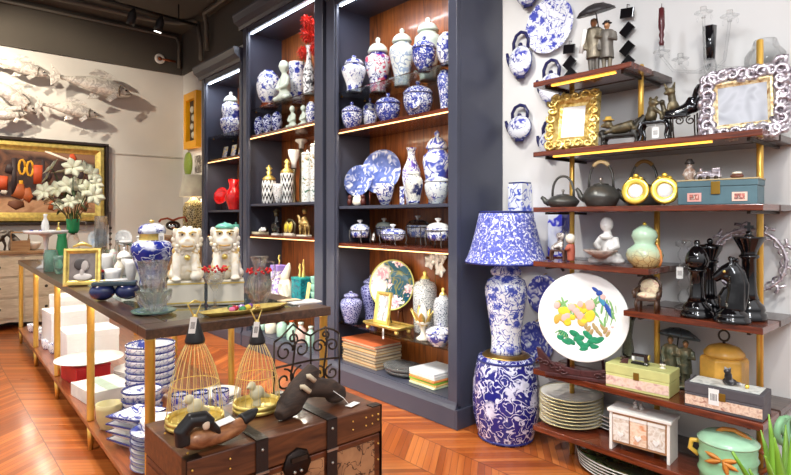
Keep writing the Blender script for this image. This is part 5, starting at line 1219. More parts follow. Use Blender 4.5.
# scroll iron rack
x0, y0, d0 = onZ(277, 401, TR); 
t = T('scroll_iron_rack', 'wrought-iron scroll rack of two folded panels on the trunk', 'rack', (1.04, 1.90, TR+.0005), 0)
def scroll(cx, cz, r, turns, a0, s, mx, nm='scroll'):
    P = []
    for i in range(22):
        u = i/21; a = a0+s*u*turns*2*PI; rr = r*(1-.78*u)
        P.append(mx @ Vector((cx+rr*math.cos(a), 0, cz+rr*math.sin(a))))
    MB().tube([tuple(p) for p in P], .0042, 6).build(nm, M_iron, t)
def panel(w, h, mx, arch):
    def L(pts, r=.0045, nm='bar'): MB().tube([tuple(mx @ Vector((a,0,b))) for a, b in pts], r, 6).build(nm, M_iron, t)
    L([(0,0),(0,h*.8)]); L([(w,0),(w,h*.8)]); L([(0,.02),(w,.02)]); L([(0,h*.8),(w*.2,h*.86),(w*.5,h*(1.0 if arch else .9)),(w*.8,h*.86),(w,h*.8)]); L([(0,h*.45),(w,h*.45)])
    for (u, v, r, tn, a0, s) in ((.27,.64,.042,1.3,0,1),(.73,.64,.042,1.3,PI,-1),(.27,.25,.045,1.3,PI/2,-1),(.73,.25,.045,1.3,PI/2,1),(.5,.80,.026,1.2,-PI/2,1),(.5,.12,.026,1.2,PI/2,1)):
        scroll(u*w, v*h, r*(w/.17), tn, a0, s, mx)
    L([(w*.5,.02),(w*.44,h*.3),(w*.5,h*.45),(w*.56,h*.7),(w*.5,h*.92)])
def M4(loc, rz): return Matrix.Translation(loc) @ Euler((0,0,rz)).to_matrix().to_4x4()
panel(.17, .285, M4((0,0,0), .05), True)
panel(.12, .285, M4((.17,.0085,0), -.35), False)
# ================================================================ on the wall shelving unit
XI = 2.40
def sh(px, zz, X=XI, ytop=None): loc, H, _ = spot(px, X, zz, ytop); return loc, H, depth(loc[0], loc[1])/FPX
def shface(loc, k=.6): return facing(loc[0], loc[1])*k+WALLR*(1-k)
# --- top shelf: couple under an umbrella
def person(t, x, y, u, coat, skin, hat, arm, dress=False, turn=0.0, hatmat=None, trousers=None):
    def q(a, b, c): return (x+a*u, y+b*u, c*u)
    legs = []
    for s in (-1, 1):
        legs += [('t',[q(.05*s,0,.50),q(.055*s,-.01,.27),q(.05*s,.01,.03)],[.062*u,.045*u,.03*u]),('e',q(.05*s,-.035,.022),(.032*u,.065*u,.022*u))]
    blob('legs', legs, trousers or coat, t, .012*u+.001)
    hem = .30 if dress else .36
    blob('coat', [('t',[q(0,0,hem),q(0,0,.55),q(0,0,.70),q(0,0,.80)],[.135*u,.115*u,.12*u,.10*u]),('e',q(0,0,.80),(.135*u,.08*u,.06*u))]+arm(q, u), coat, t, .012*u+.001)
    blob('head', [('t',[q(0,0,.82),q(0,-.005,.88)],[.04*u,.04*u]),('e',q(0,-.01,.925),(.052*u,.06*u,.07*u)),('e',q(.03*turn,-.068,.915),(.013*u,.016*u,.016*u)),('e',q(-.052,0,.92),(.01*u,.014*u,.02*u)),('e',q(.052,0,.92),(.01*u,.014*u,.02*u))], skin, t, .009*u+.001)
    if hat == 'brim': MB().lathe([(0,0),(.085*u,0),(.088*u,.008*u),(.055*u,.015*u),(.05*u,.05*u),(0,.06*u)], 18).build('hat', hatmat or coat, t, loc=q(0,0,.965))
    else: MB().ell(q(0,.012,.945), (.062*u,.062*u,.062*u), n=12, m=8).build('hair', hatmat or coat, t)
def umbrella(t, c, R, h, mat, tilt=(0,0), lobes=8):
    o = MB().lathe([(R,0),(R*.98,R*.06),(R*.75,R*.26),(R*.4,R*.42),(.0,R*.48),(R*.4,R*.40),(R*.75,R*.24)], 32, lobes=lobes, lob=-.03, ring=False)
    m = MB().lathe([(R,0),(R*.8,R*.22),(R*.45,R*.40),(0,R*.48)], 32, lobes=lobes, lob=-.035)
    cu = m.build('umbrella_canopy', mat, t); cu.location = c; cu.rotation_euler = (tilt[0], tilt[1], 0)
    for k in range(lobes):
        a = 2*PI*k/lobes
        MB().tube([(0,0,R*.485),(R*.45*math.cos(a)*.985,R*.45*math.sin(a)*.985,R*.405),(R*.98*math.cos(a),R*.98*math.sin(a),.004)], .0016, 5).build('rib', M_iron, cu)
    MB().tube([(0,0,R*.47),(0,0,-h)], .003, 6).build('shaft', M_iron, cu)
M_coat1 = patches('bronze_coat', [(84,76,64),(120,110,92),(150,140,120)], 22, .4, .6, .4); M_coat2 = pm('grey_coat', (112,106,98), .45, .4, var=.3); M_skin = pm('bronze_skin', (176,128,88), .4, .3); M_dkhat = pm('dark_hat', (46,40,38), .5)
def armhold(q, u): return [('t',[q(.13,0,.78),q(.17,-.06,.62),q(.06,-.13,.66)],[.045*u,.038*u,.028*u]),('t',[q(-.13,0,.78),q(-.16,-.03,.60),q(-.13,-.08,.46)],[.045*u,.038*u,.028*u])]
loc, H, s = sh(600, SH['s1'], 2.43, 3)
t = T('couple_statuette', 'bronze couple in long coats under a black umbrella on the topmost shelf', 'statuette', loc, shface(loc))
u = H*.80
MB().lathe([(0,0),(.062,0),(.06,.010),(0,.011)], 20, sy=.75).build('base', M_iron, t)
person(t, -.028, 0, u, M_coat1, M_skin, 'hair', armhold, True, 1, pm('brown_hair', (120,70,44), .5), trousers=M_coat2)
person(t, .032, -.005, u*.90, M_coat2, M_skin, 'brim', armhold, True, -1, M_dkhat, trousers=M_coat1)
MB().tube([(-.085,-.012,u*.42),(-.06,-.03,u*.80)], .010, 6, flat=.4).build('scarf', M_tag, t)
umbrella(t, (-.012,-.03,u*1.05), .088, .14, pm('umbrella_black', (44,40,42), .5), (.28,-.12))
# --- second shelf
z = SH['s2']
M_gilt2 = patches('gilt_carved', [(176,130,48),(236,206,120),(250,232,170)], 40, .35, .8, .75, .3)
loc, H, s = sh(567, z, 2.36)
t = frame('ornate_frame', 'heavy gilt ornate frame with a blank white mat leaning on the second shelf', (loc[0]+.04, loc[1], loc[2]+.001), shface(loc,.55), .245, .30, .068, .30, M_gilt2, pm('mat_white', (242,242,240), .6), .035)
Mx = Euler((-.30,0,0)).to_matrix().to_4x4()
def ornament(t, w, h, n, r, mat, Mx, th, amp=.0, out=0.0, flatten=.6):
    """carved scroll knots around a frame border"""
    per = 2*(w+h); random.seed(n)
    for k in range(n):
        p = per*k/n
        if p < w: a, b = p-w/2, 0
        elif p < w+h: a, b = w/2, p-w
        elif p < 2*w+h: a, b = w/2-(p-w-h), h
        else: a, b = -w/2, h-(p-2*w-h)
        cx, cz = a, b; dx, dz = a, b-h/2; L = math.hypot(dx, dz); 
        cx += dx/L*out; cz += dz/L*out
        a0 = random.uniform(0, 6.28); sgn = 1 if k % 2 else -1; P = []
        for i in range(10):
            v = i/9; rr = r*(1-.72*v); ang = a0+sgn*v*7.5
            P.append((cx+rr*math.cos(ang), -th-.004-.006*math.sin(v*PI), cz+rr*math.sin(ang)))
        m = MB(); m.M = Mx; m.tube(P, [r*(.42 if 'silver' in mat.name else .32)*(1-.4*i/9) for i in range(10)], 6); m.build('carved_scroll', mat, t)
ornament(t, .20, .255, 20, .026, M_gilt2, Matrix.Translation((0,0,.0)) @ Mx @ Matrix.Translation((0,0,.022)), .030)
# chaise with reclining dog, all one casting
M_dog = patches('bronze_dog', [(48,42,34),(88,78,56),(126,112,80)], 30, .4, .6, .4)
loc, H, s = sh(622, z, 2.38, 112)
t = T('chaise_statuette', 'dark bronze chaise longue with a hatted dog lounging on it, second shelf', 'statuette', loc, shface(loc, .35))
M_chz = pm('chaise_bronze', (52,50,46), .35, .5, var=.3)
blob('chaise', [('b',(-.085,.07,-.03,.03,.035,.05)),('e',(-.085,0,.058),(.02,.03,.02)),('t',[(.05,-.01,.05),(.075,0,.085),(.10,0,.12)],[.02,.022,.016]),('t',[(-.03,.03,.05),(.03,.03,.09),(.08,.03,.12)],[.01,.014,.010])]+[('t',[(x,y,.04),(x*1.06,y*1.05,.02),(x,y,.002)],[.011,.007,.010]) for x in (-.075,.065) for y in (-.024,.024)], M_chz, t, .004)
blob('dog', [('t',[(.05,0,.085),(.0,-.005,.075),(-.045,-.01,.07)],[.026,.025,.018]),('e',(-.058,-.012,.098),(.02,.019,.02)),('e',(-.078,-.016,.092),(.012,.010,.009)),('t',[(-.04,-.02,.065),(-.07,-.025,.058)],[.010,.007]),('t',[(.06,0,.08),(.1,-.01,.09)],[.014,.008]),('t',[(.05,-.02,.07),(.09,-.02,.066)],[.012,.008])], M_dog, t, .004)
MB().lathe([(0,0),(.026,0),(.025,.004),(.015,.007),(.013,.018),(0,.02)], 14).build('hat', pm('hat_yellow', (196,160,70), .5), t, loc=(-.056,-.012,.114))
loc, H, s = sh(655, z, 2.37, 101)
t = T('table_statuette', 'black cabriole table with a monkey-like cat sitting on it, second shelf', 'statuette', loc, shface(loc, .35))
blob('table', [('b',(-.058,.058,-.035,.035,.072,.085))]+[('t',[(x,y,.075),(x*1.15,y*1.1,.055),(x*.95,y,.025),(x*1.12,y*1.1,.002)],[.010,.010,.006,.008]) for x in (-.05,.05) for y in (-.028,.028)], M_black, t, .0035)
blob('cat', [('e',(-.015,0,.11),(.024,.024,.026)),('e',(-.012,0,.135),(.02,.02,.026)),('e',(-.005,-.008,.165),(.02,.019,.018)),('e',(.012,-.012,.16),(.01,.01,.008)),('t',[(.0,-.012,.14),(.028,-.014,.115),(.03,-.012,.09)],[.010,.008,.009]),('e',(-.018,.0,.184),(.007,.006,.010)),('e',(.006,.0,.186),(.007,.006,.010)),('t',[(.03,.01,.09),(.035,.01,.12),(.028,.01,.155)],[.011,.012,.010]),('e',(.026,.006,.165),(.013,.012,.012))], M_dog, t, .004)
price_tag(t, (.012,-.036,.068), .026, .045, 0, .012)
loc, H, s = sh(681, z, 2.37, 83)
t = T('shoe_chair_statuette', 'black high-heel shaped chair on scroll legs with a chihuahua on its toe', 'statuette', loc, shface(loc, .35)+.45)
blob('shoe', [('t',[(-.062,0,.100),(-.03,0,.103),(.005,0,.112),(.035,0,.13),(.05,0,.16)],[.016,.022,.026,.028,.026]),('e',(.056,0,.168),(.016,.040,.056),(0,.18,0)),('e',(.04,0,.125),(.03,.034,.022)),('b',(-.07,.02,-.026,.026,.086,.094))], M_black, t, .004)
for x in (-.035,.055):
    for y in (-.022,.022):
        MB().tube([(x,y,.1),(x,y,.05),(x+.003,y,.002)], .003, 6).build('leg', M_iron, t)
for x, sg in ((-.012,-1),(.03,1)):
    P = []
    for i in range(16): v = i/15; a = sg*v*8+PI/2; r = .018*(1-.7*v); P.append((x+r*math.cos(a), -.022, .072+r*math.sin(a)))
    MB().tube(P, .0028, 6).build('scroll', M_iron, t)
blob('chihuahua', [('e',(-.028,0,.138),(.02,.017,.022)),('t',[(-.03,0,.145),(-.036,0,.185)],[.016,.014]),('e',(-.04,-.002,.197),(.019,.018,.017)),('e',(-.056,-.004,.190),(.011,.009,.008)),('t',[(-.05,.006,.208),(-.062,.01,.235)],[.009,.003]),('t',[(-.03,.006,.208),(-.02,.012,.240)],[.009,.003]),('t',[(-.045,-.008,.15),(-.05,-.008,.116)],[.007,.007]),('t',[(-.012,0,.128),(.008,0,.124)],[.012,.006])], M_dog, t, .0035)
# silver baroque frame
M_silver = patches('baroque_silver', [(96,84,92),(190,180,186),(236,230,232)], 46, .35, .8, .7, .3)
loc, H, s = sh(743, z, 2.39)
px_ = .150; 
t = frame('baroque_frame', 'silver baroque scrollwork frame with a gilt inner bead and pale picture', (loc[0], loc[1], loc[2]+.018), shface(loc,.75)+.0, .205, .195, .022, .16, patches('gilt_bead', [(170,120,70),(244,222,170),(250,240,210)], 70, .4, .2, .4), patches('misty_print', [(128,130,138),(176,178,184),(96,96,104)], 9, .5), .018, roll=-.035)
Mx = Euler((-.16,0,0)).to_matrix().to_4x4()
m = MB(); m.M = Mx
for b in ((-.150,-.100,-.03,.215),(.100,.150,-.03,.215),(-.100,.100,-.018,.004),(-.100,.100,.192,.215)): m.box(b[0],b[1],-.008,.002,b[2] if b[0] > -.149 and b[1] < .149 else -.016,b[3])
m.build('outer_band', M_silver, t, bevel=.006)
ornament(t, .215, .205, 30, .027, M_silver, Mx @ Matrix.Translation((0,0,-.004)), .010, out=.014)
ornament(t, .24, .23, 22, .022, M_silver, Mx @ Matrix.Translation((0,0,-.016)), .003, out=.012)
m = MB(); m.M = Mx; m.tube([(.09,-.01,.235),(.11,-.012,.262),(.135,-.012,.262),(.132,-.012,.24),(.115,-.01,.235)], [.012,.013,.012,.009,.005], 8); m.build('corner_scroll', M_silver, t)
# crystal candelabra behind the frame
loc, H, s = sh(710, z, 2.60, 52)
t = T('crystal_candelabra', 'clear crystal candelabra with black column rising behind the silver frame', 'candelabra', loc, shface(loc, .5))
MB().lathe([(0,0),(.07,0),(.07,.012),(.03,.03),(.022,.05),(0,.05)], 24).build('base', M_black, t)
MB().lathe([(0,.05),(.022,.05),(.022,H*.55),(.03,H*.58),(.03,H*.72),(.02,H*.75),(0,H*.75)], 4).build('column', M_black, t)
MB().lathe([(0,H*.75),(.02,H*.75),(.028,H*.83),(.02,H*.92),(0,H*.92)], 8).build('crystal_knop', M_clear, t)
MB().lathe([(0,H*.92),(.020,H*.92),(.026,H*1.28),(.0,H*1.28)], 6).build('black_spire', M_black, t)
zc_ = H*1.02
ARM = [(-.19,-.02,H*1.10),(-.125,.04,H*1.02),(.075,-.01,H*1.36),(.20,.0,H*.60),(-.02,-.03,H*1.44)]
for k, (ax, ay, az) in enumerate(ARM):
    MB().tube([(0,0,H*.86),(ax*.3,ay*.3,H*.80),(ax*.75,ay*.75,H*.80+(az-H*.8)*.15),(ax,ay,az-.03)], .006, 8).build('arm', M_clear, t)
    o = MB().lathe([(0,0),(.008,0),(.01,.012),(.034,.022),(.036,.026),(.012,.026),(.012,.05),(0,.05)], 20, lobes=6, lob=.05).build('drip_cup', M_clear, t, loc=(ax,ay,az-.032))
    for j in range(3):
        a = 2.1*j+.5; MB().ell((.031*math.cos(a),.031*math.sin(a),.004), (.004,.004,.012), n=6, m=4).build('drop', M_clear, o)
solo_loc = (loc[0], loc[1], loc[2])
rz_ = t.rotation_euler[2]
def rot2(a, b, r): return (a*math.cos(r)-b*math.sin(r), a*math.sin(r)+b*math.cos(r))
dx, dy = rot2(ARM[0][0], ARM[0][1], rz_)
tc = T('taper_candle', 'dark wine-red carved candle on the left arm of the crystal candelabra', 'candle', (loc[0]+dx, loc[1]+dy, loc[2]+ARM[0][2]+.0185), rz_)
MB().lathe([(0,0),(.009,0),(.012,.015),(.007,.03),(.012,.05),(.008,.065),(.013,.08),(.014,.09),(.012,.17),(.004,.175),(0,.18)], 14).build('wax', pm('wine_wax', (84,30,34), .3), tc)
MB().tube([(0,0,.178),(.001,0,.192)], .0012, 5).build('wick', M_black, tc)
dx, dy = rot2(ARM[3][0], ARM[3][1], rz_)
tg = T('glass_globe', 'clear glass globe shade on the right arm of the crystal candelabra', 'glass globe', (loc[0]+dx, loc[1]+dy, loc[2]+ARM[3][2]+.0190), rz_)
MB().lathe([(.018,0),(.05,.015),(.075,.05),(.072,.09),(.05,.12),(.04,.15),(.038,.15),(.048,.119),(.069,.09),(.072,.05),(.048,.018),(.016,.003)], 32, ring=True).build('globe', M_clear, tg)
# --- third shelf
z = SH['s3']
M_cast = pm('cast_iron', (86,86,82), .3, .5, var=.15, bump=.15, bscale=150)
def kettle(label, px, hw, ytop, hb, X, hm, spout=-1, squat=.3):
    loc, H, s = sh(px, z, X, ytop); R = hw*s
    t = T('iron_kettle', label, 'kettle', loc, shface(loc, .5))
    B = hb*H
    MB().lathe([(0,0),(R*.72,0),(R*.8,B*.06),(R*1.0,B*.42),(R*.98,B*.52),(R*.74,B*.86),(R*.45,B*.98),(0,B)], 32).build('body', M_cast, t)
    o = MB().lathe([(0,0),(R*.40,0),(R*.41,B*.05),(R*.12,B*.10),(0,B*.10)], 24).build('lid', M_cast, t, loc=(0,0,B*.985))
    MB().lathe([(0,0),(.005,0),(.004,.010),(.009,.016),(.006,.024),(0,.026)], 12).build('knob', pm('steel', (190,185,175), .3, .9), o, loc=(0,0,B*.09))
    MB().tube([(spout*R*.85,0,B*.35),(spout*R*1.12,0,B*.5),(spout*R*1.22,0,B*.72),(spout*R*1.36,0,B*.86)], [.018,.014,.011,.009], 10).build('spout', M_cast, t)
    P = []
    for i in range(15):
        a = PI*i/14; P.append((R*.66*math.cos(a), 0, B*.80+(H-B*.80-.006)*math.sin(a)**.7))
    ho = MB().tube(P, .006, 8).build('handle', M_cast, t)
    if hm: MB().tube(P[4:11], .009, 8).build('handle_wrap', hm, ho)
    return t
kettle('low flat dark iron kettle with a thin ring handle, left end of the third shelf', 563, 16, 175, .37, 2.39, None)
kettle('larger grey-black iron kettle with a pale bound handle on the third shelf', 601, 18, 160.5, .47, 2.41, pm('bound_cane', (236,220,170), .6))
kettle('iron kettle with a tan hoop handle mostly hidden behind the twin oval frames', 644, 19, 160, .45, 2.60, pm('tan_cane', (176,140,80), .6))
M_gil3 = pm('bright_gilt', (246,212,90), .25, .7, var=.1)
loc, H, s = sh(650, z, 2.36)
t = T('twin_oval_frame', 'pair of hinged bright gold oval frames with crowned tops on the third shelf', 'picture frame', loc, shface(loc, .9))
for sx in (-1, 1):
    o = MB().lathe([(.026,.0),(.046,.0),(.050,.006),(.044,.014),(.036,.010),(.030,.012),(.026,.008)], 36, sx=1.0, sy=1.05, ring=True).build('oval_frame', M_gil3, t, loc=(sx*.056,-.004,.062)); o.rotation_euler = (PI/2-.2,0,sx*.12); o.scale = (1.14,1.14,1.14)
    MB().lathe([(0,0),(.030,0),(.030,.005),(0,.005)], 32, sy=1.05).build('picture', pm('mat_white', (242,242,240), .6), o)
    for k, (a, b) in enumerate(((-.018,.116),(0,.129),(.018,.116),(0,.114))): MB().ell((sx*.056+a,.012,b), (.012,.007,.010), n=10, m=6).build('crown_scroll', M_gil3, t)
    MB().tube([(sx*.056,.014,.075),(sx*.056,.055,.003)], .006, 6, flat=.5).build('strut', M_blackm, t)
# teal box
loc, H, s = sh(720, z, 2.385, 181)
t = T('teal_box', 'teal wooden box with a brass clasp and two tiny picture labels, third shelf', 'box', loc, shface(loc, .28))
w = .1365; dp = .062; M_tealw = pm('teal_paint', (82,112,120), .5, var=.15)
MB().box(-w,w,-dp,dp,0,H*.74).build('box_body', M_tealw, t, bevel=.003); MB().box(-w-.002,w+.002,-dp-.002,dp+.002,H*.745,H).build('lid', M_tealw, t, bevel=.003)
MB().box(-w-.004,w+.004,-dp-.004,dp+.004,H,H+.005).build('lid_edge', pm('tan_edge', (196,176,130), .5), t, bevel=.001)
MB().box(-.016,.016,-dp-.006,-dp-.0025,H*.42,H*.95).build('clasp', pm('antique_brass', (150,116,44), .4, .7), t, bevel=.004)
for x0, c in ((-.10,(226,170,160)),(.055,(236,200,180))):
    o = MB().box(x0,x0+.05,-dp-.003,-dp-.0005,.012,.046).build('picture_label', pm('label_%d' % (x0*100), c, .6), t)
    MB().box(x0+.008,x0+.042,-dp-.0035,-dp-.003,.018,.040).build('label_print', patches('label_print', [(250,240,230),(206,120,104),(120,80,76),(244,226,206)], 60, .6), o)
zt = z+H+.0055+.0005
def onbox(px): a = onX(px, 2.385); return (2.385, a[1], zt)
lc = onbox(689.5)
t = T('soldier_figurine', 'small white and black doll figurine in a dark hat on the teal box', 'figurine', lc, shface(lc, .5))
blob('body', [('t',[(0,0,.002),(0,0,.025),(0,0,.05)],[.018,.020,.014]),('t',[(-.012,0,.045),(-.022,-.006,.02)],[.007,.006]),('t',[(.012,0,.045),(.022,-.006,.02)],[.007,.006]),('e',(0,-.002,.062),(.012,.012,.013))], patches('doll', [(240,236,230),(120,90,70),(236,232,226)], 40, .4), t, .003)
MB().lathe([(0,0),(.019,0),(.018,.006),(.013,.012),(.010,.02),(0,.021)], 14).build('hat', M_blackm, t, loc=(0,0,.069))
lc = onbox(709)
t = T('silver_train', 'small silver toy train ornament lying on the teal box', 'ornament', lc, shface(lc, .28))
MB().box(-.042,.042,-.012,.012,.008,.024).build('chassis', M_silver, t, bevel=.003); MB().box(.012,.04,-.012,.012,.0245,.046).build('cab', M_silver, t, bevel=.003)
MB().tube([(-.04,0,.026),(.01,0,.026)], .011, 10).build('boiler', M_silver, t); MB().tube([(-.03,0,.03),(-.03,0,.048)], .005, 8).build('chimney', M_silver, t)
for x in (-.028,.0,.028): MB().at((x,-.0125,.008), (PI/2,0,0)).lathe([(0,0),(.008,0),(.008,.004),(0,.004)], 12).build('wheel', M_iron, t)
lc = onbox(737)
t = T('trinket_frog', 'tiny brown trinket with cream stripes at the right end of the teal box', 'ornament', lc, shface(lc, .28))
MB().ell((0,0,.010), (.024,.014,.0098), n=12, m=8).build('body', pm('trinket_brown', (104,62,48), .3), t); MB().ell((.0,0,.022), (.018,.012,.006), n=12, m=8).build('lid', M_cream, t)
# --- fourth shelf, left
z = SH['s4a']
loc, H, s = sh(553, z, 2.58, 213)
t = T('wall_bracket', 'small dark wall bracket under the cobalt peony vase, between lamp and shelves', 'bracket', (XW-.001, 1.685, .983), WALLR); MB().box(-.05,.05,-.104,-.0,-.015,0).build('shelf', M_mahog, t, bevel=.002); MB().tube([(0,-.08,-.015),(0,-.012,-.08)], .008, 6).build('strut', M_iron, t)
t = T('square_vase', 'square porcelain vase with a big cobalt peony between the lamp and the shelves', 'vase', (2.666, 1.685, .9835), WALLR)
w = .045
M_peo = bw('cobalt_peony', s=9, flower=.5, dens=.47, line=.03, ink=(44,50,190), base=(236,240,248))
MB().box(-w,w,-w,w,0,H).build('body', M_peo, t, bevel=.006); MB().lathe([(w*.95,H),(w*1.1,H),(w*1.1,H+.006),(w*.95,H+.006)], 4, rotz=PI/4, ring=True).build('rim', M_edge, t)
loc, H, s = sh(561, z, 2.38, 238)
t = T('spotted_dog_statuette', 'spotted dog statuette on a little bench beside a pale-headed figure', 'statuette', loc, shface(loc, .5))
blob('bench', [('b',(-.05,.02,-.022,.022,.048,.056))]+[('t',[(x,y,.052),(x*1.08,y,.025),(x*1.02,y,.002)],[.008,.006,.008]) for x in (-.044,.016) for y in (-.016,.016)], pm('bench_brown', (84,50,36), .4), t, .0035)
blob('dog', [('e',(-.012,0,.075),(.026,.018,.02)),('t',[(-.004,0,.08),(-.002,0,.115)],[.018,.013]),('e',(-.004,-.004,.127),(.016,.014,.015)),('e',(-.004,-.018,.122),(.008,.010,.007)),('e',(.010,0,.125),(.005,.009,.014)),('e',(-.018,0,.125),(.005,.009,.014)),('t',[(-.035,-.006,.076),(-.04,-.01,.056)],[.010,.008]),('t',[(.006,-.014,.09),(.006,-.016,.057)],[.007,.007])], patches('dalmatian', [(240,232,222),(244,238,230),(70,50,44),(240,232,222)], 34, .3), t, .0035)
blob('figure', [('t',[(.048,0,.004),(.048,0,.05),(.048,0,.085)],[.018,.02,.018]),('t',[(.036,-.01,.075),(.03,-.022,.06),(.048,-.026,.066)],[.008,.008,.007])], pm('rust_coat', (176,92,70), .5), t, .0035)
MB().ell((.046,-.002,.112), (.024,.022,.025), n=14, m=10).build('head', M_cream, t)
loc, H, s = sh(605, z, 2.39, 218)
t = T('monk_statuette', 'pale seated monk holding a lotus-petal bowl, middle of the fourth shelf', 'statuette', loc, shface(loc, .6))
u = H
M_monk = pm('monk_white', (232,230,226), .4, var=.06)
blob('robe', [('e',(.03*u,.02*u,.15*u),(.33*u,.2*u,.15*u)),('e',(.06*u,.05*u,.40*u),(.20*u,.15*u,.24*u)),('t',[(-.08*u,.02*u,.56*u),(-.16*u,-.10*u,.42*u),(-.06*u,-.2*u,.34*u)],[.075*u,.07*u,.05*u]),('t',[(.2*u,.03*u,.56*u),(.26*u,-.08*u,.38*u),(.1*u,-.2*u,.33*u)],[.08*u,.075*u,.05*u]),('e',(-.2*u,-.05*u,.08*u),(.15*u,.12*u,.075*u)),('e',(.26*u,-.05*u,.08*u),(.16*u,.12*u,.075*u))], patches('monk_robe', [(150,146,142),(222,220,216),(190,186,182)], 12, .45, .8), t, .004)
blob('head', [('t',[(.05*u,.03*u,.6*u),(.04*u,.01*u,.74*u)],[.10*u,.075*u]),('e',(.035*u,0,.86*u),(.14*u,.145*u,.16*u)),('e',(.03*u,-.15*u,.84*u),(.022*u,.03*u,.03*u)),('e',(-.08*u,.01*u,.83*u),(.02*u,.03*u,.05*u)),('e',(.15*u,.01*u,.83*u),(.02*u,.03*u,.05*u)),('e',(.03*u,-.05*u,.6*u),(.14*u,.1*u,.07*u))], M_monk, t, .0035)
MB().lathe([(0,0),(.11*u,0),(.2*u,.07*u),(.34*u,.16*u),(.33*u,.18*u),(.2*u,.10*u),(0,.08*u)], 36, lobes=10, lob=.07).build('lotus_bowl', pm('lotus_bowl', (176,160,150), .4, var=.3, nscale=40), t, loc=(-.05*u,-.24*u,.14*u))
loc, H, s = sh(644.5, z, 2.39, 224)
t = T('gourd_jar', 'double-gourd jar fading from mint green to amber crackle', 'jar', loc, shface(loc))
def gourdm():
    n = NT('gourd_glaze'); sep = n.n('ShaderNodeSeparateXYZ'); n.link(n.tc.outputs['Object'], sep.inputs[0])
    f = n.mapr(n.math('ADD', sep.outputs[2], n.math('MULTIPLY', n.noise(30,2), .05)), .055, .11)
    cr = n.mapr(n.voro(40, None, 'DISTANCE_TO_EDGE'), .02, .05)
    return n.fin(n.mix(f, n.mix(cr, C(150,96,44), C(216,190,130)), C(186,216,186)), .2)
MB().lathe(sc(B_GOURD, 17.5*s, H*.97), 32).build('body', gourdm(), t)
MB().lathe([(0,0),(.007,0),(.009,.006),(.004,.014),(0,.015)], 12).build('stopper', M_gil3, t, loc=(0,0,H*.965))
MB().tube([(.052,-.02,.10),(.068,-.03,.07),(.072,-.03,.03),(.064,-.028,.008)], .005, 6).build('tassel', pm('orange_tassel', (206,130,70), .6), t)
# --- fourth shelf, right
z = SH['s4b']
loc, H, s = sh(648, z, 2.37, 276)
t = T('miniature_armchair', 'miniature carved armchair with cream upholstery on the lower right shelf', 'miniature chair', loc, shface(loc, .5))
u = H
M_cw = pm('carved_walnut', (76,52,38), .4, var=.3)
for x in (-.038,.038):
    MB().tube([(x,-.03,.05*1),(x*1.1,-.038,.03),(x*1.0,-.034,.0)], [.007,.007,.005], 8).build('front_leg', M_cw, t)
    MB().tube([(x*.9,.03,.055),(x*.95,.036,.0)], .006, 8).build('rear_leg', M_cw, t)
    MB().tube([(x*1.05,.03,u*.66),(x*1.3,.0,u*.56),(x*1.3,-.036,u*.54),(x*1.2,-.036,u*.36)], [.006,.008,.010,.007], 8).build('arm', M_cw, t)
MB().box(-.044,.044,-.036,.034,.042,.056).build('seat_frame', M_cw, t, bevel=.003)
M_uph = patches('brocade', [(222,196,160),(240,226,190),(206,160,140)], 60, .7)
blob('seat_cushion', [('e',(0,-.004,.064),(.044,.038,.016))], M_uph, t, .0035)
MB().ell((0,.030,u*.64), (.040,.010,u*.26), (-.12,0,0), n=16, m=10).build('backrest', M_uph, t)
P = []
for i in range(17): a = PI*i/16; P.append((.044*math.cos(a), .034+.012*math.sin(a), u*.60+u*.34*math.sin(a)**.8))
MB().tube([(.042,.03,u*.38)]+P+[(-.042,.03,u*.38)], .006, 8).build('back_frame', M_cw, t)
for x in (-.022,0,.022): MB().ell((x,.044,u*.94-.004*abs(x)*100+.004), (.012,.007,.008), n=8, m=6).build('crest', M_cw, t)
loc, H, s = sh(684, z, 2.52, 241)
t = T('crystal_candlestick', 'clear faceted crystal candlestick with a hanging tag, left of the chess pieces', 'candlestick', loc, shface(loc))
prof = [(0,0),(.038,0),(.04,.01),(.02,.02)]
for k in range(4): zz0 = .022+k*(H-.05)/4; st = (H-.05)/4; prof += [(.014,zz0),(.026,zz0+st*.3),(.026,zz0+st*.6),(.014,zz0+st*.95)]
prof += [(.034,H-.022),(.036,H-.004),(.03,H),(.014,H-.004),(0,H-.02)]
MB().lathe(prof, 10).build('stem', M_clear, t); price_tag(t, (-.012,-.03,H*.66), .026, .05, 0, .012)
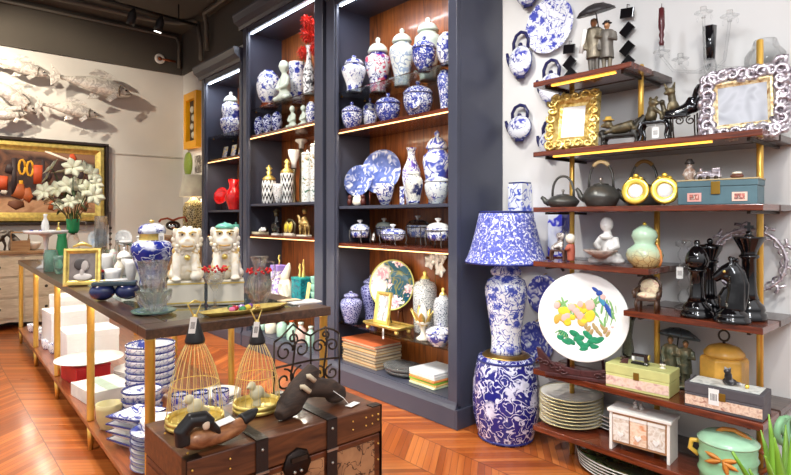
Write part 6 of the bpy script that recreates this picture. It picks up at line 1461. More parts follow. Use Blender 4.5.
# chess pieces
M_chess = pm('black_lacquer', (10,9,11), .10, var=.2, Coat_Weight=.3)
def chess(nm, label, px, hw, ytop, X, kind):
    loc, H, s = sh(px, z, X, ytop); R = hw*s
    t = T(nm, label, 'chess piece', loc, shface(loc, .8))
    MB().lathe([(0,0),(R,0),(R*1.02,H*.02),(R*.98,H*.07),(R*.86,H*.085),(R*.92,H*.11),(R*.84,H*.15),(R*.6,H*.19),(R*.58,H*.21),(0,H*.21)], 36).build('base', M_chess, t)
    if kind != 'knight':
        top = {'bishop': .62, 'queen': .70, 'king': .66}[kind]
        MB().lathe([(0,H*.2101),(R*.58,H*.2101),(R*.46,H*.27),(R*.40,H*.42),(R*.42,H*(top-.04)),(R*.58,H*(top-.02)),(R*.56,H*top),(0,H*top)], 36).build('column', M_chess, t)
    if kind == 'bishop':
        o = MB().lathe([(0,0),(R*.36,0),(R*.66,H*.04),(R*.74,H*.11),(R*.62,H*.2),(R*.34,H*.28),(R*.14,H*.305),(R*.2,H*.34),(R*.14,H*.375),(0,H*.38)], 32).build('mitre', M_chess, t, loc=(0,0,H*.6201))
        MB().box(-R*.5,R*.1,-R*.78,-R*.55,H*.16,H*.175).build('mitre_slot', M_black, o)
    if kind == 'queen':
        o = MB().lathe([(0,0),(R*.5,0),(R*.45,H*.03),(R*.8,H*.15),(R*.84,H*.2),(R*.7,H*.21),(0,H*.19)], 32).build('crown', M_chess, t, loc=(0,0,H*.7001))
        MB().ell((0,0,H*.255), (R*.22,R*.22,H*.042), n=14, m=10).build('orb', M_chess, o); MB().lathe([(0,0),(R*.5,0),(R*.3,H*.03),(0,H*.03)], 24).build('crown_cap', M_chess, o, loc=(0,0,H*.192))
    if kind == 'king':
        o = MB().lathe([(0,0),(R*.5,0),(R*.44,H*.02),(R*.5,H*.05),(R*.9,H*.17),(R*.95,H*.185),(R*.85,H*.19),(0,H*.185)], 32).build('crown', M_chess, t, loc=(0,0,H*.6601))
        MB().lathe([(0,0),(R*.3,0),(R*.16,H*.03),(R*.2,H*.05),(0,H*.06)], 16).build('finial', M_chess, o, loc=(0,0,H*.19))
        m = MB().box(-R*.09,R*.09,-R*.08,R*.08,H*.24,H*.338); m.box(-R*.26,R*.26,-R*.075,R*.075,H*.275,H*.305); m.build('cross', M_chess, o)
    if kind == 'knight':
        h = H
        b = blob('horse', [('t',[(R*.12,0,h*.19),(R*.12,0,h*.30),(R*.20,0,h*.45),(R*.22,0,h*.60),(R*.12,0,h*.74),(-R*.05,0,h*.84)],[R*.62,R*.60,R*.54,R*.50,R*.46,R*.36]),
            ('t',[(R*.0,0,h*.82),(-R*.40,0,h*.76),(-R*.80,0,h*.665),(-R*.95,0,h*.63)],[R*.40,R*.36,R*.27,R*.22]),('e',(-R*.25,0,h*.68),(R*.34,R*.34,h*.065)),
            ('t',[(-R*.02,-R*.16,h*.86),(-R*.05,-R*.18,h*.985)],[R*.15,R*.04]),('t',[(-R*.02,R*.16,h*.86),(-R*.05,R*.18,h*.985)],[R*.15,R*.04]),
            ('t',[(R*.15,0,h*.90),(R*.52,0,h*.76),(R*.72,0,h*.58),(R*.68,0,h*.38),(R*.6,0,h*.22)],[R*.13,R*.16,R*.17,R*.17,R*.14]),('t',[(-R*.18,0,h*.50),(-R*.42,0,h*.38),(-R*.35,0,h*.22)],[R*.30,R*.34,R*.4])], M_chess, t, .0032)
        for y in (-1,1): MB().ell((-R*.38,y*R*.36,h*.765), R*.09, n=10, m=6).build('eye', M_gold if y < 0 else M_black, t)
        for k in range(3): MB().ell((R*(-.1+.18*k),-R*.0,h*(.955-.012*k)), (R*.12,R*.2,R*.16), n=8, m=6).build('forelock', M_chess, t)
    return t
chess('chess_bishop', 'black lacquered chess bishop, leftmost of the four giant pieces', 697, 14.8, 240, 2.365, 'bishop')
chess('chess_queen', 'black lacquered chess queen with orb, standing behind the bishop', 710, 13.5, 238, 2.50, 'queen')
chess('chess_knight', 'black lacquered chess knight horse head, in front at the right', 732, 16.5, 256, 2.35, 'knight')
chess('chess_king', 'black lacquered chess king with a cross, behind the knight by the post', 749, 15.5, 222, 2.455, 'king')
loc, H, s = sh(748, z, 2.63, 226)
t = T('rococo_mirror', 'silver openwork wreath stand behind the chess king and the brass post', 'ornament', loc, shface(loc, .7))
MB().box(-.05,.05,-.02,.02,0,.012).build('base', M_silver, t, bevel=.003); MB().tube([(0,0,.012),(0,0,H*.25)], .008, 8).build('stem', M_silver, t)
for k in range(20):
    a = 2*PI*k/20; r0 = H*.36; cx, cz = r0*math.cos(a), H*.60+r0*math.sin(a); P = []
    for i in range(9): v = i/8; an = a+(1 if k % 2 else -1)*v*6; rr = .030*(1-.7*v); P.append((cx+rr*math.cos(an), .006*math.sin(v*3), cz+rr*math.sin(an)))
    MB().tube(P, [.007*(1-.5*i/8) for i in range(9)], 6).build('scroll', M_silver, t)
MB().tube([(H*.36*math.cos(2*PI*k/32), 0, H*.60+H*.36*math.sin(2*PI*k/32)) for k in range(32)], .007, 8, True).build('ring', M_silver, t)
# --- fifth shelf
z = SH['s5']
PK = .6
x, y, d = onX(583, 2.345); R = 44*d/FPX; cz = zat(317, d)-z
t = T('painted_plate', 'large white plate painted with a bluebird, yellow blossoms and lotus leaves', 'plate', (2.345, y, z+.0005), facing(2.345, y)*PK+WALLR*(1-PK))
tl = .10
Mp = Matrix.Translation((0,0,cz)) @ Euler((PI/2-tl,0,0)).to_matrix().to_4x4()
M_porc = pm('porcelain_white', (248,247,242), .15, var=.01)
o = MB().lathe(plate_prof(R, R*.10), 64).build('dish', M_porc, t); o.matrix_local = Mp
def dab(nm, u, v, a, b, ang, mat, h=.0012):
    """enamel motif lying on the plate face; u right, v up in plate radii"""
    u *= 1.2; v *= 1.15; a *= 1.15; b *= 1.15
    rr = math.hypot(u, v); zz = R*.10*.28+h if rr < .6 else R*.10*(.28+.3*(rr-.6)/.25)+h
    MB().ell((u*R, v*R, zz), (a*R, b*R, .0016), (0,0,ang), n=12, m=6).build(nm, mat, o)
E_b = pm('enamel_blue', (52,84,170), .2); E_y = pm('enamel_yellow', (244,216,60), .2); E_y2 = pm('enamel_ochre', (226,180,80), .2); E_g = pm('enamel_green', (38,140,96), .2, var=.25, nscale=60); E_lg = pm('enamel_leaf', (130,180,110), .2); E_br = pm('enamel_brown', (176,150,100), .2); E_p = pm('enamel_pink', (236,190,180), .2); E_ink = pm('enamel_ink', (120,100,90), .3)
rnd = random.Random(3)
dab('bird_head', .30,.50,.075,.055,.6,E_b,.0024); dab('bird_back', .22,.56,.08,.04,-.7,E_b,.002); dab('bird_breast', .36,.42,.07,.05,.9,E_p,.0022); dab('bird_tail', .46,.18,.045,.20,.5,E_b,.0026); dab('bird_wing', .34,.34,.045,.11,.5,pm('enamel_teal', (70,150,180), .2),.003)
for k in range(40): dab('blossom', rnd.uniform(-.50,.22), rnd.uniform(.0,.30)-.16*abs(rnd.uniform(0,1)), rnd.uniform(.065,.10), rnd.uniform(.055,.085), rnd.uniform(0,3), (E_y,E_y2,E_y,E_p)[k%4], .0018+.0003*(k%4))
for k in range(44): dab('small_leaf', rnd.uniform(-.5,.55), rnd.uniform(-.1,.35), .022, .10, rnd.uniform(-1,1), E_lg, .0014)
for k in range(8): dab('reed', .52+rnd.uniform(-.1,.1), .15+rnd.uniform(-.2,.25), .012, .2, rnd.uniform(-.4,.4), E_lg, .0012)
for k in range(9): dab('rock', .06+.05*k, -.16-.06*(k%3), .035, .075, rnd.uniform(-.8,.8), E_br, .0015)
for k, (u_, v_) in enumerate(((-.36,-.36),(-.22,-.50),(-.06,-.42),(.05,-.56),(.18,-.44),(-.14,-.34),(.02,-.64),(.24,-.56),(-.30,-.52),(-.44,-.46),(.10,-.34),(-.02,-.52),(.30,-.42))): dab('lotus_leaf', u_, v_, .115, .06, rnd.uniform(-.8,.8), E_g, .0018+.0003*(k%3))
for k in range(6): dab('fern', -.5+.05*k, -.36-.03*k, .014, .12, -.9+.2*k, E_lg, .0013)
for k in range(3): dab('pink_bud', .42+.06*k, -.30+.08*k, .03, .025, 0, E_p, .0016)
for k in range(9): dab('brush_letter', -.46+.085*k, .70+.015*math.sin(k), .016, .03, .3*(-1)**k, E_ink, .0012)
M_rose = pm('carved_rosewood', (70,34,34), .4, var=.35, nscale=40)
st = T('carved_plate_stand', 'dark carved rosewood stand holding the painted bird plate', 'plate stand', (2.345, y, z+.0005), facing(2.345, y)*PK+WALLR*(1-PK))
low_ = cz-R*math.cos(tl)
MB().box(-R*.8,R*.8,-R*.22-.01,R*.34,0,.018).build('base', M_rose, st, bevel=.004)
for sx in (-1,1):
    m = MB().prism([(sx*R*.2,.018),(sx*R*.90,.018),(sx*R*1.0,R*.62),(sx*R*.90,R*.60),(sx*R*.66,R*.34),(sx*R*.3,R*.16+.018),(sx*R*.0,R*.13+.018),(0,.018)][::sx], -R*.22-.008, -R*.22+.006, 'xz'); m.build('side_wing', M_rose, st, bevel=.003)
    MB().tube([(sx*R*.4,R*.3,.018),(sx*R*.36,R*.16,cz*.5),(sx*R*.3,R*.2,cz*1.1)], .007, 8).build('rear_prop', M_rose, st)
    for k in range(5):
        P = []
        for i in range(9): v = i/8; an = sx*v*6+k; rr = R*.10*(1-.7*v); P.append((sx*R*(.38+.13*k)+rr*math.cos(an), -R*.22-.012, .03+R*.045*k+rr*math.sin(an)*.7))
        MB().tube(P, .005, 6).build('carved_scroll', M_rose, st)
# green sewing box
loc, H, s = sh(643, z, 2.385, 366)
M_lime = pm('lime_wood', (206,206,134), .5, var=.1)
def sewbox(nm, label, px, ytop, w, dp, c1, c2, c3, X=2.385, k=.22):
    loc, H, s = sh(px, z, X, ytop)
    t = T(nm, label, 'box', loc, shface(loc, k))
    MB().box(-w,w,-dp,dp,0,H*.60).build('box_body', c1, t, bevel=.003); MB().box(-w-.001,w+.001,-dp-.001,dp+.001,H*.605,H).build('lid', c2, t, bevel=.003)
    MB().box(-w+.002,w-.002,-dp-.0018,-dp-.0001,H*.12,H*.5).build('printed_band', c3, t)
    MB().box(-.012,.012,-dp-.004,-dp-.0011,H*.48,H*.80).build('clasp', MATS['antique_brass'], t, bevel=.002)
    return t, loc, H
t, loc, H = sewbox('sewing_box', 'lime green keepsake box with a pink floral band and a sewing machine on top', 642, 365, .132, .068, M_lime, M_lime, patches('floral_band', [(222,190,160),(240,214,196),(200,150,140)], 40, .6))
sm = T('sewing_machine', 'miniature black sewing machine standing on the lime green box', 'ornament', (loc[0], loc[1]+.008, loc[2]+H+.0005), shface(loc, .22))
MB().box(-.036,.036,-.014,.014,0,.008).build('bed', M_black, sm, bevel=.002); MB().box(.018,.034,-.009,.009,.0082,.046).build('arm_post', M_black, sm, bevel=.002); MB().box(-.034,.018,-.008,.008,.034,.046).build('arm', M_black, sm, bevel=.002); MB().box(-.034,-.022,-.008,.008,.014,.0338).build('needle_head', M_tag, sm, bevel=.002)
MB().at((.036,0,.036), (0,PI/2,0)).lathe([(0,0),(.013,0),(.013,.004),(0,.004)], 16).build('hand_wheel', M_gold, sm)
for k, (dx, dy) in enumerate(((-.09,.02),(.085,.0))): 
    a, b = rot2(dx, dy, shface(loc,.22)); solo('spool', MB().lathe([(0,0),(.012,0),(.012,.004),(.006,.006),(.006,.012),(.012,.014),(.012,.018),(0,.018)], 14), (M_cw, M_cream)[k], ('brown','cream')[k]+' thread spool lying on the lime green box', 'spool', (loc[0]+a, loc[1]+b, loc[2]+H+.0005))
t, loc, H = sewbox('keepsake_box', 'dark grey keepsake box with a floral edge and a cat figure, right end', 727, 385, .132, .066, pm('slate_card', (84,80,84), .6), pm('slate_card', (84,80,84), .6), patches('floral_band_b', [(206,160,130),(240,214,190),(176,120,100)], 50, .6), 2.375)
MB().box(-.118,.118,-.052,.052,H+.0003,H+.0025).build('lid_panel', patches('lid_print', [(200,206,200),(236,236,228),(150,156,150)], 20, .5), t)
price_tag(t, (-.028,-.069,H*.95), .036, .062, 0, .002)
r_ = shface(loc,.22); a, b = rot2(.012, -.01, r_)
kc = T('cat_figurine', 'tiny black and white cat figurine sitting on the dark grey box', 'figurine', (loc[0]+a, loc[1]+b, loc[2]+H+.003), r_)
blob('body', [('e',(0,0,.014),(.026,.017,.0145)),('e',(-.004,-.004,.034),(.014,.013,.020)),('e',(-.006,-.010,.055),(.013,.012,.012)),('e',(-.014,-.008,.066),(.004,.004,.007)),('e',(.003,-.008,.066),(.004,.004,.007)),('t',[(.02,.004,.01),(.034,.0,.014),(.04,-.01,.012)],[.007,.006,.004])], patches('tuxedo', [(24,22,24),(40,36,38),(236,232,226)], 30, .4), kc, .003)
a, b = rot2(.07, -.012, r_); solo('gold_bead', MB().ell((0,0,.0085), .0085, n=12, m=8), M_gil3, 'golden bead on the lid of the dark grey box', 'ornament', (loc[0]+a, loc[1]+b, loc[2]+H+.003))
# couple with umbrella
loc, H, s = sh(678, z, 2.545, 325)
t = T('couple_statuette', 'smaller green-bronze children under a slate umbrella, fifth shelf', 'statuette', loc, shface(loc, .8))
u = H*.80; M_verd = patches('verdigris', [(58,62,52),(110,112,88),(150,130,96)], 34, .4, .6, .4)
MB().lathe([(0,0),(.06,0),(.058,.014),(0,.015)], 20, sy=.8).build('base', M_verd, t)
person(t, -.030, 0, u, M_verd, M_skin, 'hair', armhold, True, 1, M_verd); person(t, .030, -.005, u*.95, M_verd, M_skin, 'hair', armhold, True, -1, M_verd)
umbrella(t, (.0,.015,u*.98), .088, .10, pm('slate_umbrella', (84,96,100), .4, .3), (-.25,.10), 9)
# ceramic hexagon jar
loc, H, s = sh(724, z, 2.53, 329)
t = T('honey_jar', 'ochre hexagonal lidded jar with a metal ring handle, behind the grey box', 'jar', loc, shface(loc))
M_och = pm('ochre_glaze', (212,158,68), .35, var=.2, nscale=18, bump=.15, bscale=40)
R = 22*s
MB().lathe([(0,0),(R*.96,0),(R,.01),(R*1.0,H*.56),(R*.92,H*.60),(0,H*.60)], 6, rotz=.3, sm=False).build('body', M_och, t, bevel=.006)
o = MB().lathe([(0,0),(R*.80,0),(R*.82,H*.05),(R*.6,H*.14),(R*.2,H*.185),(0,H*.19)], 36, lobes=18, lob=.025).build('lid', M_och, t, loc=(0,0,H*.601))
MB().tube([(.019*math.cos(2*PI*k/20),0,H*.30+.022*math.sin(2*PI*k/20)) for k in range(20)], .004, 6, True).build('ring', M_iron, o); MB().tube([(0,0,H*.18),(0,0,H*.235)], .006, 8).build('loop', M_iron, o)
# glass vase behind the plate
loc, H, s = sh(628, z, 2.60, 312)
solo('twisted_vase', MB().lathe([(0,0),(.035,0),(.036,.01),(.028,H*.3),(.018,H*.6),(.026,H*.85),(.045,H),(.042,H),(.022,H*.85),(.014,H*.6),(.022,H*.3),(0,.02)], 28, lobes=6, lob=.06), glass('smoke_glass', (206,208,190), .03, 1.35), 'tall smoky twisted glass vase behind the painted plate', 'vase', loc)
# --- sixth shelf
z = SH['s6']
x, y, d = onX(570, 2.455); R = 30.5*d/FPX
ST = ['lowest','second from below','third from below','fourth from below','fifth from below','sixth from below','seventh from below','eighth from below','uppermost']
for k in range(9):
    t = T('cream_plate', f'{ST[k]} cream gold-edged plate of the tall stack beside the stool', 'plate', (2.462+.002*(k%3), y, z+.0005+k*.0158), k*.4, 'cream plates beside the stool')
    MB().lathe(plate_prof(R, .024), 40).build('dish', pm('cream_china', (246,242,230), .15, var=.02), t)
    MB().lathe([(R*.975,.0228),(R*1.008,.0236),(R*1.008,.0266),(R*.975,.026)], 40, ring=True).build('gilt_rim', pm('olive_gilt', (206,196,140), .3, .4), t)
for k in range(4): solo('white_tray', MB().lathe([(0,0),(.08,0),(.09,.003),(.118,.018),(.118,.022),(.09,.008),(0,.007)], 40, sx=1.0, sy=1.35), M_white, ('lowest','second','third','uppermost')[k]+' oval white dish of the stack behind the tiny shabby cabinet', 'dish', (2.585, onX(625, 2.585)[1]-.0, z+.0005+k*.018), 0, 'oval white dishes on the sixth shelf')
loc, H, s = sh(643, z, 2.385, 411)
t = T('shabby_cabinet', 'small white shabby-chic cabinet with heart-handled drawers on the sixth shelf', 'miniature cabinet', loc, shface(loc, .25))
w, dp = .125, .055
M_shab = pm('shabby_white', (240,236,228), .6, var=.04)
for x0 in (-w,w-.012): MB().box(x0,x0+.012,-dp,dp,0,H*.92).build('side_panel', M_shab, t, bevel=.001)
MB().box(-w-.008,w+.008,-dp-.008,dp+.004,H*.921,H).build('top', M_shab, t, bevel=.003)
MB().box(-w+.012,w-.012,-dp+.006,dp,H*.18,H*.92).build('carcass', pm('shabby_inner', (176,130,90), .6), t)
for k in range(3):
    x0 = -w+.016+k*(2*w-.03)/3; x1 = x0+(2*w-.03)/3-.006
    o = MB().box(x0,x1,-dp+.001,-dp+.0058,H*.24,H*.78).build('drawer', patches('lace_print_%d' % (k%2), [(206,190,170),(238,232,222),(196,170,140)] if k != 1 else [(222,150,100),(240,220,196),(226,180,140)], 40, .6), t)
    m = MB().at(((x0+x1)/2,-dp-.001,H*.42), (PI/2,0,0)); m.prism([(0,-.014),(.014,.002),(.010,.011),(.003,.010),(0,.006),(-.003,.010),(-.010,.011),(-.014,.002)], 0, .004, 'xy'); m.build('heart_handle', M_tag, o)
    MB().box(x0-.001,x1+.001,-dp-.001,-dp+.006,H*.79,H*.86).build('drawer_edge', M_shab, o)
a, b = rot2(-.02, .0, shface(loc,.25)); lc = (loc[0]+a, loc[1]+b, loc[2]+H+.0005)
kc = T('cat_figurine', 'pair of tiny silver-white kittens on the shabby white cabinet', 'figurine', lc, shface(loc,.25))
for x in (-.012,.012): blob('kitten', [('e',(x,0,.010),(.011,.010,.0105)),('e',(x,-.003,.026),(.008,.008,.009)),('e',(x-.004,-.003,.035),(.003,.003,.005)),('e',(x+.004,-.003,.035),(.003,.003,.005))], patches('kitten', [(226,222,216),(130,120,116),(236,232,226)], 60, .4), kc, .0026)
MB().box(-.06,.02,-.03,.03,H+.0003,H+.001).build('rose_print', patches('rose_print', [(240,236,228),(236,214,200),(240,236,228)], 30, .6), t)
# bamboo pot
loc, H, s = sh(728, z, 2.38, 429); R = 27*s
t = T('bamboo_pot', 'mint green lidded pot shaped like bamboo with orange leaves, sixth shelf', 'pot', loc, shface(loc))
M_mg = pm('mint_pot', (150,206,160), .25, var=.12)
MB().lathe([(0,0),(R*.86,0),(R*.92,H*.02),(R*.94,H*.14),(R*1.0,H*.2),(R*.94,H*.26),(R*.94,H*.42),(R*1.0,H*.48),(R*.94,H*.54),(R*.96,H*.72),(R*.98,H*.76),(0,H*.76)], 36).build('body', M_mg, t)
o = MB().lathe([(0,0),(R*1.0,0),(R*1.02,H*.03),(R*.8,H*.12),(R*.3,H*.17),(0,H*.175)], 36).build('lid', pm('mint_lid', (176,222,184), .2), t, loc=(0,0,H*.761))
M_org = pm('orange_bamboo', (214,140,60), .35, var=.25)
MB().tube([(-R*.35,0,H*.14),(-R*.15,0,H*.22),(R*.2,0,H*.24),(R*.5,0,H*.17),(R*.7,0,H*.10)], .009, 8).build('lid_handle', M_org, o)
MB().tube([(-R*.92,0,H*.66),(-R*1.2,0,H*.64),(-R*1.26,0,H*.48),(-R*.97,0,H*.38)], .010, 8).build('handle', pm('amber_handle', (232,190,80), .3), t)
MB().tube([(R*.92,0,H*.74),(R*1.18,0,H*.66),(R*1.24,0,H*.42),(R*.97,0,H*.30)], .010, 8).build('handle', pm('brown_handle', (140,70,36), .3), t)
for dx, dz, dr in ((-.2,.56,(-1,0,.35)),(-.2,.54,(-.9,0,-.25)),(-.18,.55,(.9,0,.15)),(-.16,.53,(.8,0,-.35)),(-.1,.55,(.2,0,-1))):
    MB().leaf((R*(dx+.1),-R*1.0,H*dz), dr, R*.55, R*.10, (0,-1,0), .12, n=4).build('leaf', M_org, t)
# platters on the floor under the unit
M_dkfl = patches('dark_floral', [(22,30,24),(34,44,34),(92,104,60),(26,34,28),(150,130,80)], 18, .15, .8)
for k in range(5):
    t = T('floral_platter', ('lowest','second','third','fourth','uppermost, fully visible')[k]+' dark floral oval platter stacked on the floor under the shelves', 'platter', (2.50, 1.17+.003*k, .0005+k*.014), 0, 'dark floral platters on the floor')
    MB().lathe([(0,0),(.13,0),(.14,.004),(.205,.024),(.205,.028),(.14,.010),(0,.008)], 48, sx=.9, sy=1.35).build('dish', M_dkfl, t)
    MB().lathe([(.198,.0235),(.2065,.0245),(.2065,.0275),(.198,.0268)], 48, sx=.9, sy=1.35, ring=True).build('rim', M_white, t)
# ================================================================ lamp on a ceramic stool, vases and wall pieces
SX, SY = 2.43, 1.865
t = T('garden_stool', 'cobalt blue ceramic garden stool with pale birds and blossoms', 'stool', (SX, SY, .0), 0)
hs = .445; R = .182
M_stool = bw('stool_cobalt', base=(38,40,128), ink=(206,208,228), s=19, line=.032, flower=.32, dens=.53, dist=1.4)
MB().lathe(sc([(0,0),(.78,0),(.80,.02),(.86,.1),(.97,.3),(1,.5),(.97,.7),(.88,.9),(.84,.96),(.80,1),(0,1)], R, hs), 48).build('body', M_stool, t)
for zz, rr in ((.025,.81),(.955,.845)): MB().lathe([(R*rr,0),(R*(rr+.02),.004),(R*(rr+.02),.01),(R*rr,.014)], 48, ring=True).build('rim_band', M_edge, t, loc=(0,0,hs*zz-.005))
z = hs+.0005
d = depth(SX, SY)
t = T('table_lamp', 'blue-and-white porcelain lamp on the cobalt stool, wide scroll-printed shade', 'lamp', (SX, SY, z))
zb_ = zat(352, d)-z; zv = zat(268, d)-z; zsh0 = zat(262, d)-z; zst = zat(212, d)-z
MB().lathe(sc([(0,0),(1,0),(1.0,.25),(.93,.4),(.90,.8),(.80,1),(0,1)], .128, zb_), 40).build('base', pm('aged_brass', (190,150,84), .3, .95), t)
hv = zv-zb_; Rv = 20.5*d/FPX
MB().lathe(sc([(0,0),(.78,0),(.72,.05),(.70,.18),(.86,.45),(1,.66),(1.02,.76),(.9,.86),(.62,.90),(.60,.92),(.72,.925),(.72,.94),(0,.94)], Rv, hv), 48).build('body', bw('lamp_blossom', s=30, flower=.42, dens=.43, line=.03, ink=(58,72,166)), t, loc=(0,0,zb_+.0003))
MB().lathe(sc([(0,0),(.74,0),(.76,.04),(.5,.12),(.2,.16),(0,.17)], Rv, hv*.8), 40).build('lid', MATS['lamp_blossom'], t, loc=(0,0,zb_+hv*.941))
MB().lathe([(0,0),(.012,0),(.012,.06),(.02,.065),(.02,.11),(0,.11)], 14).build('socket', M_brass, t, loc=(0,0,zb_+hv*1.07))
ht = zst-zsh0; R0, R1 = 41*d/FPX, 26.5*d/FPX
M_shd = bw('shade_scroll', base=(240,242,250), ink=(74,84,180), s=50, line=.11, flower=.2, dens=.55, rough=.8)
sp = [(R0+ (R1-R0)*(u/8)**.72, ht*u/8) for u in range(9)]
o = MB().lathe(sp+[(r-.003, zz_) for r, zz_ in reversed(sp)], 56, ring=True).build('lamp_shade', M_shd, t, loc=(0,0,zsh0))
for rr, zz in ((R0,0),(R1,ht)): MB().lathe([(rr-.004,-.005),(rr+.003,-.005),(rr+.003,.005),(rr-.004,.005)], 56, ring=True).build('shade_trim', M_edge, o, loc=(0,0,zz))
for k in range(3):
    a = 2*PI*k/3; MB().tube([(0,0,ht-.012),(R1*.98*math.cos(a),R1*.98*math.sin(a),ht-.002)], .002, 5).build('spider_arm', M_brass, o)
MB().tube([(0,0,zb_+hv*1.07+.11-zsh0),(0,0,ht-.01)], .003, 6).build('harp', M_brass, o)
# tall square vases behind the shade on a bracket
x, y, d = onX(517, 2.665)
t = T('wall_bracket', 'small dark wall bracket hidden behind the lamp shade', 'bracket', (XW-.001, y-.02, 1.10), WALLR); MB().box(-.06,.06,-.105,-.0,-.015,0).build('shelf', M_mahog, t, bevel=.002); MB().tube([(0,-.08,-.015),(0,-.012,-.08)], .008, 6).build('strut', M_iron, t)
t = T('square_vase', 'tall square porcelain vase with blue flower panels behind the lamp shade', 'vase', (2.665, y-.02, 1.1005), WALLR)
hh = zat(184, d)-1.1005; w = .05
MB().box(-w,w,-w,w,0,hh).build('body', bw('panel_sprig', s=16, flower=.42, dens=.46, line=.02, ink=(60,84,190)), t, bevel=.005); MB().lathe([(w*1.1,hh),(w*1.3,hh),(w*1.3,hh+.008),(w*1.1,hh+.008)], 4, rotz=PI/4, ring=True).build('rim', M_edge, t)
# wall plates and wall-pocket kettles
def wallplate(label, px, py, hw, mat, R=None, tilt=0.0, cat='plate'):
    x, y, d = onX(px, XW-.02); R = R or hw*d/FPX; zz = zat(py, d)
    t = T('wall_plate', label, cat, (XW-.012, y, zz), WALLR)
    o = MB().lathe(plate_prof(R, R*.12), 48, lobes=12, lob=.006).build('dish', mat, t); o.rotation_euler = (PI/2-tilt,0,0); o.location = (0,-.004-R*math.sin(tilt),0)
    MB().tube([(0,.0115,R*1.04),(0,-.004,R*1.05),(0,-.006-R*.14,R*.99)], .0025, 6).build('plate_hanger', M_brass, t)
    return t
wallplate('largest blue-flowered plate hanging high on the white wall', 550, 26, 25, bw('wall_floral', s=26, flower=.40, dens=.47, line=.02, ink=(60,70,170), base=(240,242,248)), .155)
wallplate('blue lattice wall plate behind the painted bird plate, upper of two', 545, 295, 17, bw('wall_lattice', s=22, flower=.34, dens=.45, line=.10, ink=(58,66,160)), .115)
wallplate('blue lattice wall plate beside the stool lamp base, lower of two', 537, 341, 17, bw('wall_lattice_b', s=24, flower=.34, dens=.45, line=.12, ink=(58,66,160)), .115)
M_wt = bw('wall_teapot', s=15, flower=.5, dens=.50, line=.012, ink=(40,48,150), base=(240,242,248))
def wallpot(label, px, py, hw, hh, squat=1.0, group=None, rim=True):
    x, y, d = onX(px, XW-.05); R = hw*d/FPX; Rz = hh*d/FPX; zz = zat(py, d)
    t = T('wall_teapot', label, 'teapot', (XW-.001, y, zz), WALLR)
    m = MB().ell((0,-.040,0), (R,.0395,Rz), n=28, m=16); m.build('body', M_wt, t)
    MB().lathe([(R*.93,-.004),(R*1.0,-.004),(R*1.0,.004),(R*.93,.004)], 32, ring=True).build('rim_line', M_edge, t).matrix_local = Matrix.Translation((0,-.040,0)) @ Euler((PI/2,0,0)).to_matrix().to_4x4() @ Matrix.Diagonal((1,Rz/R,1,1))
    MB().tube([(-R*.62,-.035,Rz*.75),(-R*.66,-.035,Rz*1.3),(-R*.4,-.035,Rz*1.75),(0,-.035,Rz*1.9),(R*.4,-.035,Rz*1.75),(R*.66,-.035,Rz*1.3),(R*.62,-.035,Rz*.75)], .010, 8).build('handle', pm('ink_blue_glaze', (40,40,86), .2), t)
    MB().ell((0,-.04,Rz*1.06), (R*.16,.014,Rz*.16), n=10, m=8).build('knob', MATS['ink_blue_glaze'], t)
    MB().tube([(-R*.85,-.04,-Rz*.1),(-R*1.08,-.045,Rz*.35),(-R*1.16,-.045,Rz*.7)], [.018,.012,.008], 8).build('spout', MATS['ink_blue_glaze'], t)
    MB().lathe([(0,0),(R*.36,0),(R*.38,.016),(0,.017)], 20, sy=.4).build('foot', MATS['ink_blue_glaze'], t, loc=(0,-.04,-Rz-.012))
    return t
wallpot('wall teapot at the very top of the wall, cut by the photo edge', 527, -10, 14, 15)
wallpot('wall teapot left of the large blue-flowered plate', 519.5, 61, 13.5, 15.5)
wallpot('wall teapot hanging behind the left end of the topmost shelf', 550, 88, 13.5, 15)
wallpot('round wall teapot at the bottom left, beside the cabinet', 518.5, 127.5, 14, 12)
wallpot('wall teapot half hidden behind the heavy gilt frame', 548, 143, 11, 12)
# hanging strings of black tiles
def tilestring(label, px, ys, s0, top=True, dx=0.0):
    x, y, d = onX(px, XW-.03); zz = [zat(v, d) for v in ys]
    t = T('tile_garland', label, 'wall garland', (XW-.001, y, zz[0]), WALLR)
    for k, v in enumerate(zz):
        o = MB().box(-s0,s0,-.034,-.022,-s0*.72,s0*.72).build('black_tile', M_black, t, bevel=.002); o.location = (dx*k, 0, v-zz[0]); o.rotation_euler = (0, -.75 if not (top and k == 0) else .12, 0)
    for k in range(len(zz)-1):
        MB().tube([(dx*k+s0*.4,-.028,zz[k]-zz[0]),(dx*(k+.5)-s0*.9,-.028,(zz[k]+zz[k+1])/2-zz[0]),(dx*(k+1)+s0*.4,-.028,zz[k+1]-zz[0])], .003, 6).build('clear_link', M_clear, t)
    MB().tube([(0,0,s0*1.4),(0,-.028,s0*1.3),(0,-.028,s0*.3)], .002, 6).build('hook', M_iron, t)
    return t
tilestring('garland of black square tiles on clear links right of the umbrella couple', 627, (13, 30, 48.5, 63), .034)
tilestring('short garland of black tiles hanging beside the large flowered plate', 569, (49, 63, 75), .034, True, .002)
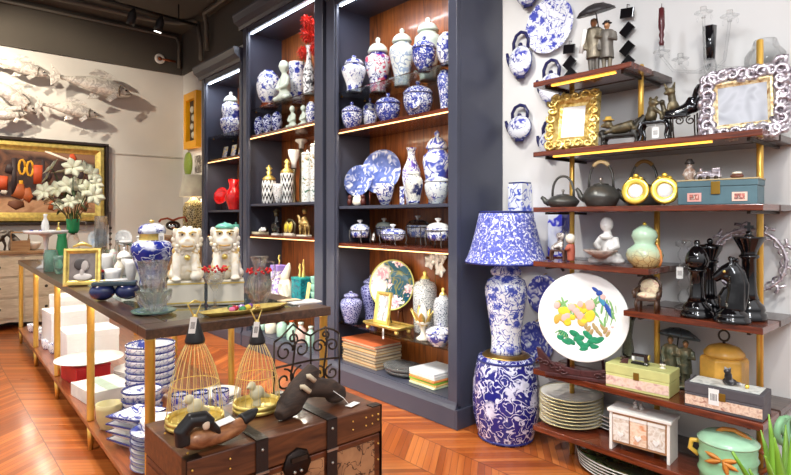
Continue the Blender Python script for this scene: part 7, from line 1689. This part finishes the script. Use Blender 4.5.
# ================================================================ plants at the lower right
AX, AY = 1.617, .379
t = T('potted_aloe', 'spiky green plant in a dark pot at the lower right corner', 'plant', (AX, AY, 0), 0)
MB().lathe([(0,0),(.10,0),(.13,.40),(.14,.42),(.125,.42),(.11,.39),(0,.38)], 28).build('pot', M_blackm, t)
M_aloe = pm('aloe_green', (128,176,56), .4, var=.3, nscale=8)
for k, (px, py, dd, w) in enumerate(((738,447,1.30,.018),(752,462,1.24,.014),(764,431,1.42,.013),(773,417,1.36,.014),(781,444,1.24,.016),(789,425,1.45,.014),(800,410,1.36,.016),(812,440,1.3,.016),(776,465,1.15,.014),(795,450,1.5,.013))):
    a, b = ray(px); tip = Vector((a*dd-AX, b*dd-AY, zat(py, dd))); bs = Vector((0.012*(k%3-1), .012*(k%2), .38)); v = tip-bs; L = v.length
    up = Vector((0,0,1)) if k < 2 else Vector((-.6,-.5,.3))
    MB().leaf(tuple(bs), tuple(v), L, w, tuple(up), .06, n=8, th=.004).build('leaf', M_aloe, t)
t = T('curled_bamboo', 'curled lucky bamboo stem rising at the right edge in front of the shelves', 'plant', (1.94, .468, 0), 0)
MB().lathe([(0,0),(.06,0),(.08,.2),(.085,.22),(.07,.22),(.06,.19),(0,.18)], 24).build('pot', M_white, t)
P = [(0,0,.18),(.01,0,.47)]
for i in range(26):
    v = i/25; a = v*9; r = .045*(1-.55*v); P.append((.0+r*math.cos(a+PI*.5)+.01, r*math.sin(a)*.3, .56+.02*v+r*math.sin(a+PI*.5)))
MB().tube(P, .010, 8).build('stem', pm('bamboo_green', (120,166,120), .4, var=.2), t)
for k in range(4): MB().leaf((.01,0,.34-.03*k), (.6*(-1)**k,.2,.8), .14, .012, (0,0,1), .3).build('leaf', M_aloe, t)
# ================================================================ lights and camera
def light(kind, name, loc, energy, color=(1,1,1), target=None, **kw):
    d = bpy.data.lights.new(name, kind); d.energy = energy; d.color = color
    for k, v in kw.items(): setattr(d, k, v)
    o = bpy.data.objects.new(name, d); COL.objects.link(o); o.location = loc
    if target is not None:
        o.rotation_euler = (Vector(target)-Vector(loc)).to_track_quat('-Z', 'Y').to_euler()
    return o
R = math.radians
WARM = (1.0,.86,.66); NEU = (1.0,.95,.88); COOL = (.90,.94,1.0)
# track spots; the lamps on the shelving are added fill
light('SPOT', 'fish_spot', (-.25,6.0,3.4), 280, WARM, (1.0,7.45,2.35), spot_size=R(75), spot_blend=.6, shadow_soft_size=.03)
light('SPOT', 'fish_spot', (.35,5.7,3.4), 130, WARM, (.6,7.45,1.9), spot_size=R(70), spot_blend=.6, shadow_soft_size=.05)
light('SPOT', 'table_spot', (.5,3.2,3.4), 230, NEU, (1.0,3.0,.8), spot_size=R(80), spot_blend=.6, shadow_soft_size=.06)
light('SPOT', 'table_spot', (.3,4.7,3.4), 230, NEU, (1.1,4.6,.8), spot_size=R(80), spot_blend=.6, shadow_soft_size=.06)
light('SPOT', 'cabinet_spot', (.7,1.9,3.3), 190, NEU, (2.5,2.7,1.2), spot_size=R(75), spot_blend=.6, shadow_soft_size=.08)
light('SPOT', 'cabinet_spot', (.8,3.6,3.3), 170, NEU, (2.5,4.2,1.2), spot_size=R(75), spot_blend=.6, shadow_soft_size=.08)
light('SPOT', 'shelf_fill', (.0,-.3,2.1), 130, COOL, (2.6,1.1,.8), spot_size=R(70), spot_blend=.8, shadow_soft_size=.3)  # no fixture here; unseen lamp added low to reach under the shelf boards
light('SPOT', 'shelf_fill', (.3,.5,2.9), 70, COOL, (2.6,1.1,1.1), spot_size=R(80), spot_blend=.6, shadow_soft_size=.15)
light('SPOT', 'shelf_fill', (.2,1.4,3.3), 75, COOL, (2.6,1.5,1.0), spot_size=R(80), spot_blend=.6, shadow_soft_size=.15)
light('SPOT', 'front_spot', (.2,-.2,3.3), 150, NEU, (1.6,1.4,.5), spot_size=R(95), spot_blend=.7, shadow_soft_size=.1)
light('SPOT', 'aisle_spot', (-1.0,3.0,3.4), 260, NEU, (-.3,3.6,0), spot_size=R(85), spot_blend=.7, shadow_soft_size=.08)
# led lines inside the cabinets (fixtures modelled as led_strip)
def led(Y0, Y1, z, e, col):
    o = light('AREA', 'led_light', (XF+.05, (Y0+Y1)/2, z), e, col, (XF+.16, (Y0+Y1)/2, z-.3), shape='RECTANGLE', size=Y1-Y0-.25, size_y=.02)
    o.rotation_euler = Euler((0, -.12, 0)).to_matrix().to_euler(); o.data.shape = 'RECTANGLE'; o.data.size = .02; o.data.size_y = Y1-Y0-.25
for (Y0, Y1, zt, ws) in ((2.11,3.42,2.80,(1.84,1.01)),(3.47,4.80,2.95,(1.95,1.04)),(4.83,5.78,2.66,(1.80,1.02))):
    led(Y0, Y1, zt-.066, 5, COOL)
    for zz in ws: led(Y0, Y1, zz-.035, 3.2, (1,.84,.62))
w = bpy.data.worlds.new('World'); scene.world = w; w.use_nodes = True
wt = w.node_tree; bg = wt.nodes['Background']
tc = wt.nodes.new('ShaderNodeTexCoord'); sp_ = wt.nodes.new('ShaderNodeSeparateXYZ'); wt.links.new(tc.outputs['Generated'], sp_.inputs[0])
mr = wt.nodes.new('ShaderNodeMapRange'); wt.links.new(sp_.outputs[2], mr.inputs[0])
mr.inputs[1].default_value = -.1; mr.inputs[2].default_value = .6; mr.inputs[3].default_value = .40; mr.inputs[4].default_value = 1.9
wt.links.new(mr.outputs[0], bg.inputs[1]); bg.inputs[0].default_value = (.97,.97,1.0,1)
cam = bpy.data.cameras.new('Camera'); co = bpy.data.objects.new('Camera', cam); COL.objects.link(co)
cam.sensor_fit = 'HORIZONTAL'; cam.sensor_width = 36; cam.lens = 36*FPX/791
cam.shift_y = -(237.5-YH)/791; cam.clip_start = .02
co.location = (0,0,HCAM); co.rotation_euler = (PI/2,0,-TH)
scene.camera = co
vs = scene.view_settings
vs.view_transform = 'Standard'; vs.look = 'None'; vs.gamma = 1; vs.use_curve_mapping = False; vs.exposure = -.1
scene.cycles.max_bounces = 10; scene.cycles.transmission_bounces = 8; scene.cycles.diffuse_bounces = 4; scene.cycles.glossy_bounces = 4
scene.cycles.caustics_refractive = False; scene.cycles.caustics_reflective = False; scene.cycles.sample_clamp_indirect = 6
